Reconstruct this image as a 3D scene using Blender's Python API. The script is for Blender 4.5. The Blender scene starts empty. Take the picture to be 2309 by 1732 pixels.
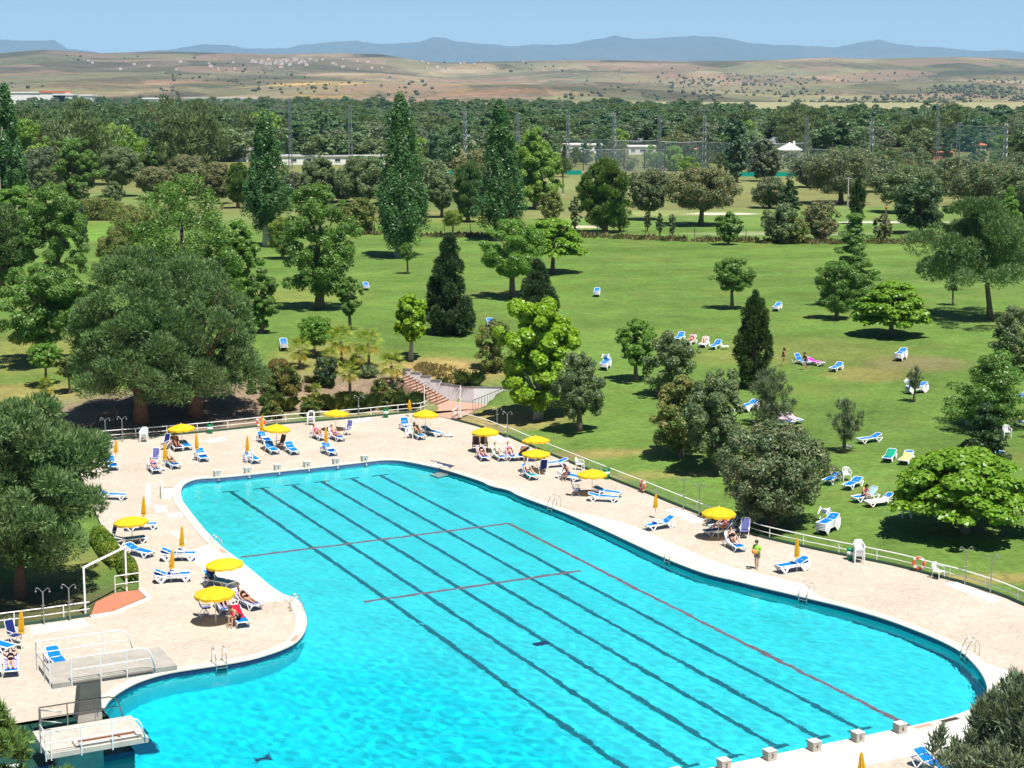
import bpy, math, random
import numpy as np
from mathutils import Vector, Matrix, geometry
RND = random.Random(7)
scene = bpy.context.scene
COL = scene.collection

# ------------------------------------------------------------------ camera
W0, H0, FPX, PITCH, CAMH = 2309.0, 1732.0, 3888.5, 0.169755, 26.0
cam_d = bpy.data.cameras.new('camera'); cam = bpy.data.objects.new('camera', cam_d); COL.objects.link(cam)
cam.location = (0, 0, CAMH); cam.rotation_euler = (math.pi / 2 - PITCH, 0, 0)
cam_d.sensor_fit = 'HORIZONTAL'; cam_d.sensor_width = 36.0; cam_d.lens = 36.0 * FPX / W0
cam_d.clip_start = 1.0; cam_d.clip_end = 90000.0
scene.camera = cam
# ------------------------------------------------------------------ sky, sun, exposure
SUN_EL = math.radians(67.0); SUN_H = Vector((0.52, -0.854)).normalized()
wd = bpy.data.worlds.new('World'); scene.world = wd; wd.use_nodes = True
nt = wd.node_tree; nt.nodes.clear()
sk = nt.nodes.new('ShaderNodeTexSky'); sk.sky_type = 'NISHITA'; sk.sun_disc = False
sk.sun_elevation = SUN_EL; sk.sun_rotation = math.atan2(SUN_H.x, SUN_H.y)
sk.altitude = 650; sk.air_density = 0.6; sk.dust_density = 0.0; sk.ozone_density = 4.5
bg = nt.nodes.new('ShaderNodeBackground'); bg.inputs['Strength'].default_value = 0.063
wo = nt.nodes.new('ShaderNodeOutputWorld')
nt.links.new(sk.outputs[0], bg.inputs['Color']); nt.links.new(bg.outputs[0], wo.inputs['Surface'])
sd = bpy.data.lights.new('sun', 'SUN'); sd.energy = 5.0; sd.angle = math.radians(0.53); sd.color = (1.0, 0.955, 0.88)
so = bpy.data.objects.new('sun', sd); COL.objects.link(so)
sdir = Vector((SUN_H.x * math.cos(SUN_EL), SUN_H.y * math.cos(SUN_EL), math.sin(SUN_EL)))
so.rotation_euler = sdir.to_track_quat('Z', 'Y').to_euler(); so.location = (0, 0, 200)
vs = scene.view_settings; vs.view_transform = 'Standard'; vs.look = 'None'; vs.gamma = 1.0
vs.use_curve_mapping = False; vs.exposure = 0.72
scene.render.engine = 'CYCLES'
cy = scene.cycles
cy.use_denoising = True; cy.max_bounces = 8; cy.diffuse_bounces = 3; cy.glossy_bounces = 3
cy.transmission_bounces = 6; cy.transparent_max_bounces = 12; cy.volume_bounces = 1
cy.sample_clamp_indirect = 5.0; cy.sample_clamp_direct = 30.0; cy.caustics_reflective = False; cy.caustics_refractive = True
sd.cycles.is_caustics_light = True      # sunlight refracted by the pool's ripples

HAZE_D = 3.4e-5
# ------------------------------------------------------------------ survey: photo pixel -> place on the ground
_c, _s = math.cos(PITCH), math.sin(PITCH)
def ray(px, py):
    X = (px - W0 / 2) / FPX; Y = -(py - H0 / 2) / FPX
    return X, _c + Y * _s, -_s + Y * _c
def un(px, py, z=0.0):
    dx, dy, dz = ray(px, py); t = (z - CAMH) / dz
    return dx * t, dy * t
def proj(x, y, z):
    d = y * _c - (z - CAMH) * _s; u = y * _s + (z - CAMH) * _c
    return W0 / 2 + FPX * x / d, H0 / 2 - FPX * u / d
REG = dict(A=(0, 850, 3.6867), B=(0, 1280, 3.670), C=(550, 850, 3.6867), D=(1050, 900, 3.6867), E=(1550, 1100, 2.910),
           F=(1500, 1350, 2.734), G=(1450, 700, 2.575), H=(550, 650, 2.4578), X=(0, 0, 0.95799),
           K1=(210, 930, 7.3733), K2=(540, 900, 7.3733), K3=(880, 900, 7.3733), K4=(1140, 960, 7.3733),
           K5=(210, 1140, 7.3733), K6=(400, 1240, 7.3733), K7=(1550, 1120, 7.3733), K8=(1820, 1020, 7.3733),
           M1=(1500, 720, 5.53), M2=(1900, 740, 5.404), M3=(0, 1380, 4.7125), M4=(0, 1230, 6.144), M5=(780, 800, 4.608),
           M6=(560, 730, 5.53), M7=(1900, 1180, 5.404), M8=(400, 980, 4.424))
def nat(r, u, v):
    x, y, s = REG[r]; return x + u / s, y + v / s
def U(r, u, v, z=0.0):
    return un(*nat(r, u, v), z)

# pool axes: lanes numbered along POOL_A, lengthwise along POOL_B (towards the camera)
YAW = 0.467935
PO = np.array([-19.884, 114.078]); PA = np.array([math.cos(YAW), math.sin(YAW)]); PB = np.array([math.sin(YAW), -math.cos(YAW)])
LANE = 2.15
D_ = W0 / 2212.0
def pool_xy(lane, b):
    q = PO + PA * LANE * (lane - 1) + PB * b; return float(q[0]), float(q[1])

# ------------------------------------------------------------------ object helpers
def tag(o, label=None, cat=None, group=None, kind=None):
    if label: o['label'] = label
    if cat: o['category'] = cat
    if group: o['group'] = group
    if kind: o['kind'] = kind
    return o
def empty(name, loc=(0, 0, 0), rz=0.0):
    o = bpy.data.objects.new(name, None); COL.objects.link(o); o.location = loc; o.rotation_euler = (0, 0, rz)
    o.empty_display_size = 0.3
    return o
def link(name, me, parent=None):
    o = bpy.data.objects.new(name, me); COL.objects.link(o)
    if parent is not None: o.parent = parent
    return o
KIDS = {}
def copy_tree(o, parent=None):
    c = o.copy(); COL.objects.link(c)
    if parent is not None: c.parent = parent
    for ch in o.children: copy_tree(ch, c)
    return c
def mesh_np(name, v, f, mat, smooth=False):
    """v (n,3) array, f (m,k) int array of equal-sided faces"""
    v = np.ascontiguousarray(v, dtype=np.float32); f = np.ascontiguousarray(f, dtype=np.int32)
    me = bpy.data.meshes.new(name); k = f.shape[1]; m = f.shape[0]
    me.vertices.add(len(v)); me.vertices.foreach_set('co', v.ravel())
    me.loops.add(m * k); me.loops.foreach_set('vertex_index', f.ravel())
    me.polygons.add(m); me.polygons.foreach_set('loop_start', np.arange(0, m * k, k, dtype=np.int32))
    try: me.polygons.foreach_set('loop_total', np.full(m, k, dtype=np.int32))
    except Exception: pass
    if smooth: me.polygons.foreach_set('use_smooth', np.ones(m, dtype=bool))
    me.update(calc_edges=True)
    if mat: me.materials.append(mat)
    return me
class MB:
    def __init__(s): s.v = []; s.f = []
    def add(s, vs, fs):
        n = len(s.v); s.v += [tuple(p) for p in vs]; s.f += [tuple(i + n for i in q) for q in fs]; return s
    def box(s, cx, cy, cz, sx, sy, sz, rz=0.0):
        c, q = math.cos(rz), math.sin(rz); vs = []
        for dz in (-.5, .5):
            for dx, dy in ((-.5, -.5), (.5, -.5), (.5, .5), (-.5, .5)):
                x, y = dx * sx, dy * sy; vs.append((cx + x * c - y * q, cy + x * q + y * c, cz + dz * sz))
        return s.add(vs, [(3, 2, 1, 0), (4, 5, 6, 7), (0, 1, 5, 4), (1, 2, 6, 5), (2, 3, 7, 6), (3, 0, 4, 7)])
    def prism(s, poly, z0, z1):
        n = len(poly); a = sum(poly[i][0] * poly[(i + 1) % n][1] - poly[(i + 1) % n][0] * poly[i][1] for i in range(n))
        if a < 0: poly = poly[::-1]
        z0s = z0 if hasattr(z0, '__len__') else [z0] * n; z1s = z1 if hasattr(z1, '__len__') else [z1] * n
        vs = [(p[0], p[1], z) for p, z in zip(poly, z0s)] + [(p[0], p[1], z) for p, z in zip(poly, z1s)]
        return s.add(vs, [tuple(range(n - 1, -1, -1)), tuple(range(n, 2 * n))] + [(i, (i + 1) % n, (i + 1) % n + n, i + n) for i in range(n)])
    def tube(s, pts, r, n=6, closed=False, flat=1.0):
        pts = [Vector(p) for p in pts]; m = len(pts); rs = r if hasattr(r, '__len__') else [r] * m
        vs = []; prev = None
        for i, p in enumerate(pts):
            if closed: t = pts[(i + 1) % m] - pts[i - 1]
            else: t = pts[min(i + 1, m - 1)] - pts[max(i - 1, 0)]
            t = t.normalized() if t.length > 1e-9 else Vector((0, 0, 1))
            if prev is None:
                up = Vector((0, 0, 1)) if abs(t.z) < .95 else Vector((1, 0, 0)); a = t.cross(up).normalized()
            else:
                a = prev - t * prev.dot(t); a = a.normalized() if a.length > 1e-6 else t.orthogonal().normalized()
            prev = a; b = t.cross(a)
            for k in range(n):
                an = 2 * math.pi * k / n; vs.append(p + (a * math.cos(an) + b * math.sin(an) * flat) * rs[i])
        fs = []
        for i in range(m if closed else m - 1):
            j = (i + 1) % m
            for k in range(n): fs.append((i * n + k, i * n + (k + 1) % n, j * n + (k + 1) % n, j * n + k))
        if not closed: fs += [tuple(range(n - 1, -1, -1)), tuple((m - 1) * n + k for k in range(n))]
        return s.add(vs, fs)
    def lathe(s, prof, n=12, c=(0, 0, 0), wob=None):
        vs = []; m = len(prof)
        for i, (r, z) in enumerate(prof):
            for k in range(n):
                a = 2 * math.pi * k / n; rr = r * (wob(i, k) if wob else 1.0); vs.append((c[0] + rr * math.cos(a), c[1] + rr * math.sin(a), c[2] + z))
        fs = [(i * n + k, i * n + (k + 1) % n, (i + 1) * n + (k + 1) % n, (i + 1) * n + k) for i in range(m - 1) for k in range(n)]
        return s.add(vs, fs)
    def ell(s, c, r, nu=10, nv=6):
        vs = [(c[0], c[1], c[2] - r[2])]
        for i in range(1, nv):
            p = math.pi * i / nv
            for k in range(nu):
                a = 2 * math.pi * k / nu; vs.append((c[0] + r[0] * math.sin(p) * math.cos(a), c[1] + r[1] * math.sin(p) * math.sin(a), c[2] - r[2] * math.cos(p)))
        vs.append((c[0], c[1], c[2] + r[2])); fs = []
        for k in range(nu):
            fs.append((0, 1 + (k + 1) % nu, 1 + k)); fs.append((len(vs) - 1, 1 + (nv - 2) * nu + k, 1 + (nv - 2) * nu + (k + 1) % nu))
        for i in range(nv - 2):
            for k in range(nu): fs.append((1 + i * nu + k, 1 + i * nu + (k + 1) % nu, 1 + (i + 1) * nu + (k + 1) % nu, 1 + (i + 1) * nu + k))
        return s.add(vs, fs)
    def torus(s, c, R, r, n=20, m=8, axis='z', a0=0.0, a1=2 * math.pi):
        full = abs(a1 - a0 - 2 * math.pi) < 1e-6; pts = []
        k = n if full else n + 1
        for i in range(k):
            a = a0 + (a1 - a0) * i / n
            d = (math.cos(a) * R, math.sin(a) * R)
            pts.append((c[0] + d[0], c[1] + d[1], c[2]) if axis == 'z' else (c[0] + d[0], c[1], c[2] + d[1]))
        return s.tube(pts, r, m, closed=full)
    def mesh(s, name, mat, smooth=False):
        me = bpy.data.meshes.new(name); me.from_pydata(s.v, [], s.f); me.update()
        if mat: me.materials.append(mat)
        if smooth: me.polygons.foreach_set('use_smooth', [True] * len(me.polygons))
        return me
    def build(s, name, mat, parent=None, smooth=False):
        return link(name, s.mesh(name, mat, smooth), parent)

# ------------------------------------------------------------------ materials
MATS = {}
def newmat(name):
    m = bpy.data.materials.new(name); m.use_nodes = True; m.node_tree.nodes.clear(); MATS[name] = m
    return m, m.node_tree.nodes, m.node_tree.links
def L(c, k=1.0): return (c[0] * k, c[1] * k, c[2] * k, 1.0)
def plain(name, col, rough=.6, var=.12, scale=6.0, metal=0.0, spec=.4, bump=0.0, bscale=40.0, sheen=0.0):
    m, n, l = newmat(name); out = n.new('ShaderNodeOutputMaterial'); p = n.new('ShaderNodeBsdfPrincipled')
    tc = n.new('ShaderNodeTexCoord'); nz = n.new('ShaderNodeTexNoise'); nz.inputs['Scale'].default_value = scale; nz.inputs['Detail'].default_value = 4
    mx = n.new('ShaderNodeMix'); mx.data_type = 'RGBA'
    l.new(tc.outputs['Object'], nz.inputs['Vector']); l.new(nz.outputs['Fac'], mx.inputs['Factor'])
    mx.inputs[6].default_value = L(col, 1 - var); mx.inputs[7].default_value = L([min(1, c) for c in col], 1 + var)
    l.new(mx.outputs[2], p.inputs['Base Color']); p.inputs['Roughness'].default_value = rough; p.inputs['Metallic'].default_value = metal
    p.inputs['Specular IOR Level'].default_value = spec
    if bump:
        n2 = n.new('ShaderNodeTexNoise'); n2.inputs['Scale'].default_value = bscale; n2.inputs['Detail'].default_value = 3
        b = n.new('ShaderNodeBump'); b.inputs['Strength'].default_value = bump; b.inputs['Distance'].default_value = .02
        l.new(tc.outputs['Object'], n2.inputs['Vector']); l.new(n2.outputs['Fac'], b.inputs['Height']); l.new(b.outputs[0], p.inputs['Normal'])
    l.new(p.outputs[0], out.inputs['Surface']); return m
def cloth(name, col, col2=None, stripe=0.0, trans=.25):
    """woven fabric; stripe > 0 gives a two-colour striped weave along the object's y"""
    m, n, l = newmat(name); out = n.new('ShaderNodeOutputMaterial'); d = n.new('ShaderNodeBsdfDiffuse'); t = n.new('ShaderNodeBsdfTranslucent'); mx = n.new('ShaderNodeMixShader')
    tc = n.new('ShaderNodeTexCoord'); nz = n.new('ShaderNodeTexNoise'); nz.inputs['Scale'].default_value = 5; l.new(tc.outputs['Object'], nz.inputs['Vector'])
    c = n.new('ShaderNodeMix'); c.data_type = 'RGBA'; l.new(nz.outputs['Fac'], c.inputs['Factor'])
    c.inputs[6].default_value = L(col, .86); c.inputs[7].default_value = L(col, 1.12); o = c.outputs[2]
    if stripe:
        w = n.new('ShaderNodeTexWave'); w.inputs['Scale'].default_value = stripe; w.inputs['Distortion'].default_value = 1.5; w.bands_direction = 'DIAGONAL'
        l.new(tc.outputs['Object'], w.inputs['Vector']); r = n.new('ShaderNodeMath'); r.operation = 'GREATER_THAN'; r.inputs[1].default_value = .5
        l.new(w.outputs['Fac'], r.inputs[0]); c2 = n.new('ShaderNodeMix'); c2.data_type = 'RGBA'; l.new(r.outputs[0], c2.inputs['Factor'])
        l.new(o, c2.inputs[6]); c2.inputs[7].default_value = L(col2); o = c2.outputs[2]
    l.new(o, d.inputs['Color']); l.new(o, t.inputs['Color']); mx.inputs[0].default_value = trans
    l.new(d.outputs[0], mx.inputs[1]); l.new(t.outputs[0], mx.inputs[2]); l.new(mx.outputs[0], out.inputs['Surface']); return m
def leafmat(name, c1, c2, c3=None, rough=.45, trans=.28, tip=None, tipz=(0, 1), clump=.9):
    """leaves: every leaf its own shade between c1 and c2, larger patches towards c3; tip: young growth colour above a height of the crown"""
    m, n, l = newmat(name); out = n.new('ShaderNodeOutputMaterial'); g = n.new('ShaderNodeNewGeometry'); tc = n.new('ShaderNodeTexCoord')
    a = n.new('ShaderNodeMix'); a.data_type = 'RGBA'; a.inputs[6].default_value = L(c1); a.inputs[7].default_value = L(c2); l.new(g.outputs['Random Per Island'], a.inputs['Factor'])
    o = a.outputs[2]
    nz = n.new('ShaderNodeTexNoise'); nz.inputs['Scale'].default_value = clump; nz.inputs['Detail'].default_value = 3; l.new(tc.outputs['Object'], nz.inputs['Vector'])
    if c3:
        mr = n.new('ShaderNodeMapRange'); mr.inputs[1].default_value = .45; mr.inputs[2].default_value = .68; l.new(nz.outputs['Fac'], mr.inputs[0])
        b = n.new('ShaderNodeMix'); b.data_type = 'RGBA'; l.new(mr.outputs[0], b.inputs['Factor']); l.new(o, b.inputs[6]); b.inputs[7].default_value = L(c3); o = b.outputs[2]
    if tip:
        sx = n.new('ShaderNodeSeparateXYZ'); l.new(tc.outputs['Generated'], sx.inputs[0])
        ad = n.new('ShaderNodeMath'); ad.operation = 'ADD'; ad.inputs[1].default_value = -.2; l.new(sx.outputs[2], ad.inputs[0])
        m1 = n.new('ShaderNodeMath'); m1.operation = 'MULTIPLY'; l.new(ad.outputs[0], m1.inputs[0]); l.new(nz.outputs['Fac'], m1.inputs[1])
        mr = n.new('ShaderNodeMapRange'); mr.inputs[1].default_value = tipz[0]; mr.inputs[2].default_value = tipz[1]; l.new(m1.outputs[0], mr.inputs[0])
        m2 = n.new('ShaderNodeMath'); m2.operation = 'GREATER_THAN'; l.new(mr.outputs[0], m2.inputs[0]); l.new(g.outputs['Random Per Island'], m2.inputs[1])
        b = n.new('ShaderNodeMix'); b.data_type = 'RGBA'; l.new(m2.outputs[0], b.inputs['Factor']); l.new(o, b.inputs[6]); b.inputs[7].default_value = L(tip); o = b.outputs[2]
    p = n.new('ShaderNodeBsdfPrincipled'); p.inputs['Roughness'].default_value = rough; p.inputs['Specular IOR Level'].default_value = .35; l.new(o, p.inputs['Base Color'])
    t = n.new('ShaderNodeBsdfTranslucent'); hs = n.new('ShaderNodeHueSaturation'); hs.inputs['Saturation'].default_value = 1.15; hs.inputs['Value'].default_value = 1.5; hs.inputs['Hue'].default_value = .49
    l.new(o, hs.inputs['Color']); l.new(hs.outputs[0], t.inputs['Color'])
    mx = n.new('ShaderNodeMixShader'); mx.inputs[0].default_value = trans; l.new(p.outputs[0], mx.inputs[1]); l.new(t.outputs[0], mx.inputs[2]); l.new(mx.outputs[0], out.inputs['Surface']); return m

WHITE = plain('white_paint', (.78, .78, .77), .45, .05, 3)
PLASTIC = plain('white_plastic', (.80, .81, .82), .35, .03, 3)
STEEL = plain('stainless_steel', (.62, .62, .60), .28, .05, 5, metal=.9)
GALV = plain('galvanised_tube', (.30, .31, .30), .4, .1, 5, metal=.6)
CONC = plain('weathered_concrete', (.33, .31, .27), .85, .3, 1.7, bump=.25, bscale=9)
CONCL = plain('pale_concrete', (.52, .50, .45), .8, .14, 1.6, bump=.15, bscale=14)
BLUE = cloth('blue_sling', (.012, .19, .62), trans=.2)
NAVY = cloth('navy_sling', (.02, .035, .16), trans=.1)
YELLOW = cloth('yellow_canvas', (.76, .52, .03), trans=.28)
ORANGE = cloth('folded_yellow_canvas', (.74, .42, .03), trans=.2)
KHAKI = cloth('brown_sling', (.10, .07, .07), trans=.1)
PURPLE = cloth('violet_sling', (.16, .17, .42), trans=.2)
BARK = plain('grey_bark', (.16, .125, .095), .9, .3, 5, bump=.5, bscale=12)
BARKR = plain('pine_bark', (.20, .10, .06), .9, .35, 4, bump=.5, bscale=10)
BARKL = plain('pale_bark', (.42, .39, .33), .85, .25, 5, bump=.3, bscale=10)
GREENP = plain('dark_green_paint', (.012, .055, .04), .5, .3, .8)
GREENK = plain('green_kerb_paint', (.03, .075, .05), .7, .25, 1.5)
BIN = plain('green_bin_plastic', (.01, .22, .09), .4, .1, 4)
RED = plain('red_plastic', (.75, .10, .03), .45, .08, 4)
BLACKM = plain('dark_brown_metal', (.05, .035, .03), .5, .15, 5)
# ------------------------------------------------------------------ terrain heights (levelled from the photo)
CT = []   # x, y, z
def ctl(r, u, v, z): x, y = U(r, u, v, z); CT.append((x, y, z))
for a in [('A', 830, 535), ('A', 1600, 475), ('C', 258, 400), ('C', 915, 345), ('C', 1313, 305), ('C', 1740, 355), ('C', 2100, 460), ('D', 488, 370), ('D', 868, 525),
          ('D', 1288, 690), ('D', 1752, 880), ('E', 467, 320), ('E', 936, 425), ('E', 1425, 525), ('E', 1935, 665), ('E', 2209, 770), ('A', 860, 1380), ('B', 740, 400), ('B', 0, 515),
          ('M4', 400, 600), ('M4', 300, 830), ('M4', 1000, 250)]: ctl(*a, -0.03)
for a in [('M5', 600, 170, 2.0), ('M5', 700, 60, 2.3), ('M6', 1250, 900, .5), ('M6', 700, 840, 1.2), ('M6', 400, 850, 1.1), ('M6', 350, 420, 2.6), ('M6', 1200, 480, 2.2), ('M5', 1400, 100, 2.1), ('M5', 1700, 330, 1.1),
          ('X', 300, 905, .7), ('X', 420, 892, .7), ('X', 100, 850, 1.2), ('X', 0, 800, 1.7), ('X', 100, 650, 2.8), ('X', 450, 620, 2.8), ('X', 650, 660, 2.8), ('X', 900, 700, 2.6), ('X', 1050, 620, 2.8),
          ('X', 1300, 640, 2.5), ('X', 1300, 820, 1.2), ('X', 1250, 940, .5), ('X', 1500, 760, 1.7), ('X', 1700, 800, 1.6), ('X', 1600, 960, .6), ('X', 1900, 720, 2.2), ('X', 2150, 700, 2.4), ('X', 2100, 990, .9),
          ('X', 2212, 880, 1.4), ('X', 1800, 1130, .2), ('X', 2100, 1160, .3), ('X', 800, 530, 3.4), ('X', 1500, 530, 3.4), ('X', 2200, 530, 3.4), ('X', 200, 520, 3.4), ('X', 1500, 470, 3.5), ('X', 300, 470, 3.5), ('X', 2200, 470, 3.5)]: ctl(*a)
CT += [(-90, 90, 0), (80, 70, 0), (-70, 40, -.1), (70, 30, -.1), (-130, 160, 2.6), (120, 160, 2.2), (-160, 300, 3.4), (180, 300, 3.4), (-120, 380, 3.5), (120, 380, 3.5), (0, 10, -.2)]
_C = np.array(CT); _n = len(_C)
def _tp(d2): return np.where(d2 > 1e-9, d2 * np.log(np.maximum(d2, 1e-9)), 0.0)
_A = np.zeros((_n + 3, _n + 3)); _d = ((_C[:, None, :2] - _C[None, :, :2]) ** 2).sum(2) / 1e4
_A[:_n, :_n] = _tp(_d) + np.eye(_n) * .004; _A[:_n, _n] = 1; _A[:_n, _n + 1:] = _C[:, :2] / 100; _A[_n, :_n] = 1; _A[_n + 1:, :_n] = _C[:, :2].T / 100
_w = np.linalg.solve(_A, np.concatenate([_C[:, 2], np.zeros(3)]))
def tz(x, y):
    x = np.asarray(x, float); y = np.asarray(y, float); sh = x.shape; x = x.ravel(); y = y.ravel()
    xc = np.clip(x, -150, 150); yc = np.clip(y, 10, 380)
    z = np.zeros(len(xc))
    for i in range(0, len(xc), 20000):
        sl = slice(i, i + 20000); d = ((xc[sl, None] - _C[None, :, 0]) ** 2 + (yc[sl, None] - _C[None, :, 1]) ** 2) / 1e4
        z[sl] = _tp(d) @ _w[:_n] + _w[_n] + xc[sl] / 100 * _w[_n + 1] + yc[sl] / 100 * _w[_n + 2]
    z = np.clip(z, -.35, 4.0); t = np.clip((np.hypot(x, y) - 300) / 80, 0, 1); z = z * (1 - t) + 3.5 * t
    return z.reshape(sh)
def g1(x, y): return float(tz(np.array([x]), np.array([y]))[0])
def ground(px, py):
    """place on the ground seen at a photo pixel"""
    z = 1.5
    for _ in range(14):
        x, y = un(px, py, z); z = .5 * z + .5 * g1(x, y)
    return x, y, g1(x, y)
def GP(r, u, v): return ground(*nat(r, u, v))

# ------------------------------------------------------------------ plan outlines
def inside(poly, x, y):
    x = np.asarray(x); y = np.asarray(y); r = np.zeros(x.shape, bool); n = len(poly); j = n - 1
    for i in range(n):
        xi, yi = poly[i]; xj, yj = poly[j]
        c = ((yi > y) != (yj > y)) & (x < (xj - xi) * (y - yi) / ((yj - yi) if abs(yj - yi) > 1e-12 else 1e-12) + xi); r ^= c; j = i
    return r
def resample(pts, step):
    pts = [np.array(p, float) for p in pts]; out = [pts[0]]
    for a, b in zip(pts[:-1], pts[1:]):
        d = np.linalg.norm(b - a); k = max(1, int(round(d / step)))
        for i in range(1, k + 1): out.append(a + (b - a) * i / k)
    return out
def smooth_line(pts, step=.5, it=2):
    p = [np.array(q, float) for q in pts]
    for _ in range(it):
        q = [p[0]]
        for a, b in zip(p[:-1], p[1:]): q += [a * .75 + b * .25, a * .25 + b * .75]
        q.append(p[-1]); p = q
    return [tuple(a) for a in resample(p, step)]

FARRAIL = smooth_line([U('A', 600, 560), U('A', 830, 532), U('A', 1325, 495), U('A', 1880, 445), U('C', 258, 398), U('C', 657, 366), U('C', 915, 345), U('C', 1043, 333), U('C', 1313, 305), U('C', 1470, 292)], 1.0, 2)
RIGHTRAIL = smooth_line([U('C', 1730, 356), U('C', 1857, 388), U('C', 1975, 420), U('C', 2090, 460), U('C', 2195, 510), U('D', 310, 292), U('D', 488, 372), U('D', 672, 450), U('D', 868, 530), U('D', 1072, 612), U('D', 1288, 698),
                         U('D', 1513, 785), U('D', 1752, 885), U('E', 300, 262), U('E', 467, 322), U('E', 612, 357), U('E', 770, 392), U('E', 936, 427), U('E', 1250, 490), U('E', 1425, 528), U('E', 1605, 577), U('E', 1775, 618), U('E', 1935, 668), U('E', 2095, 722), U('E', 2209, 775), U('E', 2500, 890)], 1.0, 2)
LEFTEDGE = [U('B', -900, 640), U('B', 0, 505), U('B', 395, 452), U('B', 748, 405), U('B', 940, 375), U('B', 1228, 262), U('B', 1160, 190), U('A', 1150, 1600), U('A', 1010, 1480), U('A', 905, 1360), U('A', 850, 1250), U('A', 700, 900)]
DECK = FARRAIL + RIGHTRAIL + [(42, 70), (48, 30), (-40, 24), (-52, 50)] + LEFTEDGE

# pool edge, clockwise from the far left corner; drawn at the inner edge of the coping
_far = [U('A', 1500, 1000), U('A', 1498, 950), U('A', 1512, 908), U('A', 1560, 872), U('A', 1650, 845), pool_xy(1.0, .05), pool_xy(2.5, .05), pool_xy(4, .05), pool_xy(6.0, -.1), U('C', 1150, 690), U('C', 1290, 694), U('C', 1400, 712), U('C', 1500, 733), U('C', 1620, 758)]
_right = [U('C', 1720, 787), U('C', 1850, 827), U('C', 2000, 877), U('D', 200, 722), U('C', 2212, 942), U('D', 430, 800), U('D', 650, 880), U('D', 800, 935), U('D', 1000, 1020), U('D', 1200, 1110), U('D', 1400, 1205), U('D', 1640, 1315), U('D', 1750, 1362), U('D', 1900, 1420), U('D', 2050, 1468),
          U('E', 300, 607), U('E', 450, 645), U('E', 650, 692), U('E', 830, 735), U('E', 1000, 775), U('E', 1150, 817), U('E', 1300, 862), U('E', 1450, 917), U('E', 1600, 977), U('E', 1700, 1022), U('E', 1810, 1082), U('E', 1895, 1165), U('E', 1950, 1240), U('E', 1978, 1310), U('E', 1968, 1370), U('E', 1930, 1420), U('E', 1850, 1468), U('E', 1700, 1518)]
_near = [pool_xy(6.6, 57.7), pool_xy(4, 57.7), pool_xy(1, 57.7), pool_xy(-4, 57.7)]
# diving end: the green plinth under the platform
Q1 = np.array(un(*nat('M3', 1432, 1525), -.2)); NB = -PB
Q2 = Q1 + NB * 5.2
Q0 = Q1 - PA * 9.0; Q3 = Q2 - PA * 9.0
_left = [U('X', 222, 1533), U('X', 235, 1512), U('X', 262, 1492), U('X', 300, 1472), U('X', 360, 1454), U('X', 440, 1442), U('X', 500, 1433), U('X', 560, 1421), U('X', 630, 1396), U('X', 655, 1372), U('X', 662, 1345), U('X', 656, 1320), U('X', 640, 1292),
         U('K6', 1700, 750), U('K6', 1170, 300), U('K6', 900, 85), U('A', 1850, 1430), U('A', 1730, 1312), U('A', 1640, 1205), U('A', 1560, 1102), U('A', 1515, 1040)]
far_s = smooth_line(_far, .5); right_s = smooth_line(_right, .5); left_s = smooth_line(_left, .4)
notchA, notchB = np.array(far_s[-1]), np.array(right_s[0])
_out = np.array([PA[0], PA[1]])      # stair recess pushes outwards from the pool here
NOTCH = []; TRENCH = [U('K3', 655, 1010), U('K3', 1078, 1106), U('K3', 985, 1152), U('K3', 800, 1105)]
NEARCORNER = [pool_xy(-7.5, 57.7), (float(Q0[0]), float(Q0[1]))]
plinth_edge = [(float(Q1[0]), float(Q1[1])), (float(Q2[0]), float(Q2[1]))]
POOL = far_s + NOTCH + right_s + smooth_line(_near, 1.0, 1) + NEARCORNER + plinth_edge + left_s
POOLA = np.array(POOL)
DECKCUT = [tuple(Q0), tuple(Q1), tuple(Q2), tuple(Q3)]

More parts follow.
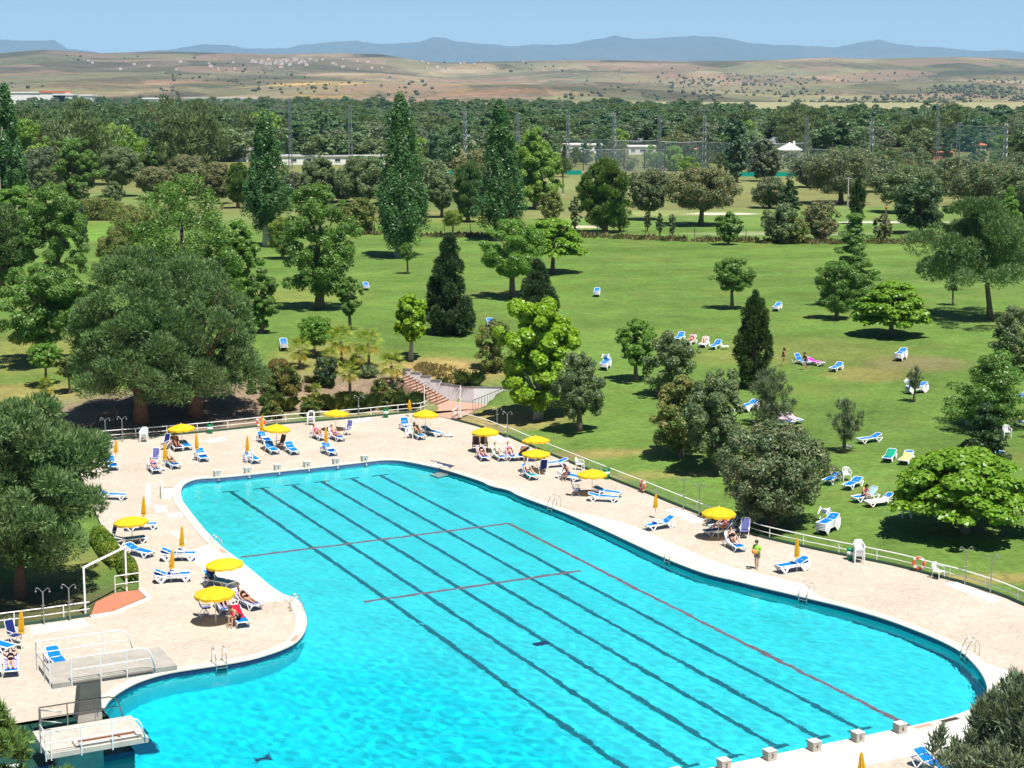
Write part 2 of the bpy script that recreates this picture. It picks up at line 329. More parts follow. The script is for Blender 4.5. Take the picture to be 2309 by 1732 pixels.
# ------------------------------------------------------------------ ground sheets
FEX, FEY = [-300, 700, 1000, 1300, 1500, 1700, 1900, 2100, 2400], [2800, 2700, 2300, 1950, 1600, 1400, 1150, 1250, 1500]     # where the wood gives way to open fields
def zones(x, y, z):
    """colour of the land itself, linear rgb"""
    n = len(x); c = np.tile(np.array([.098, .168, .032]), (n, 1)); r = np.hypot(x, y)
    rs = np.random.RandomState(3)
    def blob(cx, cy, rx, ry, col, k=1.0, rot=0.0):
        dx = x - cx; dy = y - cy; a, b = math.cos(rot), math.sin(rot); u = (dx * a + dy * b) / rx; v = (-dx * b + dy * a) / ry
        w = np.clip(1.25 - (u * u + v * v), 0, 1)[:, None] * k; c[:] = c * (1 - w) + np.array(col) * w
    def at(rg, u, v, rx, ry, col, k=1.0): q = GP(rg, u, v); blob(q[0], q[1], rx, ry, col, k)
    # mowing lines across the open lawn
    c *= (1 + .07 * np.sign(np.sin((y * .97 - x * .24) / 2.1)) * np.clip((y - 150) / 60, 0, 1))[:, None]
    dry = (.30, .22, .085); earth = (.25, .17, .105); soil = (.20, .15, .105)
    for a in [('M2', 900, 430, 5.0, 4.5, earth, .55), ('M2', 300, 560, 4, 4, dry, .5), ('H', 1080, 450, 6.5, 4.5, dry, .95), ('M5', 1550, 650, 5, 3.5, dry, .7), ('D', 330, 200, 6, 3.5, dry, .65), ('X', 60, 760, 9, 12, (.22, .19, .06), .5), ('X', 40, 850, 8, 4, dry, .6),
              ('D', 900, 470, 7, 1.2, dry, .7), ('E', 1900, 600, 6, 1.0, dry, .7), ('D', 1400, 640, 8, 1.1, dry, .5), ('M4', 900, 300, 2.5, 4, (.2, .2, .06), .7), ('X', 640, 640, 9, 10, (.2, .19, .05), .4), ('X', 1750, 760, 10, 8, (.2, .19, .055), .4), ('M1', 700, 480, 6, 4, (.2, .2, .05), .4), ('X', 700, 780, 5, 8, dry, .5),
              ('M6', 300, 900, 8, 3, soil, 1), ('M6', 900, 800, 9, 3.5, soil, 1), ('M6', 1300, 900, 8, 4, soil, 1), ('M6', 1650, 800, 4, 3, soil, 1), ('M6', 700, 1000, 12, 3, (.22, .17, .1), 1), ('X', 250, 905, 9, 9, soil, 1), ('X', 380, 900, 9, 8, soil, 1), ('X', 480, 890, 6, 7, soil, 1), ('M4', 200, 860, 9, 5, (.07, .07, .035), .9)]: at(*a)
    # beyond the boundary fence: rough, fairways, woodland floor
    fence = 303 + .02 * x
    t = np.clip((y - fence) / 3, 0, 1)[:, None]; c[:] = c * (1 - t) + np.array([.155, .165, .06]) * t
    yl = np.clip((y - 285) / 14, 0, 1)[:, None] * np.clip((fence - y) / 6 + 1, 0, 1)[:, None]; c[:] = c * (1 - .45 * yl) + np.array([.24, .24, .07]) * .45 * yl
    for a in [('X', 1660, 478, 34, 16, (.10, .20, .045), 1), ('X', 1450, 480, 30, 14, (.12, .20, .045), 1), ('X', 1420, 460, 14, 9, (.22, .26, .09), 1), ('X', 1900, 462, 30, 22, (.13, .21, .05), 1), ('X', 1000, 440, 30, 20, (.11, .16, .045), 1), ('X', 1250, 400, 26, 34, (.18, .21, .08), 1), ('X', 1650, 390, 60, 40, (.17, .19, .07), .9),
              ('X', 220, 430, 26, 26, (.14, .20, .06), .9), ('X', 500, 470, 24, 16, (.14, .19, .06), .9), ('X', 980, 368, 30, 40, (.15, .2, .07), 1), ('X', 215, 500, 6, 22, (.12, .22, .035), 1), ('X', 1560, 462, 7, 3, (.62, .56, .46), 1), ('X', 1230, 490, 8, 3, (.5, .42, .32), 1), ('X', 1690, 505, 16, 4, (.62, .56, .46), .25), ('X', 1935, 480, 12, 2.2, (.55, .5, .44), 1)]: at(*a)
    t = np.clip((r - 560) / 200, 0, 1)[:, None]; c[:] = c * (1 - t) + np.array([.12, .135, .055]) * t
    ppx = W0 / 2 + FPX * x / np.maximum(y, 1); far_ = np.interp(ppx, FEX, FEY); t = (np.clip((y - far_ + 40) / 120, 0, 1) * (y > 500))[:, None]; c[:] = c * (1 - t) + np.array([.26, .245, .13]) * t
    return c
def color_attr(me, c):
    at_ = me.color_attributes.new('land', 'FLOAT_COLOR', 'POINT'); a = np.ones((len(me.vertices), 4), np.float32); a[:, :3] = c; at_.data.foreach_set('color', a.ravel())
def landmat(name, big=.05, fine=2.2, bump=.5, dist=.08, amp=.35):
    m, n, l = newmat(name); out = n.new('ShaderNodeOutputMaterial'); p = n.new('ShaderNodeBsdfPrincipled'); p.inputs['Roughness'].default_value = .9; p.inputs['Specular IOR Level'].default_value = .15
    at_ = n.new('ShaderNodeAttribute'); at_.attribute_name = 'land'; tc = n.new('ShaderNodeTexCoord')
    o = at_.outputs['Color']
    for sc, lo, hi in ((big, 1 - amp * .8, 1 + amp * .8), (big * 7, 1 - amp * .7, 1 + amp * .7), (fine, 1 - amp, 1 + amp), (fine * 6, 1 - amp * .6, 1 + amp * .6)):
        nz = n.new('ShaderNodeTexNoise'); nz.inputs['Scale'].default_value = sc; nz.inputs['Detail'].default_value = 5; nz.inputs['Roughness'].default_value = .65; l.new(tc.outputs['Object'], nz.inputs['Vector'])
        mr = n.new('ShaderNodeMapRange'); mr.inputs[1].default_value = .3; mr.inputs[2].default_value = .7; mr.inputs[3].default_value = lo; mr.inputs[4].default_value = hi; l.new(nz.outputs['Fac'], mr.inputs[0])
        v = n.new('ShaderNodeVectorMath'); v.operation = 'SCALE'; l.new(o, v.inputs[0]); l.new(mr.outputs[0], v.inputs['Scale']); o = v.outputs[0]
    # dried-out patches
    nz = n.new('ShaderNodeTexNoise'); nz.inputs['Scale'].default_value = .16; nz.inputs['Detail'].default_value = 6; l.new(tc.outputs['Object'], nz.inputs['Vector'])
    mr = n.new('ShaderNodeMapRange'); mr.inputs[1].default_value = .52; mr.inputs[2].default_value = .72; mr.inputs[4].default_value = .3; l.new(nz.outputs['Fac'], mr.inputs[0])
    mx = n.new('ShaderNodeMix'); mx.data_type = 'RGBA'; l.new(mr.outputs[0], mx.inputs['Factor']); l.new(o, mx.inputs[6]); mx.inputs[7].default_value = (.19, .17, .05, 1)
    l.new(mx.outputs[2], p.inputs['Base Color'])
    nz = n.new('ShaderNodeTexNoise'); nz.inputs['Scale'].default_value = 9; nz.inputs['Detail'].default_value = 4; l.new(tc.outputs['Object'], nz.inputs['Vector'])
    b = n.new('ShaderNodeBump'); b.inputs['Strength'].default_value = bump; b.inputs['Distance'].default_value = dist; l.new(nz.outputs['Fac'], b.inputs['Height']); l.new(b.outputs[0], p.inputs['Normal'])
    l.new(p.outputs[0], out.inputs['Surface']); return m
LAND = landmat('turf_and_rough', amp=.26)
azs = np.concatenate([np.radians(np.arange(-180, -24, 6.0)), np.radians(np.arange(-24, 24.01, .23)), np.radians(np.arange(30, 180.1, 6.0))])
rr = np.concatenate([np.arange(6, 58, 4.0), np.arange(58, 175, .9), np.arange(175, 330, 1.6), 330 * 1.022 ** np.arange(0, 101)])
rr = rr[rr < 2950]; rr = np.append(rr, 2950)
Az, Rr = np.meshgrid(azs, rr); gx = (Rr * np.sin(Az)).ravel(); gy = (Rr * np.cos(Az)).ravel(); gz = tz(gx, gy)
ctr = np.array([2.0, 95.0])
ins = inside(DECK, gx, gy)
for ox, oy in ((.9, 0), (-.9, 0), (0, .9), (0, -.9), (.6, .6), (-.6, -.6), (.6, -.6), (-.6, .6)): ins &= inside(DECK, gx + ox, gy + oy)
near_deck = inside(DECK, gx, gy) & ~ins
gz = np.where(near_deck, np.minimum(gz, -.06), gz); gz = np.where(ins, -7.0, gz)
CARVE = [(-4.9, 143.6), U('M5', 1330, 490), U('M5', 1700, 440), U('M5', 1440, 575), U('M5', 1300, 625), U('K3', 1160, 310), U('C', 1740, 360), U('C', 1470, 298), U('K3', 620, 240), U('K3', 790, 175), (-6.5, 140.6), (-9.6, 142.1), (-9.2, 144.9)]
gz = np.where(inside(CARVE, gx, gy), np.minimum(gz, -.25), gz)
na, nr = len(azs), len(rr); ii = np.arange(nr - 1)[:, None] * na + np.arange(na - 1)[None, :]
gf = np.stack([ii, ii + 1, ii + 1 + na, ii + na], -1).reshape(-1, 4)
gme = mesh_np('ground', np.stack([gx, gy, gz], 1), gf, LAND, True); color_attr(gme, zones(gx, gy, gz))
tag(link('ground', gme), kind='structure')

# ------------------------------------------------------------------ deck, coping, pool shell
def cdt(loops, extra=()):
    vs = []; es = []
    for lp in loops:
        b = len(vs); vs += [Vector((float(p[0]), float(p[1]))) for p in lp]; es += [(b + i, b + (i + 1) % len(lp)) for i in range(len(lp))]
    vs += [Vector((float(p[0]), float(p[1]))) for p in extra]
    r = geometry.delaunay_2d_cdt(vs, es, [], 0, 1e-5); P = np.array([(v.x, v.y) for v in r[0]]); T = [f for f in r[2]]
    c = np.array([P[list(f)].mean(0) for f in T]); ok = inside(loops[0], c[:, 0], c[:, 1])
    for h in loops[1:]: ok &= ~inside(h, c[:, 0], c[:, 1])
    fs = []
    for f, k_ in zip(T, ok):
        if not k_: continue
        a_, b_, c_ = P[f[0]], P[f[1]], P[f[2]]; fs.append(tuple(f) if (b_[0] - a_[0]) * (c_[1] - a_[1]) - (b_[1] - a_[1]) * (c_[0] - a_[0]) > 0 else tuple(f)[::-1])
    return [tuple(p) for p in P], fs
def deckmat():
    m, n, l = newmat('deck_stone'); out = n.new('ShaderNodeOutputMaterial'); p = n.new('ShaderNodeBsdfPrincipled'); p.inputs['Roughness'].default_value = .85; p.inputs['Specular IOR Level'].default_value = .2
    tc = n.new('ShaderNodeTexCoord'); o = None
    base = n.new('ShaderNodeTexNoise'); base.inputs['Scale'].default_value = .22; base.inputs['Detail'].default_value = 7; base.inputs['Roughness'].default_value = .62; l.new(tc.outputs['Object'], base.inputs['Vector'])
    cr = n.new('ShaderNodeValToRGB'); e = cr.color_ramp.elements; e[0].position = .3; e[0].color = (.41, .35, .285, 1); e[1].position = .72; e[1].color = (.475, .425, .36, 1)
    e2 = cr.color_ramp.elements.new(.5); e2.color = (.45, .39, .32, 1); l.new(base.outputs['Fac'], cr.inputs[0]); o = cr.outputs[0]
    vo = n.new('ShaderNodeTexVoronoi'); vo.feature = 'DISTANCE_TO_EDGE'; vo.inputs['Scale'].default_value = 1.9; l.new(tc.outputs['Object'], vo.inputs['Vector'])
    mr = n.new('ShaderNodeMapRange'); mr.inputs[1].default_value = 0; mr.inputs[2].default_value = .035; mr.inputs[3].default_value = .86; mr.inputs[4].default_value = 1; l.new(vo.outputs['Distance'], mr.inputs[0])
    v2 = n.new('ShaderNodeTexVoronoi'); v2.inputs['Scale'].default_value = 1.9; l.new(tc.outputs['Object'], v2.inputs['Vector'])
    sx = n.new('ShaderNodeSeparateColor'); l.new(v2.outputs['Color'], sx.inputs[0]); m2 = n.new('ShaderNodeMapRange'); m2.inputs[3].default_value = .95; m2.inputs[4].default_value = 1.05; l.new(sx.outputs[0], m2.inputs[0])
    fn = n.new('ShaderNodeTexNoise'); fn.inputs['Scale'].default_value = 4; fn.inputs['Detail'].default_value = 6; l.new(tc.outputs['Object'], fn.inputs['Vector']); m3 = n.new('ShaderNodeMapRange'); m3.inputs[1].default_value = .3; m3.inputs[2].default_value = .7; m3.inputs[3].default_value = .86; m3.inputs[4].default_value = 1.1; l.new(fn.outputs['Fac'], m3.inputs[0])
    for q in (mr, m2, m3):
        v = n.new('ShaderNodeVectorMath'); v.operation = 'SCALE'; l.new(o, v.inputs[0]); l.new(q.outputs[0], v.inputs['Scale']); o = v.outputs[0]
    l.new(o, p.inputs['Base Color']); b = n.new('ShaderNodeBump'); b.inputs['Strength'].default_value = .3; b.inputs['Distance'].default_value = .02; l.new(fn.outputs['Fac'], b.inputs['Height']); l.new(b.outputs[0], p.inputs['Normal'])
    l.new(p.outputs[0], out.inputs['Surface']); return m
DECKM = deckmat()
COPM = plain('coping_stone', (.55, .51, .43), .7, .12, 1.2, bump=.15)
APRON = plain('bleached_concrete', (.80, .78, .73), .75, .07, .7)
ENTRY = [U('K1', 1168, 1252), U('K1', 1395, 1252), U('K1', 1395, 1438), U('K1', 1168, 1438)]
dv, df = cdt([DECK, POOL, ENTRY, TRENCH, [tuple(Q0 + PA * .01), tuple(Q1 - PA * .01), tuple(Q2 - PA * .01), tuple(Q3)]])
mb = MB(); mb.add([(x, y, 0.0) for x, y in dv], [tuple(f) for f in df])
k = len(DECK)
for i in range(k):
    a, b = DECK[i], DECK[(i + 1) % k]; mb.add([(a[0], a[1], 0), (b[0], b[1], 0), (b[0], b[1], -3), (a[0], a[1], -3)], [(0, 1, 2, 3)])
tag(mb.build('deck_pavement', DECKM), kind='structure')
# outward normals along the pool edge
def outward(P):
    P = np.array(P); n = len(P); t = np.roll(P, -1, 0) - np.roll(P, 1, 0); t /= np.linalg.norm(t, axis=1)[:, None]
    o = np.stack([t[:, 1], -t[:, 0]], 1); A2 = np.sum(P[:, 0] * np.roll(P[:, 1], -1) - np.roll(P[:, 0], -1) * P[:, 1])
    return o if A2 > 0 else -o
PN = outward(POOL)
def band(name, i0, i1, d0, d1, z0, z1, mat, kind='structure', parent=None, lip=True):
    idx = [i % len(POOL) for i in range(i0, i1 + 1)]; P = POOLA[idx]; N = PN[idx]; m = MB()
    a = P + N * (np.asarray(d0)[:, None] if np.ndim(d0) else d0); b = P + N * (np.asarray(d1)[:, None] if np.ndim(d1) else d1); n = len(idx)
    v = [(p[0], p[1], z1) for p in a] + [(p[0], p[1], z1) for p in b] + [(p[0], p[1], z0) for p in a] + [(p[0], p[1], z0) for p in b]
    f = [(i, i + 1, n + i + 1, n + i) for i in range(n - 1)]
    if lip: f += [(2 * n + i, 2 * n + i + 1, i + 1, i) for i in range(n - 1)] + [(n + i, n + i + 1, 3 * n + i + 1, 3 * n + i) for i in range(n - 1)] + [(3 * n + i, 3 * n + i + 1, 2 * n + i + 1, 2 * n + i) for i in range(n - 1)]
    m.add(v, f); o = m.build(name, mat, parent)
    if parent is None: tag(o, kind=kind)
    return o
def nearest(x, y, lo=0, hi=None):
    d = (POOLA[:, 0] - x) ** 2 + (POOLA[:, 1] - y) ** 2; return int(np.argmin(d))
NF, NR = len(far_s), len(right_s); NP = len(POOL)
i_notchR = NF + len(NOTCH); i_q0 = NP - len(left_s) - 3; i_left = NP - len(left_s)
band('pool_coping', i_left, i_left + len(left_s) + NF - 1, -.05, .5, -.02, .035, COPM)
band('pool_coping', i_notchR, i_q0 - 1, -.05, .5, -.02, .035, COPM)
i_l = lambda r, u, v: nearest(*U(r, u, v))
def apron(i0, i1, w0=1.5):
    n = (i1 - i0) % NP + 1; t = np.linspace(0, 1, n); rs = np.random.RandomState(i0); w = .505 + w0 * np.clip(np.minimum(t, 1 - t) * 9, 0, 1) + .08 * np.convolve(rs.randn(n + 8), np.ones(9) / 9, 'valid'); return band('bleached_apron', i0, i0 + n - 1, .503, w, 0, .006, APRON, lip=False)
apron(i_l('D', 830, 945), i_l('E', 830, 735), 1.5)
apron(i_l('E', 1890, 1160), i_q0 - 2, 1.9)
apron(i_l('K6', 1760, 830), i_l('A', 1800, 1390), 1.75)

# pool shell
def floor_depth(x, y):
    q = np.stack([np.asarray(x) - PO[0], np.asarray(y) - PO[1]], -1); b = q @ PB; a = q @ PA / LANE + 1
    z = np.interp(b, [-5, 0, 22, 34, 58], [-.9, -.9, -1.2, -1.5, -1.6])
    deep = np.clip((b - 30) / 14, 0, 1) * np.clip((2.5 - a) / 5, 0, 1); deep = deep * deep * (3 - 2 * deep)
    return z - 2.0 * deep
WATER_Z = -.23
gridp = []
xs = np.arange(POOLA[:, 0].min(), POOLA[:, 0].max(), 1.2); ys = np.arange(POOLA[:, 1].min(), POOLA[:, 1].max(), 1.2)
XX, YY = np.meshgrid(xs, ys); XX = XX.ravel(); YY = YY.ravel(); inn = inside(POOL, XX, YY)
for ox, oy in ((.4, 0), (-.4, 0), (0, .4), (0, -.4)): inn &= inside(POOL, XX + ox, YY + oy)
fv, ff = cdt([POOL], list(zip(XX[inn], YY[inn])))
fz = floor_depth(np.array([p[0] for p in fv]), np.array([p[1] for p in fv]))
def paintmat():
    m, n, l = newmat('pool_paint'); out = n.new('ShaderNodeOutputMaterial'); p = n.new('ShaderNodeBsdfPrincipled'); p.inputs['Roughness'].default_value = .8; p.inputs['Specular IOR Level'].default_value = .1
    tc = n.new('ShaderNodeTexCoord'); nz = n.new('ShaderNodeTexNoise'); nz.inputs['Scale'].default_value = .3; nz.inputs['Detail'].default_value = 5; l.new(tc.outputs['Object'], nz.inputs['Vector'])
    sx = n.new('ShaderNodeSeparateXYZ'); l.new(tc.outputs['Object'], sx.inputs[0]); mr = n.new('ShaderNodeMapRange'); mr.inputs[1].default_value = -.8; mr.inputs[2].default_value = -2.6; l.new(sx.outputs[2], mr.inputs[0])   # bluer with depth: light lost in deep water is put into the paint colour
    mx = n.new('ShaderNodeMix'); mx.data_type = 'RGBA'; l.new(mr.outputs[0], mx.inputs['Factor']); mx.inputs[6].default_value = (.08, .80, .82, 1); mx.inputs[7].default_value = (.002, .72, .84, 1)
    m2 = n.new('ShaderNodeMapRange'); m2.inputs[1].default_value = .3; m2.inputs[2].default_value = .7; m2.inputs[3].default_value = .92; m2.inputs[4].default_value = 1.08; l.new(nz.outputs['Fac'], m2.inputs[0])
    v = n.new('ShaderNodeVectorMath'); v.operation = 'SCALE'; l.new(mx.outputs[2], v.inputs[0]); l.new(m2.outputs[0], v.inputs['Scale'])
    l.new(v.outputs[0], p.inputs['Base Color']); l.new(p.outputs[0], out.inputs['Surface']); return m
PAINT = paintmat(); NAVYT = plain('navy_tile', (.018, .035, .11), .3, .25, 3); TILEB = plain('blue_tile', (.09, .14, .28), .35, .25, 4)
pool = empty('swimming_pool', (0, 0, 0)); tag(pool, 'large curved outdoor swimming pool with lane lines and turquoise water', 'pool')
mb = MB(); mb.add([(p[0], p[1], float(z)) for p, z in zip(fv, fz)], [tuple(f) for f in ff]); mb.build('pool_floor', PAINT, pool, True)
def wallband(name, z0, z1, off, mat):
    m = MB(); P = POOLA + PN * off; n = NP
    zz0 = floor_depth(P[:, 0], P[:, 1]) - .02 if z0 is None else np.full(n, z0)
    m.add([(P[i][0], P[i][1], z1) for i in range(n)] + [(P[i][0], P[i][1], float(zz0[i])) for i in range(n)], [(i, (i + 1) % n, n + (i + 1) % n, n + i) for i in range(n)]); return m.build(name, mat, pool)
wallband('pool_wall', None, -.20, .0, PAINT)
wallband('tile_band', -.30, .0, -.012, NAVYT)
# far wall's tile course again in lighter blue, its sunlight put into the colour
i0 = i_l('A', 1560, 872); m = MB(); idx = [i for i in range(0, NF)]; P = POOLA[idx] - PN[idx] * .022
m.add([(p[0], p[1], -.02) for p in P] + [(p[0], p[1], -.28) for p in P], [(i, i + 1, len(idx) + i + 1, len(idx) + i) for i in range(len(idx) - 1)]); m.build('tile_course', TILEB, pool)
# painted lines
LINE = plain('lane_line_tile', (.006, .16, .20), .5, .2, 3); REDL = plain('red_line_tile', (.30, .15, .17), .5, .25, 3)
def strip(name, pts, w, mat, lift=.006):
    pts = resample([np.array(p) for p in pts], .8); m = MB(); v = []; n = len(pts)
    for i, p in enumerate(pts):
        t = pts[min(i + 1, n - 1)] - pts[max(i - 1, 0)]; t = t / np.linalg.norm(t); o = np.array([-t[1], t[0]]) * w / 2
        for s_ in (1, -1):
            q = p + o * s_; v.append((q[0], q[1], float(floor_depth(q[0], q[1])) + lift))
    m.add(v, [(2 * i, 2 * i + 1, 2 * i + 3, 2 * i + 2) for i in range(n - 1)]); return m.build(name, mat, pool)
for k in range(1, 7):
    strip('lane_line', [pool_xy(k, 2.7), pool_xy(k, 55.3)], .29, LINE)
    for bb in (2.6, 55.45): strip('lane_end_bar', [pool_xy(k - .27, bb), pool_xy(k + .27, bb)], .24, LINE, .012)
strip('goal_line', [pool_xy(-1.05, 18.3), pool_xy(6.95, 18.3)], .30, REDL, .018)
strip('side_line', [pool_xy(6.95, 18.3), pool_xy(6.98, 56.2)], .26, REDL, .018)
strip('penalty_line', [pool_xy(.42, 29.3), pool_xy(6.5, 29.3)], .30, REDL, .018)
for r_ in (('X', 567, 1613), ('X', 1168, 1405)):
    x, y = U(*r_, -1.0); zz = float(floor_depth(x, y)); m = MB(); m.box(x, y, zz + .02, .8, .5, .03, YAW); m.build('drain_grate', NAVYT, pool)
# numbers and turning targets on the far wall
for k in range(1, 7):
    x, y = pool_xy(k, .085); m = MB(); m.box(x, y, -.36, .13, .012, .30, YAW); m.box(x, y, -.40, .42, .014, .10, YAW); m.build('turning_target', NAVYT, pool)
GLYPH = {}
def number(txt, loc, rot, size, mat, parent, name='number'):
    key = (txt, size, mat.name)
    if key not in GLYPH:
        cu = bpy.data.curves.new(name, 'FONT'); cu.body = txt; cu.size = size; cu.align_x = 'CENTER'; cu.align_y = 'CENTER'; cu.extrude = .004; cu.offset = size * .015
        t = bpy.data.objects.new('glyph', cu); COL.objects.link(t); me = bpy.data.meshes.new_from_object(t.evaluated_get(bpy.context.evaluated_depsgraph_get()))
        bpy.data.objects.remove(t); me.materials.clear(); me.materials.append(mat); GLYPH[key] = me
    o = link(name, GLYPH[key], parent); o.location = loc; o.rotation_euler = rot; return o
for k in range(1, 7):
    x, y = pool_xy(k, .10); number(str(k), (x, y, -.125), (math.pi / 2, 0, YAW), .24, WHITE, pool)
# water: real ripples, refracting the sun onto the floor
def watermat():
    m, n, l = newmat('pool_water'); out = n.new('ShaderNodeOutputMaterial'); g = n.new('ShaderNodeBsdfGlass'); g.inputs['IOR'].default_value = 1.33; g.inputs['Roughness'].default_value = 0.0; g.inputs['Color'].default_value = (.86, .97, 1, 1)
    tc = n.new('ShaderNodeTexCoord'); hs = None      # fine wind ripple on top of the modelled waves
    for sc, w in ((3.2, 1.0), (8.0, .45)):
        nz = n.new('ShaderNodeTexNoise'); nz.inputs['Scale'].default_value = sc; nz.inputs['Detail'].default_value = 2; nz.inputs['Distortion'].default_value = .6; l.new(tc.outputs['Object'], nz.inputs['Vector']); mu = n.new('ShaderNodeMath'); mu.operation = 'MULTIPLY'; mu.inputs[1].default_value = w; l.new(nz.outputs['Fac'], mu.inputs[0])
        if hs is None: hs = mu
        else: ad = n.new('ShaderNodeMath'); l.new(hs.outputs[0], ad.inputs[0]); l.new(mu.outputs[0], ad.inputs[1]); hs = ad
    b = n.new('ShaderNodeBump'); b.inputs['Strength'].default_value = .3; b.inputs['Distance'].default_value = .04; l.new(hs.outputs[0], b.inputs['Height']); l.new(b.outputs[0], g.inputs['Normal'])
    l.new(g.outputs[0], out.inputs['Surface']); return m
WATER = watermat()
# ------------------------------------------------------------------ water
st_ = .16; xs = np.arange(POOLA[:, 0].min(), POOLA[:, 0].max(), st_); ys = np.arange(POOLA[:, 1].min(), POOLA[:, 1].max(), st_)
XX, YY = np.meshgrid(xs, ys); XX = XX.ravel(); YY = YY.ravel(); inn = inside(POOL, XX, YY) & (YY > 60)
for ox, oy in ((.1, 0), (-.1, 0), (0, .1), (0, -.1)): inn &= inside(POOL, XX + ox, YY + oy)
wv, wf = cdt([[tuple(p) for p in POOLA + PN * .02]], list(zip(XX[inn], YY[inn]))); wv = np.array(wv)
def waves(x, y):
    rs = np.random.RandomState(5); z = np.zeros_like(x); calm = .75 + .35 * np.sin(x * .11 + 1) * np.cos(y * .09)
    for i in range(56):
        lam = .42 * (2.4 / .42) ** (rs.rand() ** 1.5); a = rs.randn() * 1.1 + .6; k = 6.283 / lam; z += 0.0015 * lam ** .85 * np.sin(k * (x * math.cos(a) + y * math.sin(a)) + rs.rand() * 6.283)
    return z * calm
vw = np.column_stack([wv, WATER_Z + waves(wv[:, 0], wv[:, 1])]); V = [tuple(q) for q in vw]; Fc = [tuple(f) for f in wf]
ec = set((f[i], f[(i + 1) % 3]) for f in Fc for i in range(3)); low = {}
for a, b in [e_ for e_ in ec if (e_[1], e_[0]) not in ec]:
    for q in (a, b):
        if q not in low: low[q] = len(V); V.append((V[q][0], V[q][1], -5.0))
    Fc.append((b, a, low[a], low[b]))
wme = bpy.data.meshes.new('pool_water'); wme.from_pydata(V, [], Fc); wme.materials.append(WATER); wme.polygons.foreach_set('use_smooth', [True] * len(wme.polygons)); wob = tag(link('pool_water', wme), kind='structure')
wob.cycles.is_caustics_caster = True
for o in list(pool.children): o.cycles.is_caustics_receiver = True
# recessed stairs
st = empty('pool_stairs', (0, 0, 0)); tag(st, 'pale recessed stairs entering the pool at its far right corner', 'stairs')
t0, t1, t2, t3 = [np.array(p) for p in TRENCH]
m = MB(); m.add([(t0[0], t0[1], 0), (t1[0], t1[1], 0), (t1[0], t1[1], -.6), (t0[0], t0[1], -.6)], [(0, 1, 2, 3)]); m.add([(t3[0], t3[1], 0), (t0[0], t0[1], 0), (t0[0], t0[1], -.6), (t3[0], t3[1], -.6)], [(0, 1, 2, 3)]); m.add([(t1[0], t1[1], 0), (t2[0], t2[1], 0), (t2[0], t2[1], -.6), (t1[0], t1[1], -.6)], [(0, 1, 2, 3)]); m.build('tiled_wall', TILEB, st)
for i in range(4):
    f0_, f1_ = i / 4, (i + 1) / 4; q = [tuple(t0 + (t1 - t0) * f0_), tuple(t0 + (t1 - t0) * f1_), tuple(t3 + (t2 - t3) * f1_), tuple(t3 + (t2 - t3) * f0_)]; m = MB(); m.prism(q, -.9, -.06 - .07 * i); m.build('step', CONCL, st)
La, Ra = np.array(far_s[-1]), np.array(right_s[0]); ax = (Ra - La) / np.linalg.norm(Ra - La); inw = np.array([-ax[1], ax[0]]); inw = inw if np.dot(inw, np.array([0., 95.]) - La) > 0 else -inw
for d, z in ((.14, -.27), (.44, -.36), (.74, -.46)):
    c = (La + Ra) / 2 + inw * d; m = MB(); m.box(c[0], c[1], z - .15, 1.0, .3, .3, math.atan2(ax[1], ax[0])); m.build('step', CONCL, st)
for o in st.children: o.cycles.is_caustics_receiver = True
es = empty('entry_steps', (0, 0, 0)); tag(es, 'small sunken white steps with a red nosing beside the far left pool curve', 'steps')
e0, e1, e2, e3 = [np.array(p) for p in ENTRY]
for i in range(4):
    t0, t1 = i / 4, (i + 1) / 4; q = [tuple(e0 + (e3 - e0) * t0), tuple(e1 + (e2 - e1) * t0), tuple(e1 + (e2 - e1) * t1), tuple(e0 + (e3 - e0) * t1)]
    m = MB(); m.prism(q, -.9, -.03 - .06 * i); m.build('step', APRON, es)
    tn = t1 - .035; q = [tuple(e0 + (e3 - e0) * tn), tuple(e1 + (e2 - e1) * tn), tuple(e1 + (e2 - e1) * (t1 - .002)), tuple(e0 + (e3 - e0) * (t1 - .002))]
    m = MB(); m.prism(q, -.03 - .06 * i, -.022 - .06 * i); m.build('nosing', REDL if i == 1 else GALV, es)
x, y = U('K1', 1145, 1440); m = MB(); m.tube([(x, y, 0), (x, y, .75)], .03, 8); x2, y2 = U('K1', 1143, 1250); m.tube([(x, y, .74), (x2, y2, .74), (x2, y2, 0)], .025, 8); m.build('handrail', WHITE, es)
# ------------------------------------------------------------------ starting blocks
def start_block(k, near):
    b = 58.0 if near else -.32; x, y = pool_xy(k, b); o = empty('starting_block', (x, y, .035), YAW); o.scale = (.64, .64, .7)
    m = MB(); w = .31; m.add([(-w, -.3, 0), (w, -.3, 0), (w, .3, 0), (-w, .3, 0), (-w - .02, -.32, .55), (w + .02, -.32, .55), (w + .02, .32, .55), (-w - .02, .32, .55)], [(3, 2, 1, 0), (4, 5, 6, 7), (0, 1, 5, 4), (1, 2, 6, 5), (2, 3, 7, 6), (3, 0, 4, 7)]); m.build('base', CONC if near else CONCL, o)
    m = MB(); m.box(0, 0, .565, .68, .68, .03); m.build('top', CONCL, o)
    number(str(k), (0, -.323, .29), (math.pi / 2, 0, 0), .34, BLACKM, o)
    tag(o, 'concrete starting block marked %s, %s from the left at the %s end of the pool' % (('one', 'two', 'three', 'four', 'five', 'six')[k - 1], ('first', 'second', 'third', 'fourth', 'fifth', 'sixth')[k - 1], 'near' if near else 'far'), 'starting block', 'starting blocks at the %s end' % ('near' if near else 'far'))
for k in range(1, 7): start_block(k, False)
for k in range(1, 7): start_block(k, True)
FADED = plain('faded_red_paint', (.50, .27, .22), .7, .2, 6)
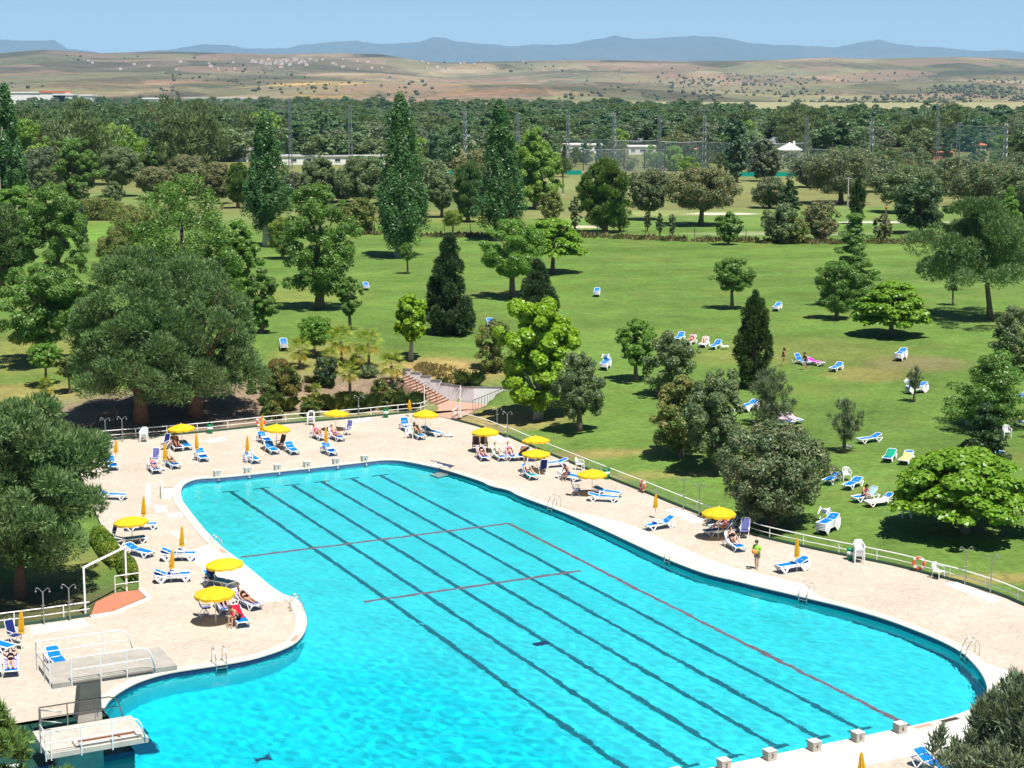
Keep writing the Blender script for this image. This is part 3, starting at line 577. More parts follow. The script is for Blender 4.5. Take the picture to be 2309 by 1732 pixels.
# depth marks painted on the coping
for (r_, u, v, mat, nm) in (('E', 1570, 1545, FADED, 'red'), ('E', 1662, 1527, BLACKM, 'dark'), ('K6', 1940, 1470, FADED, 'red'), ('A', 1870, 1455, FADED, 'red')):
    x, y = U(r_, u, v); i = nearest(x, y); p = POOLA[i] + PN[i] * .2; an = math.atan2(PN[i][1], PN[i][0]) + math.pi / 2; m = MB(); m.box(p[0], p[1], .039, .9, .26, .006, an); tag(m.build('coping_marking', mat), kind='structure')
# ------------------------------------------------------------------ pool ladders
def ladder(r_, u, v, label):
    x, y = U(r_, u, v); i = nearest(x, y); p = POOLA[i]; nn = PN[i]; an = math.atan2(nn[1], nn[0]) - math.pi / 2    # local +y points outwards
    o = empty('pool_ladder', (p[0], p[1], 0), an)
    for s_ in (-.25, .25):
        m = MB(); m.tube([(s_, .62, .03), (s_, .60, .5), (s_, .52, .68), (s_, .36, .75), (s_, .16, .66), (s_, -.02, .3), (s_, -.07, -.1), (s_, -.08, -.75)], .022, 8); m.build('rail', STEEL, o, True)
    for z in (-.12, -.37, -.6): m = MB(); m.box(0, -.08, z, .5, .09, .025); m.build('step', STEEL, o)
    tag(o, label, 'ladder', 'stainless pool ladders')
ladder('K4', 830, 1330, 'stainless ladder on the far part of the right pool edge near the umbrella')
ladder('D', 1690, 1330, 'stainless ladder on the right pool edge below the walking lime-shirted person')
ladder('E', 750, 712, 'stainless ladder on the right pool edge by the closed yellow umbrella')
ladder('E', 1850, 1095, 'stainless ladder on the rounded near right end of the pool')
ladder('K6', 1960, 1010, 'stainless ladder at the tip of the rounded peninsula')
ladder('K5', 2080, 700, 'stainless ladder on the left pool edge beside the red coping mark')
ladder('B', 1840, 790, 'stainless ladder on the left pool edge right of the diving platform')
# ------------------------------------------------------------------ diving platform
pl = empty('green_plinth', (0, 0, 0)); tag(pl, 'dark green painted base block under the diving platform', 'base block')
m = MB(); m.prism([tuple(Q0), tuple(Q1), tuple(Q2), tuple(Q3)], -4, -.12); m.build('block', GREENP, pl)
q = [Q0 - NB * 0 + PA * 0, Q1 - PA * 4.6, Q1 - PA * 4.6 + NB * 3.4, Q0 + NB * 3.4]
m = MB(); m.prism([tuple(p) for p in q], -.12, .16); m.build('step', GREENP, pl)
q = [Q0 - NB * .02, Q1 - PA * 4.5 - NB * .02, Q1 - PA * 4.5 + NB * .16, Q0 + NB * .16]
m = MB(); m.prism([tuple(p) for p in q], .16, .24); m.build('edge_cap', CONCL, pl)
dp = empty('diving_platform', (-17.74, 63.1, 0), YAW); tag(dp, 'concrete two-level diving platform with white guard rails', 'diving platform')
# local x along the boards (towards the pool), local y away from the camera
def slab(name, x0, x1, y0, y1, z0, z1, mat):
    m = MB(); m.box((x0 + x1) / 2, (y0 + y1) / 2, (z0 + z1) / 2, x1 - x0, y1 - y0, z1 - z0); return m.build(name, mat, dp)
def loc(wx, wy):
    d = np.array([wx + 17.74, wy - 63.1]); return float(d @ PA), float(d @ NB)
ux0, uy0 = loc(*U('M3', 555, 768, 3.0)); ux1, uy1 = loc(*U('M3', 1890, 575, 3.0)); lx0, ly0 = loc(*U('M3', 500, 1515, 1.0)); lx1, _ = loc(*U('M3', 1565, 1315, 1.0))
uyN = uy0 + 2.6; lyN = ly0 + 2.7
us = slab('upper_slab', ux0, ux1, uy0, uyN, 2.8, 3.0, CONC)
ls = slab('lower_slab', lx0, lx1, ly0, lyN, .8, 1.0, plain('stained_concrete', (.42, .40, .35), .85, .28, 2.2, bump=.2))
slab('support', lx0 + .6, lx1 - 1.6, ly0 + .8, lyN - .3, -.2, .8, CONC)
m = MB(); px_ = 2.1; py_ = 2.33
m.add([(px_ - .62, py_ - .28, 1.0), (px_ + .36, py_ - .28, 1.0), (px_ + .36, py_ + .5, 1.0), (px_ - .62, py_ + .5, 1.0), (px_ - .40, py_ - .26, 2.8), (px_ + .36, py_ - .26, 2.8), (px_ + .36, py_ + .4, 2.8), (px_ - .40, py_ + .4, 2.8)], [(3, 2, 1, 0), (4, 5, 6, 7), (0, 1, 5, 4), (1, 2, 6, 5), (2, 3, 7, 6), (3, 0, 4, 7)]); m.build('pillar', CONC, dp)
def guard(pts_xy, z, h, xs_posts, mat=WHITE, curved=True, name='guard_rail'):
    """rails along pts, posts at given points, front end curving down"""
    p = [Vector((a, b, z + h)) for a, b in pts_xy]; top = list(p)
    if curved:
        e = p[-1]; d = (p[-1] - p[-2]).normalized(); top = p[:-1] + [e - d * .35, e - d * .12 - Vector((0, 0, .08)), e - Vector((0, 0, .3)) + d * .04, e - Vector((0, 0, h)) + d * .18]
    m = MB(); m.tube(top, .028, 8); o = m.build(name, mat, dp, True)
    m = MB(); m.tube([(a, b, z + h * .5) for a, b in pts_xy], .022, 8); m.build('middle_rail', mat, o, True)
    for a, b in xs_posts: m = MB(); m.tube([(a, b, z - .25), (a, b, z + h)], .024, 8); m.build('post', mat, o)
e = .05
guard([(ux0 + .75, uy0 - e), (ux0 + 3.9, uy0 - e)], 3.0, .95, [(ux0 + .75, uy0 - e), (ux0 + 1.9, uy0 - e), (ux0 + 2.95, uy0 - e)])
guard([(ux0 - e, uy0 + .15), (ux0 - e, uyN + e), (ux0 + 3.7, uyN + e)], 3.0, .95, [(ux0 - e, uy0 + .15), (ux0 - e, uy0 + 1.2), (ux0 - e, uyN + e), (ux0 + 1.2, uyN + e), (ux0 + 2.7, uyN + e)])
guard([(lx0 - e, ly0 + .9), (lx0 - e, ly0 - e), (lx0 + 3.6, ly0 - e)], 1.0, .9, [(lx0 - e, ly0 + .9), (lx0 - e, ly0 - e), (lx0 + .15, ly0 - e), (lx0 + 1.3, ly0 - e), (lx0 + 2.5, ly0 - e)])
guard([(lx0 + 1.0, lyN - .8), (lx0 + .3, lyN - .2), (lx0 + .3, lyN + e), (lx1 - .5, lyN + e)], 1.0, .9, [(lx0 + .3, lyN - .2), (lx0 + .3, lyN + e), (lx0 + 1.4, lyN + e), (lx0 + 2.5, lyN + e)], GALV)
m = MB()
for (a, b, c_, d) in ((lx0 + 1.2, ly0 + .25, 1.03, 2.35), ): 
    m.box(lx0 + 2.4, ly0 + .18, 1.05, 2.5, .14, .1); m.box(lx0 + 2.4, ly0 + .75, 1.05, 2.5, .07, .1); m.box(lx0 + 1.2, ly0 + .46, 1.06, .16, .7, .12); m.box(lx0 + 3.6, ly0 + .46, 1.06, .16, .7, .12)
m.build('springboard_frame', CONCL, dp)
m = MB(); m.box(lx0 + 2.9, ly0 + .46, 1.04, .06, .5, .05); m.box(lx0 + 2.4, ly0 + .70, 1.035, 2.3, .03, .06); m.build('rusty_bar', plain('rust', (.22, .07, .04), .8, .3, 8), dp)
m = MB(); m.tube([(ux0 + .8, uy0 - .03, 2.9), (ux0 + 4.0, uy0 - .03, 2.9)], .03, 6); m.build('cable', BLACKM, dp)

# ------------------------------------------------------------------ railings round the deck
def railing(name, pts, label, h=.74, gap=2.35, mat=WHITE, lean=None, kerb=True, z0=0.0, group=None):
    o = empty(name, (pts[0][0], pts[0][1], z0)); b = np.array(pts[0]); P = [np.array(p) - b for p in resample(pts, .6)]
    m = MB(); m.tube([(p[0], p[1], h) for p in P], .032, 6); m.build('top_rail', mat, o, True)
    m = MB(); m.tube([(p[0], p[1], h * .52) for p in P], .024, 6); m.build('middle_rail', mat, o, True)
    post = MB().tube([(0, 0, -.02), (0, 0, h)], .028, 6).mesh('post', mat)
    Q = resample(pts, .1); acc = 0; last = Q[0]; spots = [Q[0]]
    for q in Q[1:]:
        acc += np.linalg.norm(q - last); last = q
        if acc >= gap: spots.append(q); acc = 0
    for q in spots: c = link('post', post, o); c.location = (q[0] - b[0], q[1] - b[1], 0)
    if kerb:
        m = MB(); n = len(P); v = []
        for i, p in enumerate(P):
            t = P[min(i + 1, n - 1)] - P[max(i - 1, 0)]; t = t / np.linalg.norm(t); q = np.array([-t[1], t[0]])
            for s_, z in ((.07, -.3), (.07, .14), (-.07, .14), (-.07, -.3)): w_ = p + q * s_; v.append((w_[0], w_[1], z))
        m.add(v, [(4 * i + k, 4 * i + 4 + k, 4 * i + 4 + (k + 1) % 4, 4 * i + (k + 1) % 4) for i in range(n - 1) for k in range(4)]); m.build('kerb', GREENK, o)
    tag(o, label, 'railing', group); return o
railing('deck_railing', FARRAIL, 'white tube railing along the far side of the deck under the pines')
railing('deck_railing', RIGHTRAIL, 'white tube railing along the right side of the deck before the lawn')
railing('deck_railing', [U('B', -300, 545), U('B', 0, 502), U('B', 395, 452), U('B', 745, 402)], 'white tube railing beside the shaded shower slab on the left')
railing('ramp_railing', [U('M4', 1598, 672), U('M4', 1935, 622)], 'short white railing between the red ramp and the hedge', kerb=False, gap=1.3, h=.95)
railing('gate_railing', [U('C', 1470, 292), U('K3', 622, 175)], 'short white rail end bent towards the brick stairs', kerb=False, gap=1.5)
railing('gate_railing', [U('C', 1730, 356), U('K3', 1150, 262)], 'short white rail return beside the landing of the brick stairs', kerb=False, gap=1.5)
# ------------------------------------------------------------------ red ramp and white archway on the left
RAMP = plain('red_tile_ramp', (.42, .16, .09), .8, .15, 2.5, bump=.2)
rp = [U('M4', 1262, 968), U('M4', 1500, 935), U('M4', 1610, 905), U('M4', 2030, 722), U('M4', 1925, 625), U('M4', 1600, 668), U('M4', 1330, 795)]
m = MB(); m.prism(rp, -.3, .05); tag(m.build('ramp_pavement', RAMP), kind='structure')
kb = [U('M4', 1255, 1000), U('M4', 1590, 945), U('M4', 2065, 745), U('M4', 1940, 620)]; P = resample(kb, .5); m = MB(); n = len(P); v = []
for i, p in enumerate(P):
    t = P[min(i + 1, n - 1)] - P[max(i - 1, 0)]; t /= np.linalg.norm(t); q = np.array([-t[1], t[0]])
    for s_, z in ((.09, -.2), (.09, .10), (-.09, .10), (-.09, -.2)): w_ = p + q * s_; v.append((w_[0], w_[1], z))
m.add(v, [(4 * i + k, 4 * i + 4 + k, 4 * i + 4 + (k + 1) % 4, 4 * i + (k + 1) % 4) for i in range(n - 1) for k in range(4)]); tag(m.build('ramp_kerb', APRON), kind='structure')
b0 = np.array(U('M4', 1183, 950)); b1 = np.array(U('M4', 1755, 640)); ar = empty('archway', (b0[0], b0[1], 0)); d = b1 - b0
for q in ((0, 0), tuple(d)): m = MB(); m.box(q[0], q[1], 1.2, .09, .09, 2.4, .5); m.build('post', WHITE, ar)
m = MB(); m.tube([(0, 0, 2.4), (d[0], d[1], 2.4)], .07, 4); m.build('beam', WHITE, ar); tag(ar, 'white square-tube archway over the red ramp', 'archway')
# shaded shower tray and pale pads
def pad(name, pts, z, mat, lift=.012): m = MB(); m.prism(pts, -.05, lift); return tag(m.build(name, mat), kind='structure')
pad('shower_pavement', [U('M4', 400, 1120), U('M4', 1160, 1020), U('M4', 1255, 1120), U('M4', 450, 1245)], 0, CONCL)
pad('shower_pavement', [U('M7', 1240, 745), U('M7', 1385, 718), U('M7', 1940, 920), U('M7', 1830, 975)], 0, APRON)
pad('shower_pavement', [U('D', 1655, 925), U('D', 1760, 908), U('D', 1990, 1008), U('D', 1900, 1035)], 0, APRON)
pad('shower_pavement', [U('K3', 1650, 640), U('K3', 1760, 590), U('K3', 1975, 670), U('K3', 1830, 720)], 0, APRON)
pad('shower_pavement', [U('K2', 1830, 350), U('K2', 2150, 312), U('K2', 2200, 345), U('K2', 1900, 392)], 0, APRON)
pad('patched_pavement', [U('K1', 875, 1185), U('K1', 958, 1185), U('K1', 952, 1535), U('K1', 872, 1535)], 0, APRON)
pad('patched_pavement', [U('K1', 1020, 1540), U('K1', 1190, 1560), U('K5', 1240, 100), U('K5', 1060, 120)], 0, APRON)
pad('patched_pavement', [U('K5', 1200, 140), U('K5', 1460, 120), U('K5', 1490, 165), U('K5', 1260, 190)], 0, APRON, .009)
pad('patched_pavement', [U('K5', 1290, 440), U('K5', 1440, 425), U('K5', 1560, 620), U('K5', 1400, 540)], 0, APRON, .009)
pad('patched_pavement', [U('K1', 1830, 470), U('K1', 2200, 400), U('K1', 2212, 470), U('K1', 1950, 500)], 0, APRON, .007)
# ------------------------------------------------------------------ brick stairs and white retaining wall
TREAD = plain('terracotta_tread', (.42, .26, .19), .85, .15, 3, bump=.2); NOSE = plain('dark_nosing', (.10, .06, .05), .8, .1, 4); RENDER = plain('white_render', (.66, .66, .68), .8, .08, .8, bump=.1)
s0 = np.array([-5.33, 143.23]); s1 = np.array([-6.29, 140.99]); top = np.array([-8.92, 144.58]); run = (top - s0) / 13
stt = empty('brick_stairs', (s0[0], s0[1], 0)); tag(stt, 'terracotta stairs climbing from the deck to the upper lawn', 'stairs')
wv_ = s1 - s0
for i in range(13):
    a = run * i; b = run * (i + 1.0); z = .154 * (i + 1); m = MB(); m.prism([tuple(a), tuple(a + wv_), tuple(b + wv_), tuple(b)], -.5, z); m.build('step', TREAD, stt)
    c = a + run * .16; m = MB(); m.prism([tuple(a - run * .04), tuple(a + wv_ - run * .04), tuple(c + wv_), tuple(c)], z - .03, z + .008); m.build('nosing', NOSE, stt)
m = MB(); hp = [wv_ + run * t for t in (0, 13)]
m.tube([(hp[0][0], hp[0][1], .95), (hp[1][0], hp[1][1], 2.95)], .025, 6)
for t in range(0, 14, 2): q = wv_ + run * t; m.tube([(q[0], q[1], .154 * t), (q[0], q[1], .154 * t + .95)], .02, 6)
m.build('handrail', BLACKM, stt)
land = [tuple(s0), tuple(s1), U('K3', 800, 190), U('K3', 640, 260), U('C', 1478, 296), U('C', 1728, 352), U('K3', 1160, 300), U('M5', 1315, 600), U('M5', 1420, 560), U('M5', 1500, 520), U('M5', 1320, 505)]
pad('landing_pavement', land, 0, TREAD, .02)
w1 = np.array(U('M5', 1330, 500)); w2 = np.array(U('M5', 1820, 425, .5)); wl = empty('retaining_wall', (s0[0], s0[1], 0)); tag(wl, 'white rendered retaining wall stepping down beside the brick stairs', 'wall')
off = np.array([run[1], -run[0]]); off = off / np.linalg.norm(off); off = off if np.dot(off, wv_) < 0 else -off
edge = [top - s0 + run * 1.5, top - s0 - run * 1.2, top - s0 - run * 4.2, top - s0 - run * 7.4, top - s0 - run * 10.5, np.zeros(2)]
zt = [2.45, 2.2, 1.95, 1.65, 1.4]
for i in range(5):
    a, b = edge[i], edge[i + 1]; m = MB(); m.prism([tuple(a + off * .02), tuple(b + off * .02), tuple(b + off * .27), tuple(a + off * .27)], -.4, zt[i]); m.build('wall_panel', RENDER, wl)
    m = MB(); m.prism([tuple(a - off * .02), tuple(b - off * .02), tuple(b + off * .33), tuple(a + off * .33)], zt[i], zt[i] + .07); m.build('coping', GALV, wl)
for a, b, z0_, z1_ in ((np.zeros(2), w1 - s0, 1.35, 1.3), (w1 - s0, w2 - s0, 1.3, 1.15)):
    t = (b - a) / np.linalg.norm(b - a); q = np.array([-t[1], t[0]]); q = q if q[1] > 0 else -q
    m = MB(); m.prism([tuple(a), tuple(b), tuple(b + q * .27), tuple(a + q * .27)], -.4, [z0_, z1_, z1_, z0_]); m.build('wall_panel', RENDER, wl)
    m = MB(); m.prism([tuple(a - q * .03), tuple(b - q * .03), tuple(b + q * .32), tuple(a + q * .32)], [z0_, z1_, z1_, z0_], [z0_ + .07, z1_ + .07, z1_ + .07, z0_ + .07]); m.build('coping', GALV, wl)
f0 = np.array(U('M5', 1320, 600)); f1 = np.array(U('M5', 1755, 415, .35)); fr = empty('balustrade', (f0[0], f0[1], 0)); tag(fr, 'dark metal balustrade beside the landing below the white wall', 'balustrade')
m = MB(); d = f1 - f0; m.tube([(0, 0, 1.0), (d[0], d[1], 1.3)], .025, 6); m.tube([(0, 0, .1), (d[0], d[1], .4)], .02, 6); m.build('rail', BLACKM, fr)
bal = MB().tube([(0, 0, .1), (0, 0, 1.0)], .016, 5).mesh('baluster', BLACKM)
for i in range(16): c = link('baluster', bal, fr); c.location = (d[0] * i / 15, d[1] * i / 15, .3 * i / 15)
for (r_, u, v, h, lb) in (('M5', 815, 575, 2.0, 'tall thin white lamp post beside the left rail end at the stairs'), ('M5', 1190, 650, 2.6, 'tall thin white lamp post beside the right rail end at the landing')):
    x, y = U(r_, u, v); o = empty('lamp_post', (x, y, 0)); m = MB(); m.tube([(0, 0, 0), (0, 0, h)], .05, 8); m.build('pole', WHITE, o); m = MB(); m.box(0, 0, .02, .2, .2, .04); m.build('foot_plate', WHITE, o); tag(o, lb, 'post')
# ------------------------------------------------------------------ sun loungers
LEN, WID = 1.92, .62
def lounger_proto(ang, sling=BLUE):
    o = empty('sun_lounger'); a = math.radians(ang); hy = -.30; bl = .68
    m = MB()
    for s_ in (-1, 1): m.tube([(s_ * WID / 2, hy, .34), (s_ * WID / 2, .35, .335), (s_ * WID / 2, .94, .32)], .026, 6, flat=1.5)
    m.tube([(-WID / 2, .94, .32), (WID / 2, .94, .32)], .03, 6); m.tube([(-WID / 2, hy, .33), (WID / 2, hy, .33)], .022, 6); m.build('frame', PLASTIC, o, True)
    m = MB(); n = 6; v = []
    for i in range(n + 1):
        y = hy + .02 + (.92 - hy) * i / n; z = .335 + .012 * math.sin(i * 1.1) - .02 * i / n
        for x, dz in ((-.285, .012), (0, -.012), (.285, .012)): v.append((x, y, z + dz))
    m.add(v, [(3 * i + k, 3 * i + k + 1, 3 * i + 4 + k, 3 * i + 3 + k) for i in range(n) for k in range(2)]); m.build('seat', sling, o, True)
    bk = link('backrest', None, o) if False else None
    m = MB(); v = []
    def bp(t, x, up): return (x, hy - math.cos(a) * bl * t - math.sin(a) * up, .34 + math.sin(a) * bl * t + math.cos(a) * up)
    for i in range(5):
        t = i / 4
        for x, dz in ((-.285, .01), (0, -.012), (.285, .01)): v.append(bp(t, x, dz))
    m.add(v, [(3 * i + k + 1, 3 * i + k, 3 * i + 3 + k, 3 * i + 4 + k) for i in range(4) for k in range(2)]); bk = m.build('backrest', sling, o, True)
    m = MB(); m.tube([bp(0, -WID / 2, 0), bp(.9, -WID / 2, 0), bp(1.03, -WID / 2 + .1, 0), bp(1.03, WID / 2 - .1, 0), bp(.9, WID / 2, 0), bp(0, WID / 2, 0)], .026, 6); m.build('back_frame', PLASTIC, bk, True)
    for s_ in (-1, 1):
        for y0, y1, y2 in ((.42, .64, .93), (-.36, -.62, -.95)):
            m = MB(); x = s_ * (WID / 2 + .012); zt = .33 if y0 > 0 else .33 
            m.tube([(x, y0, zt), (x, y1 - (y1 - y0) * .12, .03), (x, y1 + (y2 - y1) * .12, .03), (x, y2, zt if y0 > 0 else .33)], .027, 6, flat=1.3); m.build('leg', PLASTIC, o, True)
    if ang > 3:
        m = MB()
        for s_ in (-1, 1): m.tube([(s_ * (WID / 2 - .0), hy, .33), (s_ * WID / 2, -.95, .33)], .022, 6)
        m.tube([(-WID / 2, -.95, .33), (WID / 2, -.95, .33)], .022, 6); m.build('rear_frame', PLASTIC, o, True)
        p = bp(.55, 0, -.02); m = MB(); m.tube([(-.2, -.62, .33), (-.2, p[1], p[2])], .014, 5); m.tube([(.2, -.62, .33), (.2, p[1], p[2])], .014, 5); m.tube([(-.2, p[1], p[2]), (.2, p[1], p[2])], .014, 5); m.build('back_stay', PLASTIC, o)
    return o
LPROTO = {}
USED = {}
def thing_copy(cache, key, make):
    if key not in cache: cache[key] = make(); return cache[key]
    return copy_tree(cache[key])
def setz(o, x, y, z, rz): o.location = (x, y, z); o.rotation_euler = (0, 0, rz)
TOWELS = {}
def towel_mat(c):
    if c not in TOWELS:
        TOWELS[c] = {'white': lambda: cloth('white_towel', (.80, .79, .80)), 'red': lambda: cloth('red_towel', (.62, .02, .05)), 'teal': lambda: cloth('teal_towel', (.05, .48, .55)), 'green': lambda: cloth('green_towel', (.02, .36, .22)), 'pink': lambda: cloth('pink_towel', (.78, .30, .33), (.8, .7, .7), 3),
                     'magenta': lambda: cloth('magenta_towel', (.55, .06, .45)), 'palepink': lambda: cloth('pale_pink_towel', (.72, .52, .60)), 'yellow': lambda: cloth('yellow_towel', (.82, .66, .25)), 'aqua': lambda: cloth('pale_aqua_towel', (.42, .66, .72)), 'paleblue': lambda: cloth('pale_blue_towel', (.34, .52, .80)), 'mint': lambda: cloth('mint_striped_towel', (.42, .72, .48), (.75, .85, .7), 2.5),
                     'lilac': lambda: cloth('lilac_towel', (.48, .36, .58), (.7, .6, .72), 3), 'navystripe': lambda: cloth('navy_patterned_towel', (.05, .08, .38), (.62, .62, .72), 4), 'violetwhite': lambda: cloth('violet_and_white_towel', (.22, .18, .48), (.75, .72, .8), 3), 'brown': lambda: cloth('brown_towel', (.28, .16, .08)), 'black': lambda: cloth('dark_patterned_towel', (.05, .03, .09), (.3, .12, .1), 2), 'orange': lambda: cloth('orange_towel', (.75, .24, .12), (.5, .3, .6), 1.5)}[c]()
    return TOWELS[c]
def towel(x, y, z, rz, ang, col, label, span=(-.9, .55)):
    a = math.radians(ang); v = []; pts = []
    o = empty('beach_towel', (x, y, z), rz); 
    for t in np.linspace(span[0], span[1], 9):
        if t < -.30: d = -.30 - t; yy = -.30 - math.cos(a) * d; zz = .372 + math.sin(a) * d
        else: yy = t; zz = .362 - .02 * (t + .3)
        pts.append((yy, zz))
    m = MB()
    for yy, zz in pts:
        for xx, dz in ((-.335, -.10), (-.30, .0), (-.1, -.008), (.1, .004), (.30, 0), (.335, -.13)): v.append((xx, yy, zz + dz + .006 * math.sin(yy * 9 + xx * 7)))
    m.add(v, [(6 * i + k, 6 * i + k + 1, 6 * i + 7 + k, 6 * i + 6 + k) for i in range(len(pts) - 1) for k in range(5)])
    me = m.mesh('beach_towel', towel_mat(col), True); bpy.data.objects.remove(o); o = link('beach_towel', me); setz(o, x, y, z, rz); tag(o, label, 'towel'); return o
def table_proto():
    o = empty('side_table'); m = MB(); n = 20; v = []
    def ring(w, h, z): return [(w * max(-1, min(1, 1.25 * math.cos(2 * math.pi * k / n))), h * max(-1, min(1, 1.25 * math.sin(2 * math.pi * k / n))), z) for k in range(n)]
    R = [ring(.34, .25, 0), ring(.34, .25, .05), ring(.15, .07, .05), ring(.15, .07, 0)]
    v = sum(R, []); m.add(v, [(i * n + k, i * n + (k + 1) % n, ((i + 1) % 4) * n + (k + 1) % n, ((i + 1) % 4) * n + k) for i in range(4) for k in range(n)]); m.build('top', PLASTIC, o)
    for sx in (-1, 1):
        for sy in (-1, 1): m = MB(); m.tube([(sx * .29, sy * .2, 0), (sx * .32, sy * .22, -.10)], .02, 6); m.build('leg', PLASTIC, o)
    return o
TCACHE = {}
def side_table(x, y, z, rz, label):
    o = thing_copy(TCACHE, 't', table_proto); setz(o, x, y, z, rz); tag(o, label, 'side table', 'white side tables'); return o
LOUNGERS = {}
def lounger(key, r_, h, f, label, ang=30, n=1, tw=None, twl=None, span=(-.9, .55), table=None, lawn=False, sling=BLUE, group='blue sun loungers'):
    hp = GP(r_, *h) if lawn else U(r_, *h) + (0.0,); fp = GP(r_, *f) if lawn else U(r_, *f) + (0.0,)
    x, y, z = (hp[0] + fp[0]) / 2, (hp[1] + fp[1]) / 2, (hp[2] + fp[2]) / 2
    rz = math.atan2(fp[1] - hp[1], fp[0] - hp[0]) - math.pi / 2
    if lawn: z = g1(x, y) + .01
    for i in range(n):
        aa = ang if i == n - 1 else min(ang, 14)
        o = thing_copy(LPROTO, (aa, sling.name), lambda: lounger_proto(aa, sling)); setz(o, x, y, z + .095 * i, rz)
        lb = label if n == 1 else ('topmost of ' if i == n - 1 else 'lower one of ' if n == 2 else 'one under the topmost of ') + label
        tag(o, lb, 'lounger', group)
    zt = z + .095 * (n - 1); LOUNGERS[key] = (x, y, zt, rz, ang)
    if tw: towel(x, y, zt, rz, ang, tw, twl, span)
    if table:
        c, s_ = math.cos(rz), math.sin(rz); yy = .12; side_table(x - s_ * yy, y + c * yy, zt + .455, rz, table)
lg = lounger
lg('a1', 'K1', (275, 880), (352, 985), 'blue lounger under a white table at the edge of the near left pine', 35, table='white table on the blue lounger at the near left pine edge')
lg('a2', 'K1', (955, 925), (1090, 1055), 'lounger with a lying sunbather on violet towel left of the steps', 22, tw='violetwhite', twl='violet and white towel under the sunbather left of the entry steps')
lg('a3', 'K1', (1225, 870), (1400, 950), 'lounger with a teal towel left of starting block one', 40, tw='teal', twl='teal towel hanging from the lounger near the patterned chair', span=(-.92, .2))
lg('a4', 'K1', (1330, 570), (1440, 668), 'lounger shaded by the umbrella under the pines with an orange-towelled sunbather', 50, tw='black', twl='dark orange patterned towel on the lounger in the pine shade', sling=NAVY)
lg('a5', 'K1', (1470, 560), (1590, 640), 'empty lounger in umbrella shade next to the orange-towelled one', 8)
lg('a6', 'K1', (1745, 735), (1870, 845), 'blue lounger with white table just right of the umbrella under the pines', 35, table='white table on the blue lounger right of the pine shade umbrella')
lg('a7', 'K1', (180, 1440), (470, 1445), 'lounger half hidden behind the near left pine crown beside the white strip', 20)
lg('b1', 'K2', (345, 690), (500, 765), 'blue lounger with a white table below the life ring', 35, table='white table on the blue lounger below the life ring')
lg('b2', 'K2', (470, 850), (605, 930), 'lounger shaded left of the brown chair', 30)
lg('b3', 'K2', (805, 855), (940, 940), 'plain blue lounger right of the brown chair', 32)
lg('b4', 'K2', (140, 1005), (285, 1080), 'blue lounger with a white chair tipped against it above block two', 32)
lg('b5', 'K2', (1245, 635), (1390, 692), 'lounger with a sunbather on red towel left of the umbrella by the chair stack', 42, tw='pink', twl='red striped towel under the sunbather below the white chair stack')
lg('b6', 'K2', (1535, 650), (1690, 708), 'lounger with a sunbather on pink towel next to the violet chair', 45, tw='pink', twl='pink towel under the sunbather next to the violet chair', span=(-.9, .15))
lg('b7', 'K2', (1425, 880), (1560, 948), 'blue lounger with white table above starting blocks four and five', 35, table='white table on the blue lounger above block five')
lg('c1', 'K3', (205, 480), (335, 560), 'blue lounger with white table left of the green-towelled sunbather', 55, table='white table on the lounger left of the green-towelled sunbather')
lg('c2', 'K3', (400, 620), (520, 678), 'lounger with a sunbather on a green towel near the far corner', 50, tw='green', twl='green towel behind the sunbather near the far pool corner', span=(-.9, .3))
lg('c3', 'K3', (580, 590), (815, 628), 'dark shaded lounger right of the green-towelled sunbather', 25)
lg('c4', 'K3', (1490, 955), (1590, 1040), 'lounger with a pale sunbather in front of the two brown chairs', 40, tw='orange', twl='orange towel on the lounger before the two brown chairs')
lg('c5', 'K3', (1745, 965), (1870, 1032), 'lounger with a mint towel between two sunbathers', 48, tw='mint', twl='mint striped towel on the middle lounger of the trio', span=(-.92, .4))
lg('c6', 'K3', (1960, 965), (2055, 1028), 'lounger with a lilac towel right of the mint one', 52, tw='lilac', twl='lilac towel on the lounger right of the mint one', span=(-.92, .3))
lg('d1', 'K4', (330, 830), (470, 905), 'lounger with turquoise towel and navy back below the twin umbrellas', 48, tw='teal', twl='turquoise towel on the seat below the twin umbrellas', span=(-.25, .9), sling=BLUE)
lg('d2', 'K4', (925, 680), (690, 695), 'empty blue lounger by the railing right of the twin umbrellas', 20)
lg('d3', 'K4', (905, 865), (1225, 930), 'lounger with a white towel where a man sits on the edge', 25, tw='white', twl='white towel hanging over the head of the seated man\'s lounger', span=(-.92, -.1))
lg('d4', 'K4', (1410, 1245), (1850, 1265), 'blue lounger nearer the pool of the pair by the lone umbrella', 14)
lg('d5', 'K4', (1510, 1150), (1890, 1195), 'blue lounger farther from the pool of the pair by the lone umbrella', 18)
lg('d6', 'K4', (330, 500), (225, 590), 'lounger with brown towel half hidden under the twin umbrellas', 35, tw='brown', twl='brown towel on the lounger half hidden under the twin umbrellas', span=(-.92, .2))
lg('e1', 'D', (1690, 1065), (1535, 1088), 'blue lounger with white table beside the closed umbrella near the pool ladder', 30, n=1, table='white table on the lounger beside the closed umbrella near the ladder')
lg('e2', 'K7', (730, 615), (320, 655), 'front lounger under the umbrella by the holm oak', 45)
lg('e3', 'K7', (800, 540), (430, 575), 'rear lounger under the umbrella by the holm oak', 45)
lg('e4', 'K7', (690, 815), (870, 918), 'lounger with white towel where a woman reads sitting up', 48, tw='white', twl='white towel on the reading woman\'s lounger', span=(-.92, .25))
lg('e5', 'K7', (1920, 1215), (1560, 1265), 'loungers piled beside the closed umbrella near the white chair stack', 25, n=2)
lg('f1', 'K5', (610, 415), (990, 385), 'blue lounger behind the left umbrella', 30)
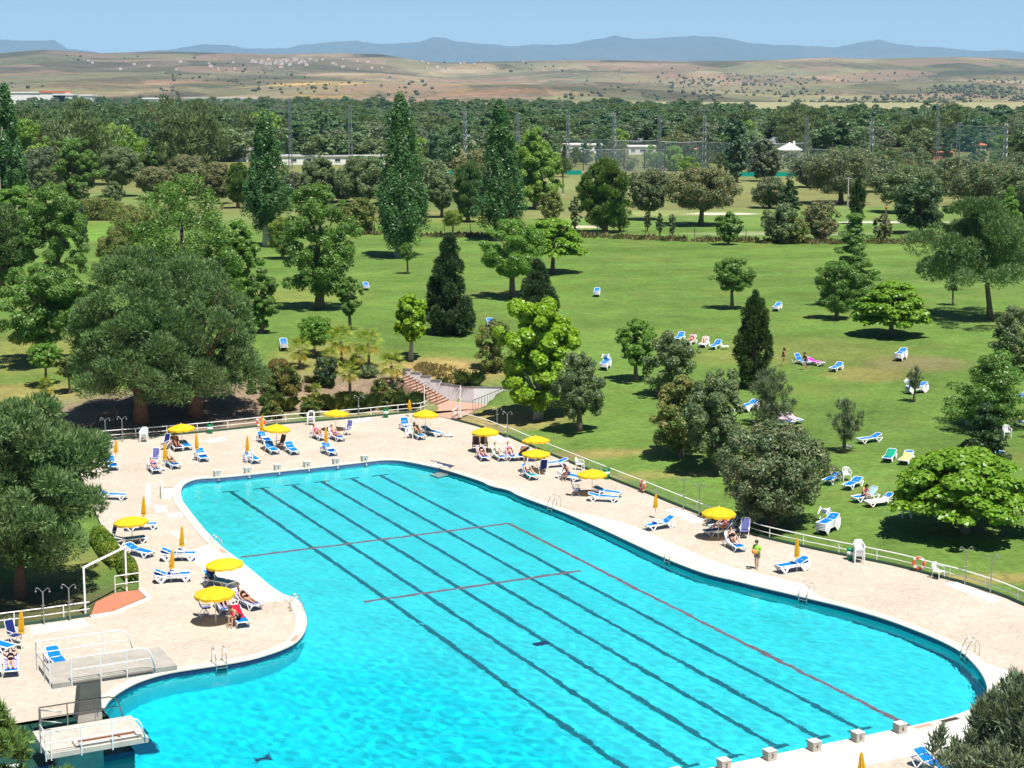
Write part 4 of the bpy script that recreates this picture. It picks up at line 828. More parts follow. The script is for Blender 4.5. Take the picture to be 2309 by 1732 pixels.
lg('f2', 'K5', (445, 660), (780, 615), 'lounger in the shade of the left umbrella beside the hedge', 20)
lg('f3', 'K5', (615, 800), (930, 862), 'plain blue lounger in front of the hedge end', 22)
lg('f4', 'K5', (1240, 915), (1610, 905), 'two loungers with a white table beside the closed umbrella at the ladder', 25, n=2, table='white table on the two loungers near the left ladder')
lg('f5', 'K5', (1120, 1280), (1530, 1250), 'two loungers with a white table beside the leaning closed umbrella', 25, n=2, table='white table on the two loungers by the leaning closed umbrella')
lg('g1', 'K6', (560, 575), (800, 620), 'pale blue lounger under the upper of two umbrellas on the peninsula', 40)
lg('g2', 'K6', (1070, 900), (1290, 995), 'lounger with a lying woman on a patterned towel on the peninsula', 25, tw='navystripe', twl='navy and white towel under the woman lying on the peninsula', span=(-.95, .85))
lg('g3', 'K6', (740, 960), (810, 1062), 'lounger with a patterned towel half under the lower peninsula umbrella', 40, tw='navystripe', twl='navy patterned towel half under the lower peninsula umbrella', span=(-.95, .7))
lg('g4', 'K6', (930, 1130), (1115, 1310), 'lounger with a red towel where a man sits bent forward', 32, tw='red', twl='bright red towel on the bent man\'s lounger', span=(-.95, .25))
lg('h1', 'M3', (-120, 380), (80, 425), 'blue lounger at the left picture edge in the tree shade', 25)
lg('h2', 'M3', (120, 560), (120, 705), 'dark lounger with a woman lying face up left of the diving platform', 20, tw='violetwhite', twl='violet towel under the woman left of the diving platform', span=(-.95, .6))
lg('h3', 'M3', (-70, 560), (-60, 720), 'lounger cut by the left picture edge beside the lying woman', 20, tw='white', twl='white towel on the lounger cut by the left edge')
lg('h4', 'M3', (560, 520), (660, 620), 'blue lounger seen behind the upper diving slab', 30)
lg('h5', 'F', (1600, 1040), (1720, 1090), 'blue lounger at the bottom edge left of the cypress', 30)
LW = 'blue sun loungers on the lawn'
def ll(key, r_, h, f, label, ang=25, **kw): lounger(key, r_, h, f, label, ang, lawn=True, group=LW, **kw)
ll('k1', 'K8', (495, 455), (320, 560), 'blue lounger left of the lone white chair on the lawn', 15)
ll('k2', 'K8', (855, 540), (650, 640), 'blue lounger right of the lone white chair on the lawn', 18)
ll('k3', 'K8', (1130, 770), (790, 840), 'lounger with pale aqua towel and a sitting woman on the lawn', 45, tw='aqua', twl='pale aqua towel under the sitting woman on the lawn', span=(-.92, .35))
ll('k4', 'K8', (1370, 860), (1020, 910), 'lounger with white towel beside the sitting woman on the lawn', 35, tw='white', twl='long white towel on the lawn lounger in front', span=(-.55, .93))
ll('k5', 'K8', (455, 1265), (230, 1385), 'blue loungers stacked on the lawn behind the deck railing', 20, n=5)
ll('k6', 'K8', (1400, 95), (1330, 170), 'lounger with green towel beside the yellow-towelled one', 25, tw='green', twl='green towel on the lawn lounger beside the yellow one', span=(-.92, .5))
ll('k7', 'K8', (1690, 130), (1595, 215), 'lounger with yellow towel beside the green-towelled one', 30, tw='yellow', twl='pale yellow towel on the lawn lounger beside the green one', span=(-.75, .85))
ll('m1', 'M1', (225, 240), (120, 290), 'blue lounger half behind a grey-green tree left of the sunbathing pair', 35)
ll('m2', 'M1', (360, 295), (265, 332), 'lounger with a sunbather on a pink towel on the middle lawn', 48, tw='pink', twl='pink towel behind the sunbather on the middle lawn', span=(-.92, .2))
ll('m3', 'M1', (515, 320), (450, 362), 'white-towelled lounger with a reader on the middle lawn', 50, tw='white', twl='white towel behind the reader on the middle lawn', span=(-.92, .8))
ll('m4', 'M1', (675, 345), (575, 385), 'blue lounger beside the small white table on the middle lawn', 35)
ll('m5', 'M1', (1640, 550), (1760, 575), 'blue lounger with raised back behind the stepping girl', 55)
ll('m6', 'M1', (1800, 560), (1940, 585), 'lounger with a magenta towel behind the stepping girl', 20, tw='magenta', twl='magenta towel behind the stepping girl', span=(-.9, .75))
ll('m7', 'M1', (2190, 615), (2070, 665), 'blue lounger alone right of the magenta-towelled one', 25)
ll('m8', 'M1', (1480, 1245), (1710, 1325), 'lounger with pale pink towel, right one of the three behind the oak', 25, tw='palepink', twl='pale pink towel on the right one of three loungers', span=(-.9, .6))
ll('m9', 'M1', (1385, 1265), (1590, 1345), 'lounger with pale pink towel, middle one of the three behind the oak', 25, tw='palepink', twl='pale pink towel on the middle one of three loungers')
ll('m10', 'M1', (1275, 1295), (1480, 1365), 'lounger with pale blue towel, left one of the three behind the oak', 25, tw='paleblue', twl='pale blue towel on the left one of three loungers')
ll('m11', 'M1', (1140, 1110), (960, 1170), 'blue loungers stacked half hidden behind the grey-green tree', 20, n=3)
ll('n1', 'M2', (775, 350), (640, 428), 'blue loungers stacked at the bare patch of the lawn', 22, n=5)
ll('n2', 'M2', (1000, 780), (800, 805), 'blue loungers stacked behind the thin sapling', 20, n=4)
ll('n3', 'M2', (415, 1378), (230, 1408), 'blue lounger right of the small pine with a white stool', 22)
ll('n4', 'M2', (2060, 1160), (2170, 1200), 'lounger with a red and violet towel at the right edge of the lawn', 45, tw='orange', twl='red and violet towel at the right edge of the lawn')
ll('n5', 'M2', (2230, 860), (2150, 880), 'blue lounger at the right picture edge in front of the feathery tree', 25)
ll('n6', 'M2', (1900, 1615), (1820, 1655), 'blue lounger in the shade between the dark fir and the domed catalpa', 25)
ll('o1', 'M6', (430, 270), (455, 380), 'blue loungers stacked behind the leftmost palm', 22, n=4)
ll('o2', 'X', (785, 618), (797, 634), 'blue loungers stacked at the far left of the open lawn', 22, n=3)
ll('o3', 'X', (1293, 632), (1285, 648), 'blue loungers stacked in the middle of the far lawn', 22, n=4)
ll('o4', 'X', (1052, 695), (1066, 715), 'single row of blue loungers stacked right of the dark thuja', 15, n=3)
ll('o5', 'X', (1315, 790), (1300, 804), 'blue loungers stacked left of the small round tree', 22, n=4)
ll('o6', 'X', (1690, 664), (1667, 678), 'blue loungers stacked in front of the dark round tree', 22, n=3)
ll('o7', 'X', (80, 602), (84, 615), 'blue loungers stacked in a gap among the left trees', 22, n=3)
# ------------------------------------------------------------------ parasols
def parasol_open_proto(tilt=0):
    o = empty('parasol'); R, zr, za, N = 1.0, 1.72, 2.10, 10
    m = MB(); m.tube([(0, 0, 0), (0, 0, za)], .022, 8); m.build('pole', WHITE, o)
    m = MB(); n = N * 4; v = [(0, 0, za)]
    for i in range(1, 7):
        t = i / 6; r = R * t
        for k in range(n):
            a = 2 * math.pi * k / n; ph = (k % 4) / 4; sag = math.sin(ph * math.pi) * .045 * t; rr = r * (1 - .03 * math.sin(ph * math.pi) * t)
            v.append((rr * math.cos(a), rr * math.sin(a), za - (za - zr) * (t ** 1.35) - sag))
    f = [(0, 1 + k, 1 + (k + 1) % n) for k in range(n)] + [(1 + i * n + k, 1 + (i + 1) * n + k, 1 + (i + 1) * n + (k + 1) % n, 1 + i * n + (k + 1) % n) for i in range(5) for k in range(n)]
    m.add(v, f); cn = m.build('canopy', YELLOW, o); cn.data.polygons.foreach_set('use_smooth', [False] * len(cn.data.polygons))
    m = MB(); v = []
    for j, dz in enumerate((0, -.13)):
        for k in range(n):
            a = 2 * math.pi * k / n; ph = (k % 4) / 4; q = math.sin(ph * math.pi); rr = R * (1 - .03 * q) + .006
            v.append((rr * math.cos(a), rr * math.sin(a), zr - .045 * q + dz * (1 + .35 * q)))
    m.add(v, [(k, (k + 1) % n, n + (k + 1) % n, n + k) for k in range(n)]); m.build('valance', YELLOW, o)
    rib = MB().tube([(0, 0, za - .03), (R * .5, 0, za - .03 - (za - zr) * .4), (R * .98, 0, zr - .01)], .008, 4).mesh('rib', WHITE)
    for k in range(N): c = link('rib', rib, o); c.rotation_euler = (0, 0, 2 * math.pi * k / N)
    m = MB(); m.ell((0, 0, za + .03), (.03, .03, .05), 8, 5); m.build('finial', WHITE, o); return o
def parasol_closed_proto():
    o = empty('parasol'); m = MB(); m.tube([(0, 0, 0), (0, 0, 2.2)], .022, 8); m.build('pole', WHITE, o)
    m = MB(); m.lathe([(.015, 2.3), (.05, 2.2), (.075, 1.95), (.105, 1.55), (.12, 1.25), (.10, 1.12), (.14, 1.02), (.10, .98)], 16, wob=lambda i, k: 1.0 + (.22 if k % 2 else -.18)); m.build('folded_canopy', ORANGE, o)
    m = MB(); m.torus((0, 0, 1.2), .125, .012, 14, 5); m.build('tie_strap', ORANGE, o); return o
PCACHE = {}
def parasol(r_, base, opened, label, top=None, rz=0.0):
    x, y = U(r_, *base); o = thing_copy(PCACHE, opened, parasol_open_proto if opened else parasol_closed_proto); setz(o, x, y, 0, rz)
    if top is not None and not opened:      # a closed parasol as tall and as leaning as it shows
        px, py = nat(r_, *top); tx, tz_ = None, None
        best = min(((abs(proj(x, y, z)[1] - py), z) for z in np.arange(1.4, 3.0, .02))); o.scale = (1, 1, best[1] / 2.3)
        s_ = FPX / math.hypot(y, CAMH); lean = (px - proj(x, y, best[1])[0]) / s_ / best[1]; o.rotation_euler = (0, math.atan(lean), 0)
    elif top is not None:
        px, py = nat(r_, *top); best = min(((abs(proj(x, y, z)[1] - py), z) for z in np.arange(1.6, 2.9, .02))); s_ = FPX / math.hypot(y, CAMH); lean = (px - proj(x, y, best[1])[0]) / s_ / best[1]
        o.scale = (1, 1, best[1] / 2.13); o.rotation_euler = (0, math.atan(lean), rz)
    tag(o, label, 'parasol', 'open yellow parasols' if opened else 'closed yellow parasols')
for i, a in enumerate([('K1', (1488, 575), 'open yellow parasol in the pine shade near the far railing', (1462, 185)), ('K2', (608, 840), 'open yellow parasol right of the life ring', (625, 410)), ('K2', (1600, 520), 'open yellow parasol right of the white chair stack', (1612, 172)),
          ('K3', (580, 612), 'open yellow parasol at the foot of the brick stairs', (597, 172)), ('K3', (1580, 880), 'open yellow parasol over the two brown chairs', (1582, 468)), ('K4', (510, 570), 'rear one of the twin open yellow parasols by the railing', (540, 165)), ('K4', (505, 770), 'front one of the twin open yellow parasols by the railing', (500, 385)),
          ('K4', (1440, 1150), 'open yellow parasol alone beside the pair of blue loungers', (1450, 718)), ('K7', (512, 705), 'open yellow parasol in front of the holm oak', (520, 165)), ('K5', (660, 625), 'open yellow parasol beside the hedge on the left', (662, 175)), ('K6', (810, 620), 'upper one of the two open yellow parasols on the peninsula', (820, 208)), ('K6', (643, 1228), 'lower one of the two open yellow parasols on the peninsula', (640, 598))]): parasol(a[0], a[1], True, a[2], a[3], i * .37)
for a in [('K1', (170, 650), 'closed yellow parasol at the shower posts by the far left pine edge', (160, 325)), ('K1', (372, 830), 'closed yellow parasol beside the lounger at the near left pine', (382, 460)), ('K1', (1195, 985), 'closed yellow parasol between patterned chair and teal-towelled lounger', (1190, 510)), ('K1', (1737, 810), 'closed yellow parasol at the lounger right of the pine shade', (1712, 350)),
          ('K5', (838, 395), 'closed yellow parasol beside the white strip on the left deck', (840, -150)), ('K2', (362, 735), 'closed yellow parasol standing before the life ring', (375, 265)), ('K2', (130, 1065), 'closed yellow parasol above starting block two', (130, 605)), ('K2', (1437, 925), 'closed yellow parasol between the two pink-towelled sunbathers', (1437, 465)),
          ('K3', (318, 290), 'closed yellow parasol against the railing left of the brick stairs', (320, 45)), ('D', (1575, 990), 'closed yellow parasol alone on the right deck near the ladder', (1582, 790)), ('K7', (1818, 1245), 'closed yellow parasol at the lounger right of the lime-shirted person', (1826, 680)), ('K5', (1477, 920), 'closed yellow parasol nearest the left pool ladder', (1475, 340)), ('K5', (1295, 1275), 'closed yellow parasol leaning at the lower pair of loungers', (1315, 730)),
          ('M3', (230, 408), 'closed yellow parasol in the tree shade left of the diving platform', (222, -20)), ('F', (1213, 1160), 'closed yellow parasol at the bottom edge below the starting blocks', (1210, 965))]: parasol(a[0], a[1], False, a[2], a[3])
# ------------------------------------------------------------------ chairs
def monobloc_proto():
    o = empty('plastic_chair'); m = MB(); m.box(0, 0, .42, .46, .44, .03); m.build('seat', PLASTIC, o)
    m = MB(); pts = []
    m.tube([(-.24, -.2, .42), (-.25, -.26, .7), (-.19, -.29, .82), (0, -.3, .86), (.19, -.29, .82), (.25, -.26, .7), (.24, -.2, .42)], .025, 6)
    for x in (-.12, -.04, .04, .12): m.box(x, -.265, .63, .055, .02, .42)
    m.build('backrest', PLASTIC, o)
    for s_ in (-1, 1):
        m = MB(); m.tube([(s_ * .25, -.25, .66), (s_ * .28, -.05, .66), (s_ * .28, .16, .63), (s_ * .26, .22, .55), (s_ * .27, .24, 0)], .024, 6); m.build('armrest', PLASTIC, o)
        m = MB(); m.tube([(s_ * .22, -.2, .42), (s_ * .26, -.27, 0)], .024, 6); m.build('leg', PLASTIC, o)
        m = MB(); m.tube([(s_ * .22, .2, .42), (s_ * .25, .23, .02)], .022, 6); m.build('leg', PLASTIC, o)
    return o
def folding_proto(sl, fr=WHITE):
    o = empty('folding_chair'); m = MB(); m.add([(-.23, -.2, .44), (.23, -.2, .44), (.23, .24, .46), (-.23, .24, .46), (-.23, -.2, .42), (.23, -.2, .42), (.23, .24, .44), (-.23, .24, .44)], [(0, 1, 2, 3), (7, 6, 5, 4), (0, 4, 5, 1), (2, 6, 7, 3)]); m.build('seat', sl, o)
    m = MB(); m.add([(-.23, -.22, .48), (.23, -.22, .48), (.22, -.40, 1.1), (-.22, -.40, 1.1), (-.23, -.24, .48), (.23, -.24, .48), (.22, -.42, 1.1), (-.22, -.42, 1.1)], [(3, 2, 1, 0), (4, 5, 6, 7), (2, 3, 7, 6)]); bk = m.build('backrest', sl, o)
    m = MB(); m.tube([(-.25, -.2, .44), (-.25, -.4, 1.08), (-.18, -.43, 1.14), (.18, -.43, 1.14), (.25, -.4, 1.08), (.25, -.2, .44)], .018, 6); m.build('back_frame', fr, bk)
    for s_ in (-1, 1):
        m = MB(); m.tube([(s_ * .26, -.3, .68), (s_ * .27, .16, .66), (s_ * .26, .2, .62)], .02, 6); m.build('armrest', fr, o)
        m = MB(); m.tube([(s_ * .26, .18, .65), (s_ * .25, -.33, 0)], .016, 6); m.build('leg', fr, o)
        m = MB(); m.tube([(s_ * .25, -.25, .6), (s_ * .25, .3, 0)], .016, 6); m.build('leg', fr, o)
    return o
CCACHE = {}
def chair(kind, r_, uv, rz, label, lawn=False, n=1, zoff=0.0, group=None, rot=None):
    x, y, z = GP(r_, *uv) if lawn else U(r_, *uv) + (0.0,)
    for i in range(n):
        o = thing_copy(CCACHE, kind, {'mono': monobloc_proto, 'blue': lambda: folding_proto(NAVY), 'brown': lambda: folding_proto(KHAKI, BLACKM), 'violet': lambda: folding_proto(PURPLE), 'grey': lambda: folding_proto(PURPLE, GALV)}[kind]); setz(o, x, y, z + zoff + .075 * i, rz)
        if rot: o.rotation_euler = rot
        tag(o, label if n == 1 else ('topmost chair of ' if i == n - 1 else 'lower chair in ') + label, 'chair', group or ('white plastic chairs' if kind == 'mono' else 'folding deck chairs'))
PI = math.pi
chair('blue', 'K1', (1190, 620), PI - .5, 'folding chair with bright blue back beside the shaded umbrella'); chair('blue', 'K1', (120, 740), PI, 'folding chair with white towel half hidden by the near left pine'); chair('violet', 'K1', (1030, 870), PI - .1, 'white patterned folding chair behind the violet-towelled lounger')
chair('brown', 'K2', (670, 850), PI - .8, 'brown folding chair under the umbrella by the life ring'); chair('violet', 'K2', (1790, 600), PI - .6, 'violet high-backed folding chair right of the pink-towelled sunbather')
chair('mono', 'K2', (170, 1075), 0, 'white plastic chair tipped against the lounger above block two', rot=(-.9, 0, .3), zoff=.05)
chair('brown', 'K3', (1425, 880), PI, 'left one of the two brown chairs under the right deck umbrella'); chair('brown', 'K3', (1560, 870), PI + .1, 'right one of the two brown chairs under the right deck umbrella')
chair('mono', 'K3', (320, 650), PI, 'small white plastic chair beside the green-towelled sunbather')
chair('blue', 'K4', (430, 690), PI + .2, 'navy folding chair with its back to the railing under the twin umbrellas'); chair('blue', 'K4', (610, 810), 0.3, 'navy folding chair seen from behind under the twin umbrellas')
chair('mono', 'K4', (1235, 735), -1.9, 'white plastic chair against the railing behind the seated man'); chair('grey', 'K4', (1180, 1165), -1.6, 'grey folding chair facing the lone umbrella on the right deck')
chair('violet', 'K7', (945, 690), PI - .3, 'folding chair draped with a pink towel by the holm oak umbrella'); chair('blue', 'K5', (285, 610), PI - .9, 'blue folding chair beside the hedge and left umbrella')
chair('violet', 'K6', (470, 1100), -1.2, 'violet folding chair under the lower peninsula umbrella'); chair('blue', 'K6', (540, 595), PI, 'low navy chair behind the pale blue peninsula lounger'); chair('blue', 'M3', (160, 340), -2.2, 'navy folding chair in the tree shade left of the diving platform')
chair('mono', 'K1', (850, 490), PI, 'stacked white chairs in the pine shade at the far railing', n=4); chair('mono', 'K2', (1190, 430), PI, 'stacked white chairs at the far railing above the pink-towelled sunbather', n=4); chair('mono', 'M7', (195, 475), PI, 'stacked white chairs beside the green bin on the right railing', n=6)
chair('mono', 'M7', (1165, 675), PI + .7, 'white plastic chair right of the life ring on the right railing', n=1)
chair('mono', 'K8', (655, 470), PI, 'white plastic chair between two blue loungers on the lawn', lawn=True); chair('mono', 'K8', (1640, 1085), PI, 'white plastic chair in the dense shade of the domed catalpa', lawn=True)
chair('mono', 'K8', (255, 1290), PI + .4, 'white plastic chair lying on the lounger stack behind the railing', lawn=True, zoff=.80, rot=(.9, 0, PI - .5)); chair('mono', 'X', (1307, 795), PI, 'white plastic chair lying on the lounger stack by the small round tree', lawn=True, zoff=.72, rot=(.9, 0, PI - .3)); chair('mono', 'M2', (830, 800), PI, 'white plastic chair lying on the stack behind the sapling', lawn=True, zoff=.72, rot=(.9, 0, PI + .3))
chair('mono', 'M2', (1545, 1180), PI, 'white plastic chair left of the dark fir on the lawn', lawn=True); chair('mono', 'M2', (2000, 1330), PI, 'white plastic chair in the shade at the right lawn edge', lawn=True); chair('mono', 'M1', (900, 1150), PI, 'white plastic chair half hidden behind the grey-green tree', lawn=True)
x, y, z = GP('M2', 45, 1490); side_table(x, y, z + .28, .3, 'white stool table below the small pine on the lawn'); x, y, z = GP('M1', 745, 375); side_table(x, y, z + .28, .3, 'white table at the end of the middle lawn row'); x, y = U('K3', 975, 625); side_table(x, y, .11, .2, 'white low table at the foot of the dark shaded lounger')
# ------------------------------------------------------------------ bins, life rings, showers
def bin_(r_, uv, label, lid=True):
    x, y = U(r_, *uv); o = empty('litter_bin', (x, y, 0)); m = MB(); m.lathe([(.0, 0), (.19, 0), (.23, .62), (.215, .62), (.18, .05), (0, .05)], 16); m.build('body', BIN, o, True)
    m = MB(); m.lathe([(.215, .34), (.225, .34), (.232, .52), (.222, .52)], 16); m.build('label_band', PLASTIC, o, True); m = MB(); m.torus((0, 0, .64), .225, .022, 18, 6); m.build('rim', BIN, o, True)
    if lid: m = MB(); m.tube([(-.22, 0, .62), (-.2, 0, .78), (0, 0, .86), (.2, 0, .78), (.22, 0, .62)], .02, 6); m.build('handle', BIN, o)
    tag(o, label, 'bin', 'green litter bins')
bin_('K1', (1945, 350), 'green litter bin in the pine shade at the far railing'); bin_('C', (1180, 338), 'green litter bin with white band near the brick stairs'); bin_('K4', (1680, 885), 'green litter bin behind the lone umbrella on the right railing'); bin_('M7', (95, 445), 'green open litter bin beside the white chair stack', False)
def life_ring(r_, uv, label, face):
    x, y = U(r_, *uv); o = empty('life_ring', (x, y, 0), face); st_ = empty('x'); bpy.data.objects.remove(st_)
    m = MB(); m.torus((0, 0, .48), .30, .075, 28, 8, 'y'); rg = m.build('ring', RED, o, True)
    for a in (PI / 4, 3 * PI / 4, 5 * PI / 4, 7 * PI / 4): m = MB(); m.torus((0, 0, .48), .30, .079, 4, 8, 'y', a - .2, a + .2); m.build('white_band', PLASTIC, rg, True)
    m = MB(); m.torus((0, .02, .48), .375, .008, 24, 4, 'y'); m.build('grab_rope', PLASTIC, o)
    for s_ in (-.12, .12): m = MB(); m.tube([(s_, .1, .75), (s_ * 1.3, -.02, 0)], .016, 5); m.build('stand_leg', WHITE, o)
    tag(o, label, 'life ring', 'orange life rings')
life_ring('K2', (360, 490), 'orange and white life ring on the far railing', 0.0); life_ring('M7', (925, 592), 'orange and white life ring on the right railing by the white chair', -.5); life_ring('D', (1470, 778), 'orange life ring seen edge-on at the middle of the right railing', -1.15)
def shower(r_, base, topv, label, lawn=False, arms=2):
    x, y = U(r_, *base); py = nat(r_, 0, topv)[1]; h = min(((abs(proj(x, y, z)[1] - py), z) for z in np.arange(1.2, 3.2, .02)))[1]
    o = empty('outdoor_shower', (x, y, 0)); m = MB(); m.tube([(0, 0, 0), (0, 0, h - .2)], .035, 8); m.build('post', GALV, o)
    for s_ in (-1, 1)[:arms]:
        m = MB(); m.tube([(0, 0, h - .22), (s_ * .2, 0, h - .03), (s_ * .3, 0, h), (s_ * .34, 0, h - .08), (s_ * .34, 0, h - .16)], .018, 6); a = m.build('arm', GALV, o); m = MB(); m.lathe([(.0, .03), (.03, .03), (.06, -.03), (0, -.03)], 10, (s_ * .34, 0, h - .17)); m.build('shower_head', GALV, a)
    m = MB(); m.tube([(-.12, -.03, 1.0), (.12, -.03, 1.0)], .016, 6); m.build('valve', GALV, o); tag(o, label, 'shower', 'outdoor showers')
shower('K1', (212, 515), 90, 'left one of two shower posts at the far railing under the pines'); shower('K1', (492, 490), 70, 'right one of two shower posts at the far railing under the pines'); shower('C', (955, 345), 152, 'thin shower post at the far railing before the planted bank')
shower('D', (262, 232), 70, 'left one of two shower posts near the stairs on the right railing', arms=2); shower('D', (347, 325), 105, 'right one of two shower posts near the stairs on the right railing'); shower('D', (1810, 922), 652, 'left one of two shower posts left of the holm oak'); shower('D', (1940, 972), 705, 'right one of two shower posts left of the holm oak')
shower('M7', (1490, 748), 285, 'left one of two shower posts at the right end of the railing'); shower('M7', (1800, 855), 380, 'right one of two shower posts at the right end of the railing'); shower('M4', (612, 1100), 590, 'left one of two tall shower posts in the shade on the left'); shower('M4', (970, 1045), 535, 'right one of two tall shower posts in the shade on the left')
# ------------------------------------------------------------------ people
SKIN = [plain('tanned_skin', (.50, .27, .17), .5, .06, 4), plain('light_skin', (.62, .38, .28), .5, .06, 4), plain('deep_tan_skin', (.36, .17, .10), .5, .06, 4)]
HAIRD = plain('dark_hair', (.02, .014, .012), .5, .2, 20); HAIRB = plain('brown_hair', (.09, .05, .03), .5, .2, 20); CLO = {}
def clothm(name, c):
    if name not in CLO: CLO[name] = cloth(name, c, trans=.1)
    return CLO[name]
def body(name, J, skin, label, loc, rz, hair=HAIRD, top=None, bottom=None, shorts=False, hat=None, longhair=False, hgt=1.0):
    """one continuous skinned figure; J: joint name -> (x, y, z) in the figure's own frame (y forward)"""
    V = []; E = []; R = []; ix = {}
    def add(k, p, r, to=None):
        ix[k] = len(V); V.append(tuple(p)); R.append(r)
        if to is not None: E.append((ix[to], ix[k]))
    j = {k: Vector(v) for k, v in J.items()}
    add('pelvis', j['pelvis'], (.135, .10)); add('waist', j['pelvis'].lerp(j['chest'], .45), (.115, .085), 'pelvis'); add('chest', j['chest'], (.145, .10), 'waist'); add('neckb', j['chest'].lerp(j['head'], .45), (.06, .06), 'chest')
    hd = (j['head'] - j['chest']).normalized(); add('jaw', j['head'] - hd * .06, (.066, .07), 'neckb'); add('skull', j['head'] + hd * .03, (.085, .095), 'jaw'); add('crown', j['head'] + hd * .10, (.06, .065), 'skull')
    fw = Vector(J.get('face', (0, 1, 0))).normalized(); add('nose', j['head'] + fw * .105 - hd * .005, (.018, .018), 'skull')
    for s_, n in ((-1, 'l'), (1, 'r')):
        add('sh' + n, j['sh' + n], (.062, .062), 'chest'); add('el' + n, j['el' + n], (.042, .042), 'sh' + n); add('wr' + n, j['ha' + n].lerp(j['el' + n], .08), (.028, .026), 'el' + n)
        fd = (j['ha' + n] - j['el' + n]).normalized(); sd_ = fd.cross(Vector((.2, .5, .8))).normalized(); add('palm' + n, j['ha' + n] + fd * .05, (.036, .02), 'wr' + n)
        for q, (o_, l_) in enumerate(((-.027, .075), (-.009, .088), (.009, .082), (.027, .066))): add('f%d%s' % (q, n), j['ha' + n] + fd * (.06 + l_) + sd_ * o_ - Vector((0, 0, .012)), (.009, .009), 'palm' + n)
        add('th' + n, j['ha' + n] + fd * .06 + sd_ * .05, (.010, .010), 'palm' + n)
        add('hip' + n, j['hip' + n], (.09, .085), 'pelvis'); add('mid' + n, j['hip' + n].lerp(j['kn' + n], .45), (.08, .075), 'hip' + n); add('kn' + n, j['kn' + n], (.055, .055), 'mid' + n); add('calf' + n, j['kn' + n].lerp(j['an' + n], .35), (.055, .052), 'kn' + n); add('an' + n, j['an' + n], (.036, .036), 'calf' + n); add('toe' + n, j['to' + n], (.035, .022), 'an' + n)
    me = bpy.data.meshes.new(name); me.from_pydata(V, E, []); me.materials.append(skin); o = link(name, me); setz(o, loc[0], loc[1], loc[2], rz); o.scale = (hgt,) * 3
    sk = o.modifiers.new('skin', 'SKIN'); sk.use_smooth_shade = True
    for i, r in enumerate(R): me.skin_vertices[0].data[i].radius = r
    me.skin_vertices[0].data[0].use_root = True; sb = o.modifiers.new('smooth', 'SUBSURF'); sb.levels = 1; sb.render_levels = 1
    back = -fw; m = MB(); c = j['head'] + hd * .05 + back * .018; m.ell(tuple(c), (.098, .108, .10), 10, 7)
    if longhair: m.tube([c, c + back * .07 - hd * .1, c + back * .08 - hd * .26], [.085, .08, .03], 8)
    m.build('hair', hair, o, True)
    if hat: m = MB(); m.ell(tuple(c + hd * .05), (.11, .115, .07), 10, 6); m.build('cap', hat, o, True)
    ch, pv = j['chest'], j['pelvis']; up = (ch - pv).normalized(); side = (j['shr'] - j['shl']).normalized()
    if top == 'bikini': pass
    if bottom is not None:
        m = MB(); a = pv + up * .06; 
        m.tube([a, pv, pv.lerp((j['hipl'] + j['hipr']) / 2, .8) - up * .05], [.155, .172, .12], 10)
        if shorts:
            for n in 'lr': m.tube([j['hip' + n], j['hip' + n].lerp(j['kn' + n], .5)], [.112, .10], 8)
        m.build('shorts' if shorts else 'swimsuit_bottom', bottom, o, True)
    if top is not None:
        m = MB(); m.tube([ch - up * .14, ch - up * .03, ch + up * .05], [.135, .158, .12], 10)
        if shorts == 'shirt':
            m.tube([pv + up * .02, pv.lerp(ch, .5), ch, ch + up * .1], [.17, .15, .17, .10], 10)
            for n in 'lr': m.tube([j['sh' + n], j['sh' + n].lerp(j['el' + n], .8)], [.08, .062], 8)
        m.build('shirt' if shorts == 'shirt' else 'swimsuit_top', top, o, True)
    tag(o, label, 'person'); return o
def standing(stride=0.0, arms='down', lean=0.0, headdown=0.0):
    J = dict(pelvis=(0, 0, .92), chest=(0, lean, 1.27), head=(0, lean * 1.5 + headdown, 1.53 - headdown * .3), face=(0, 1, -headdown * 2), shl=(-.17, lean, 1.34), shr=(.17, lean, 1.34), hipl=(-.09, 0, .88), hipr=(.09, 0, .88), knl=(-.09, stride * .5 + .03, .48), knr=(.09, -stride * .25 + .04, .48), anl=(-.09, stride, .07), anr=(.09, -stride * .9, .10 if stride else .07), tol=(-.1, stride + .14, .025), tor=(.1, -stride * .9 + .13, .03))
    if arms == 'down': J.update(ell=(-.22, lean - stride * .25, 1.07), elr=(.22, lean + stride * .3, 1.07), hal=(-.21, lean - stride * .3 + .06, .84), har=(.21, lean + stride * .5 + .06, .86))
    else: J.update(ell=(-.24, .10, 1.10), elr=(.24, .10, 1.10), hal=(-.08, .30, 1.12), har=(.10, .30, 1.10))
    return J
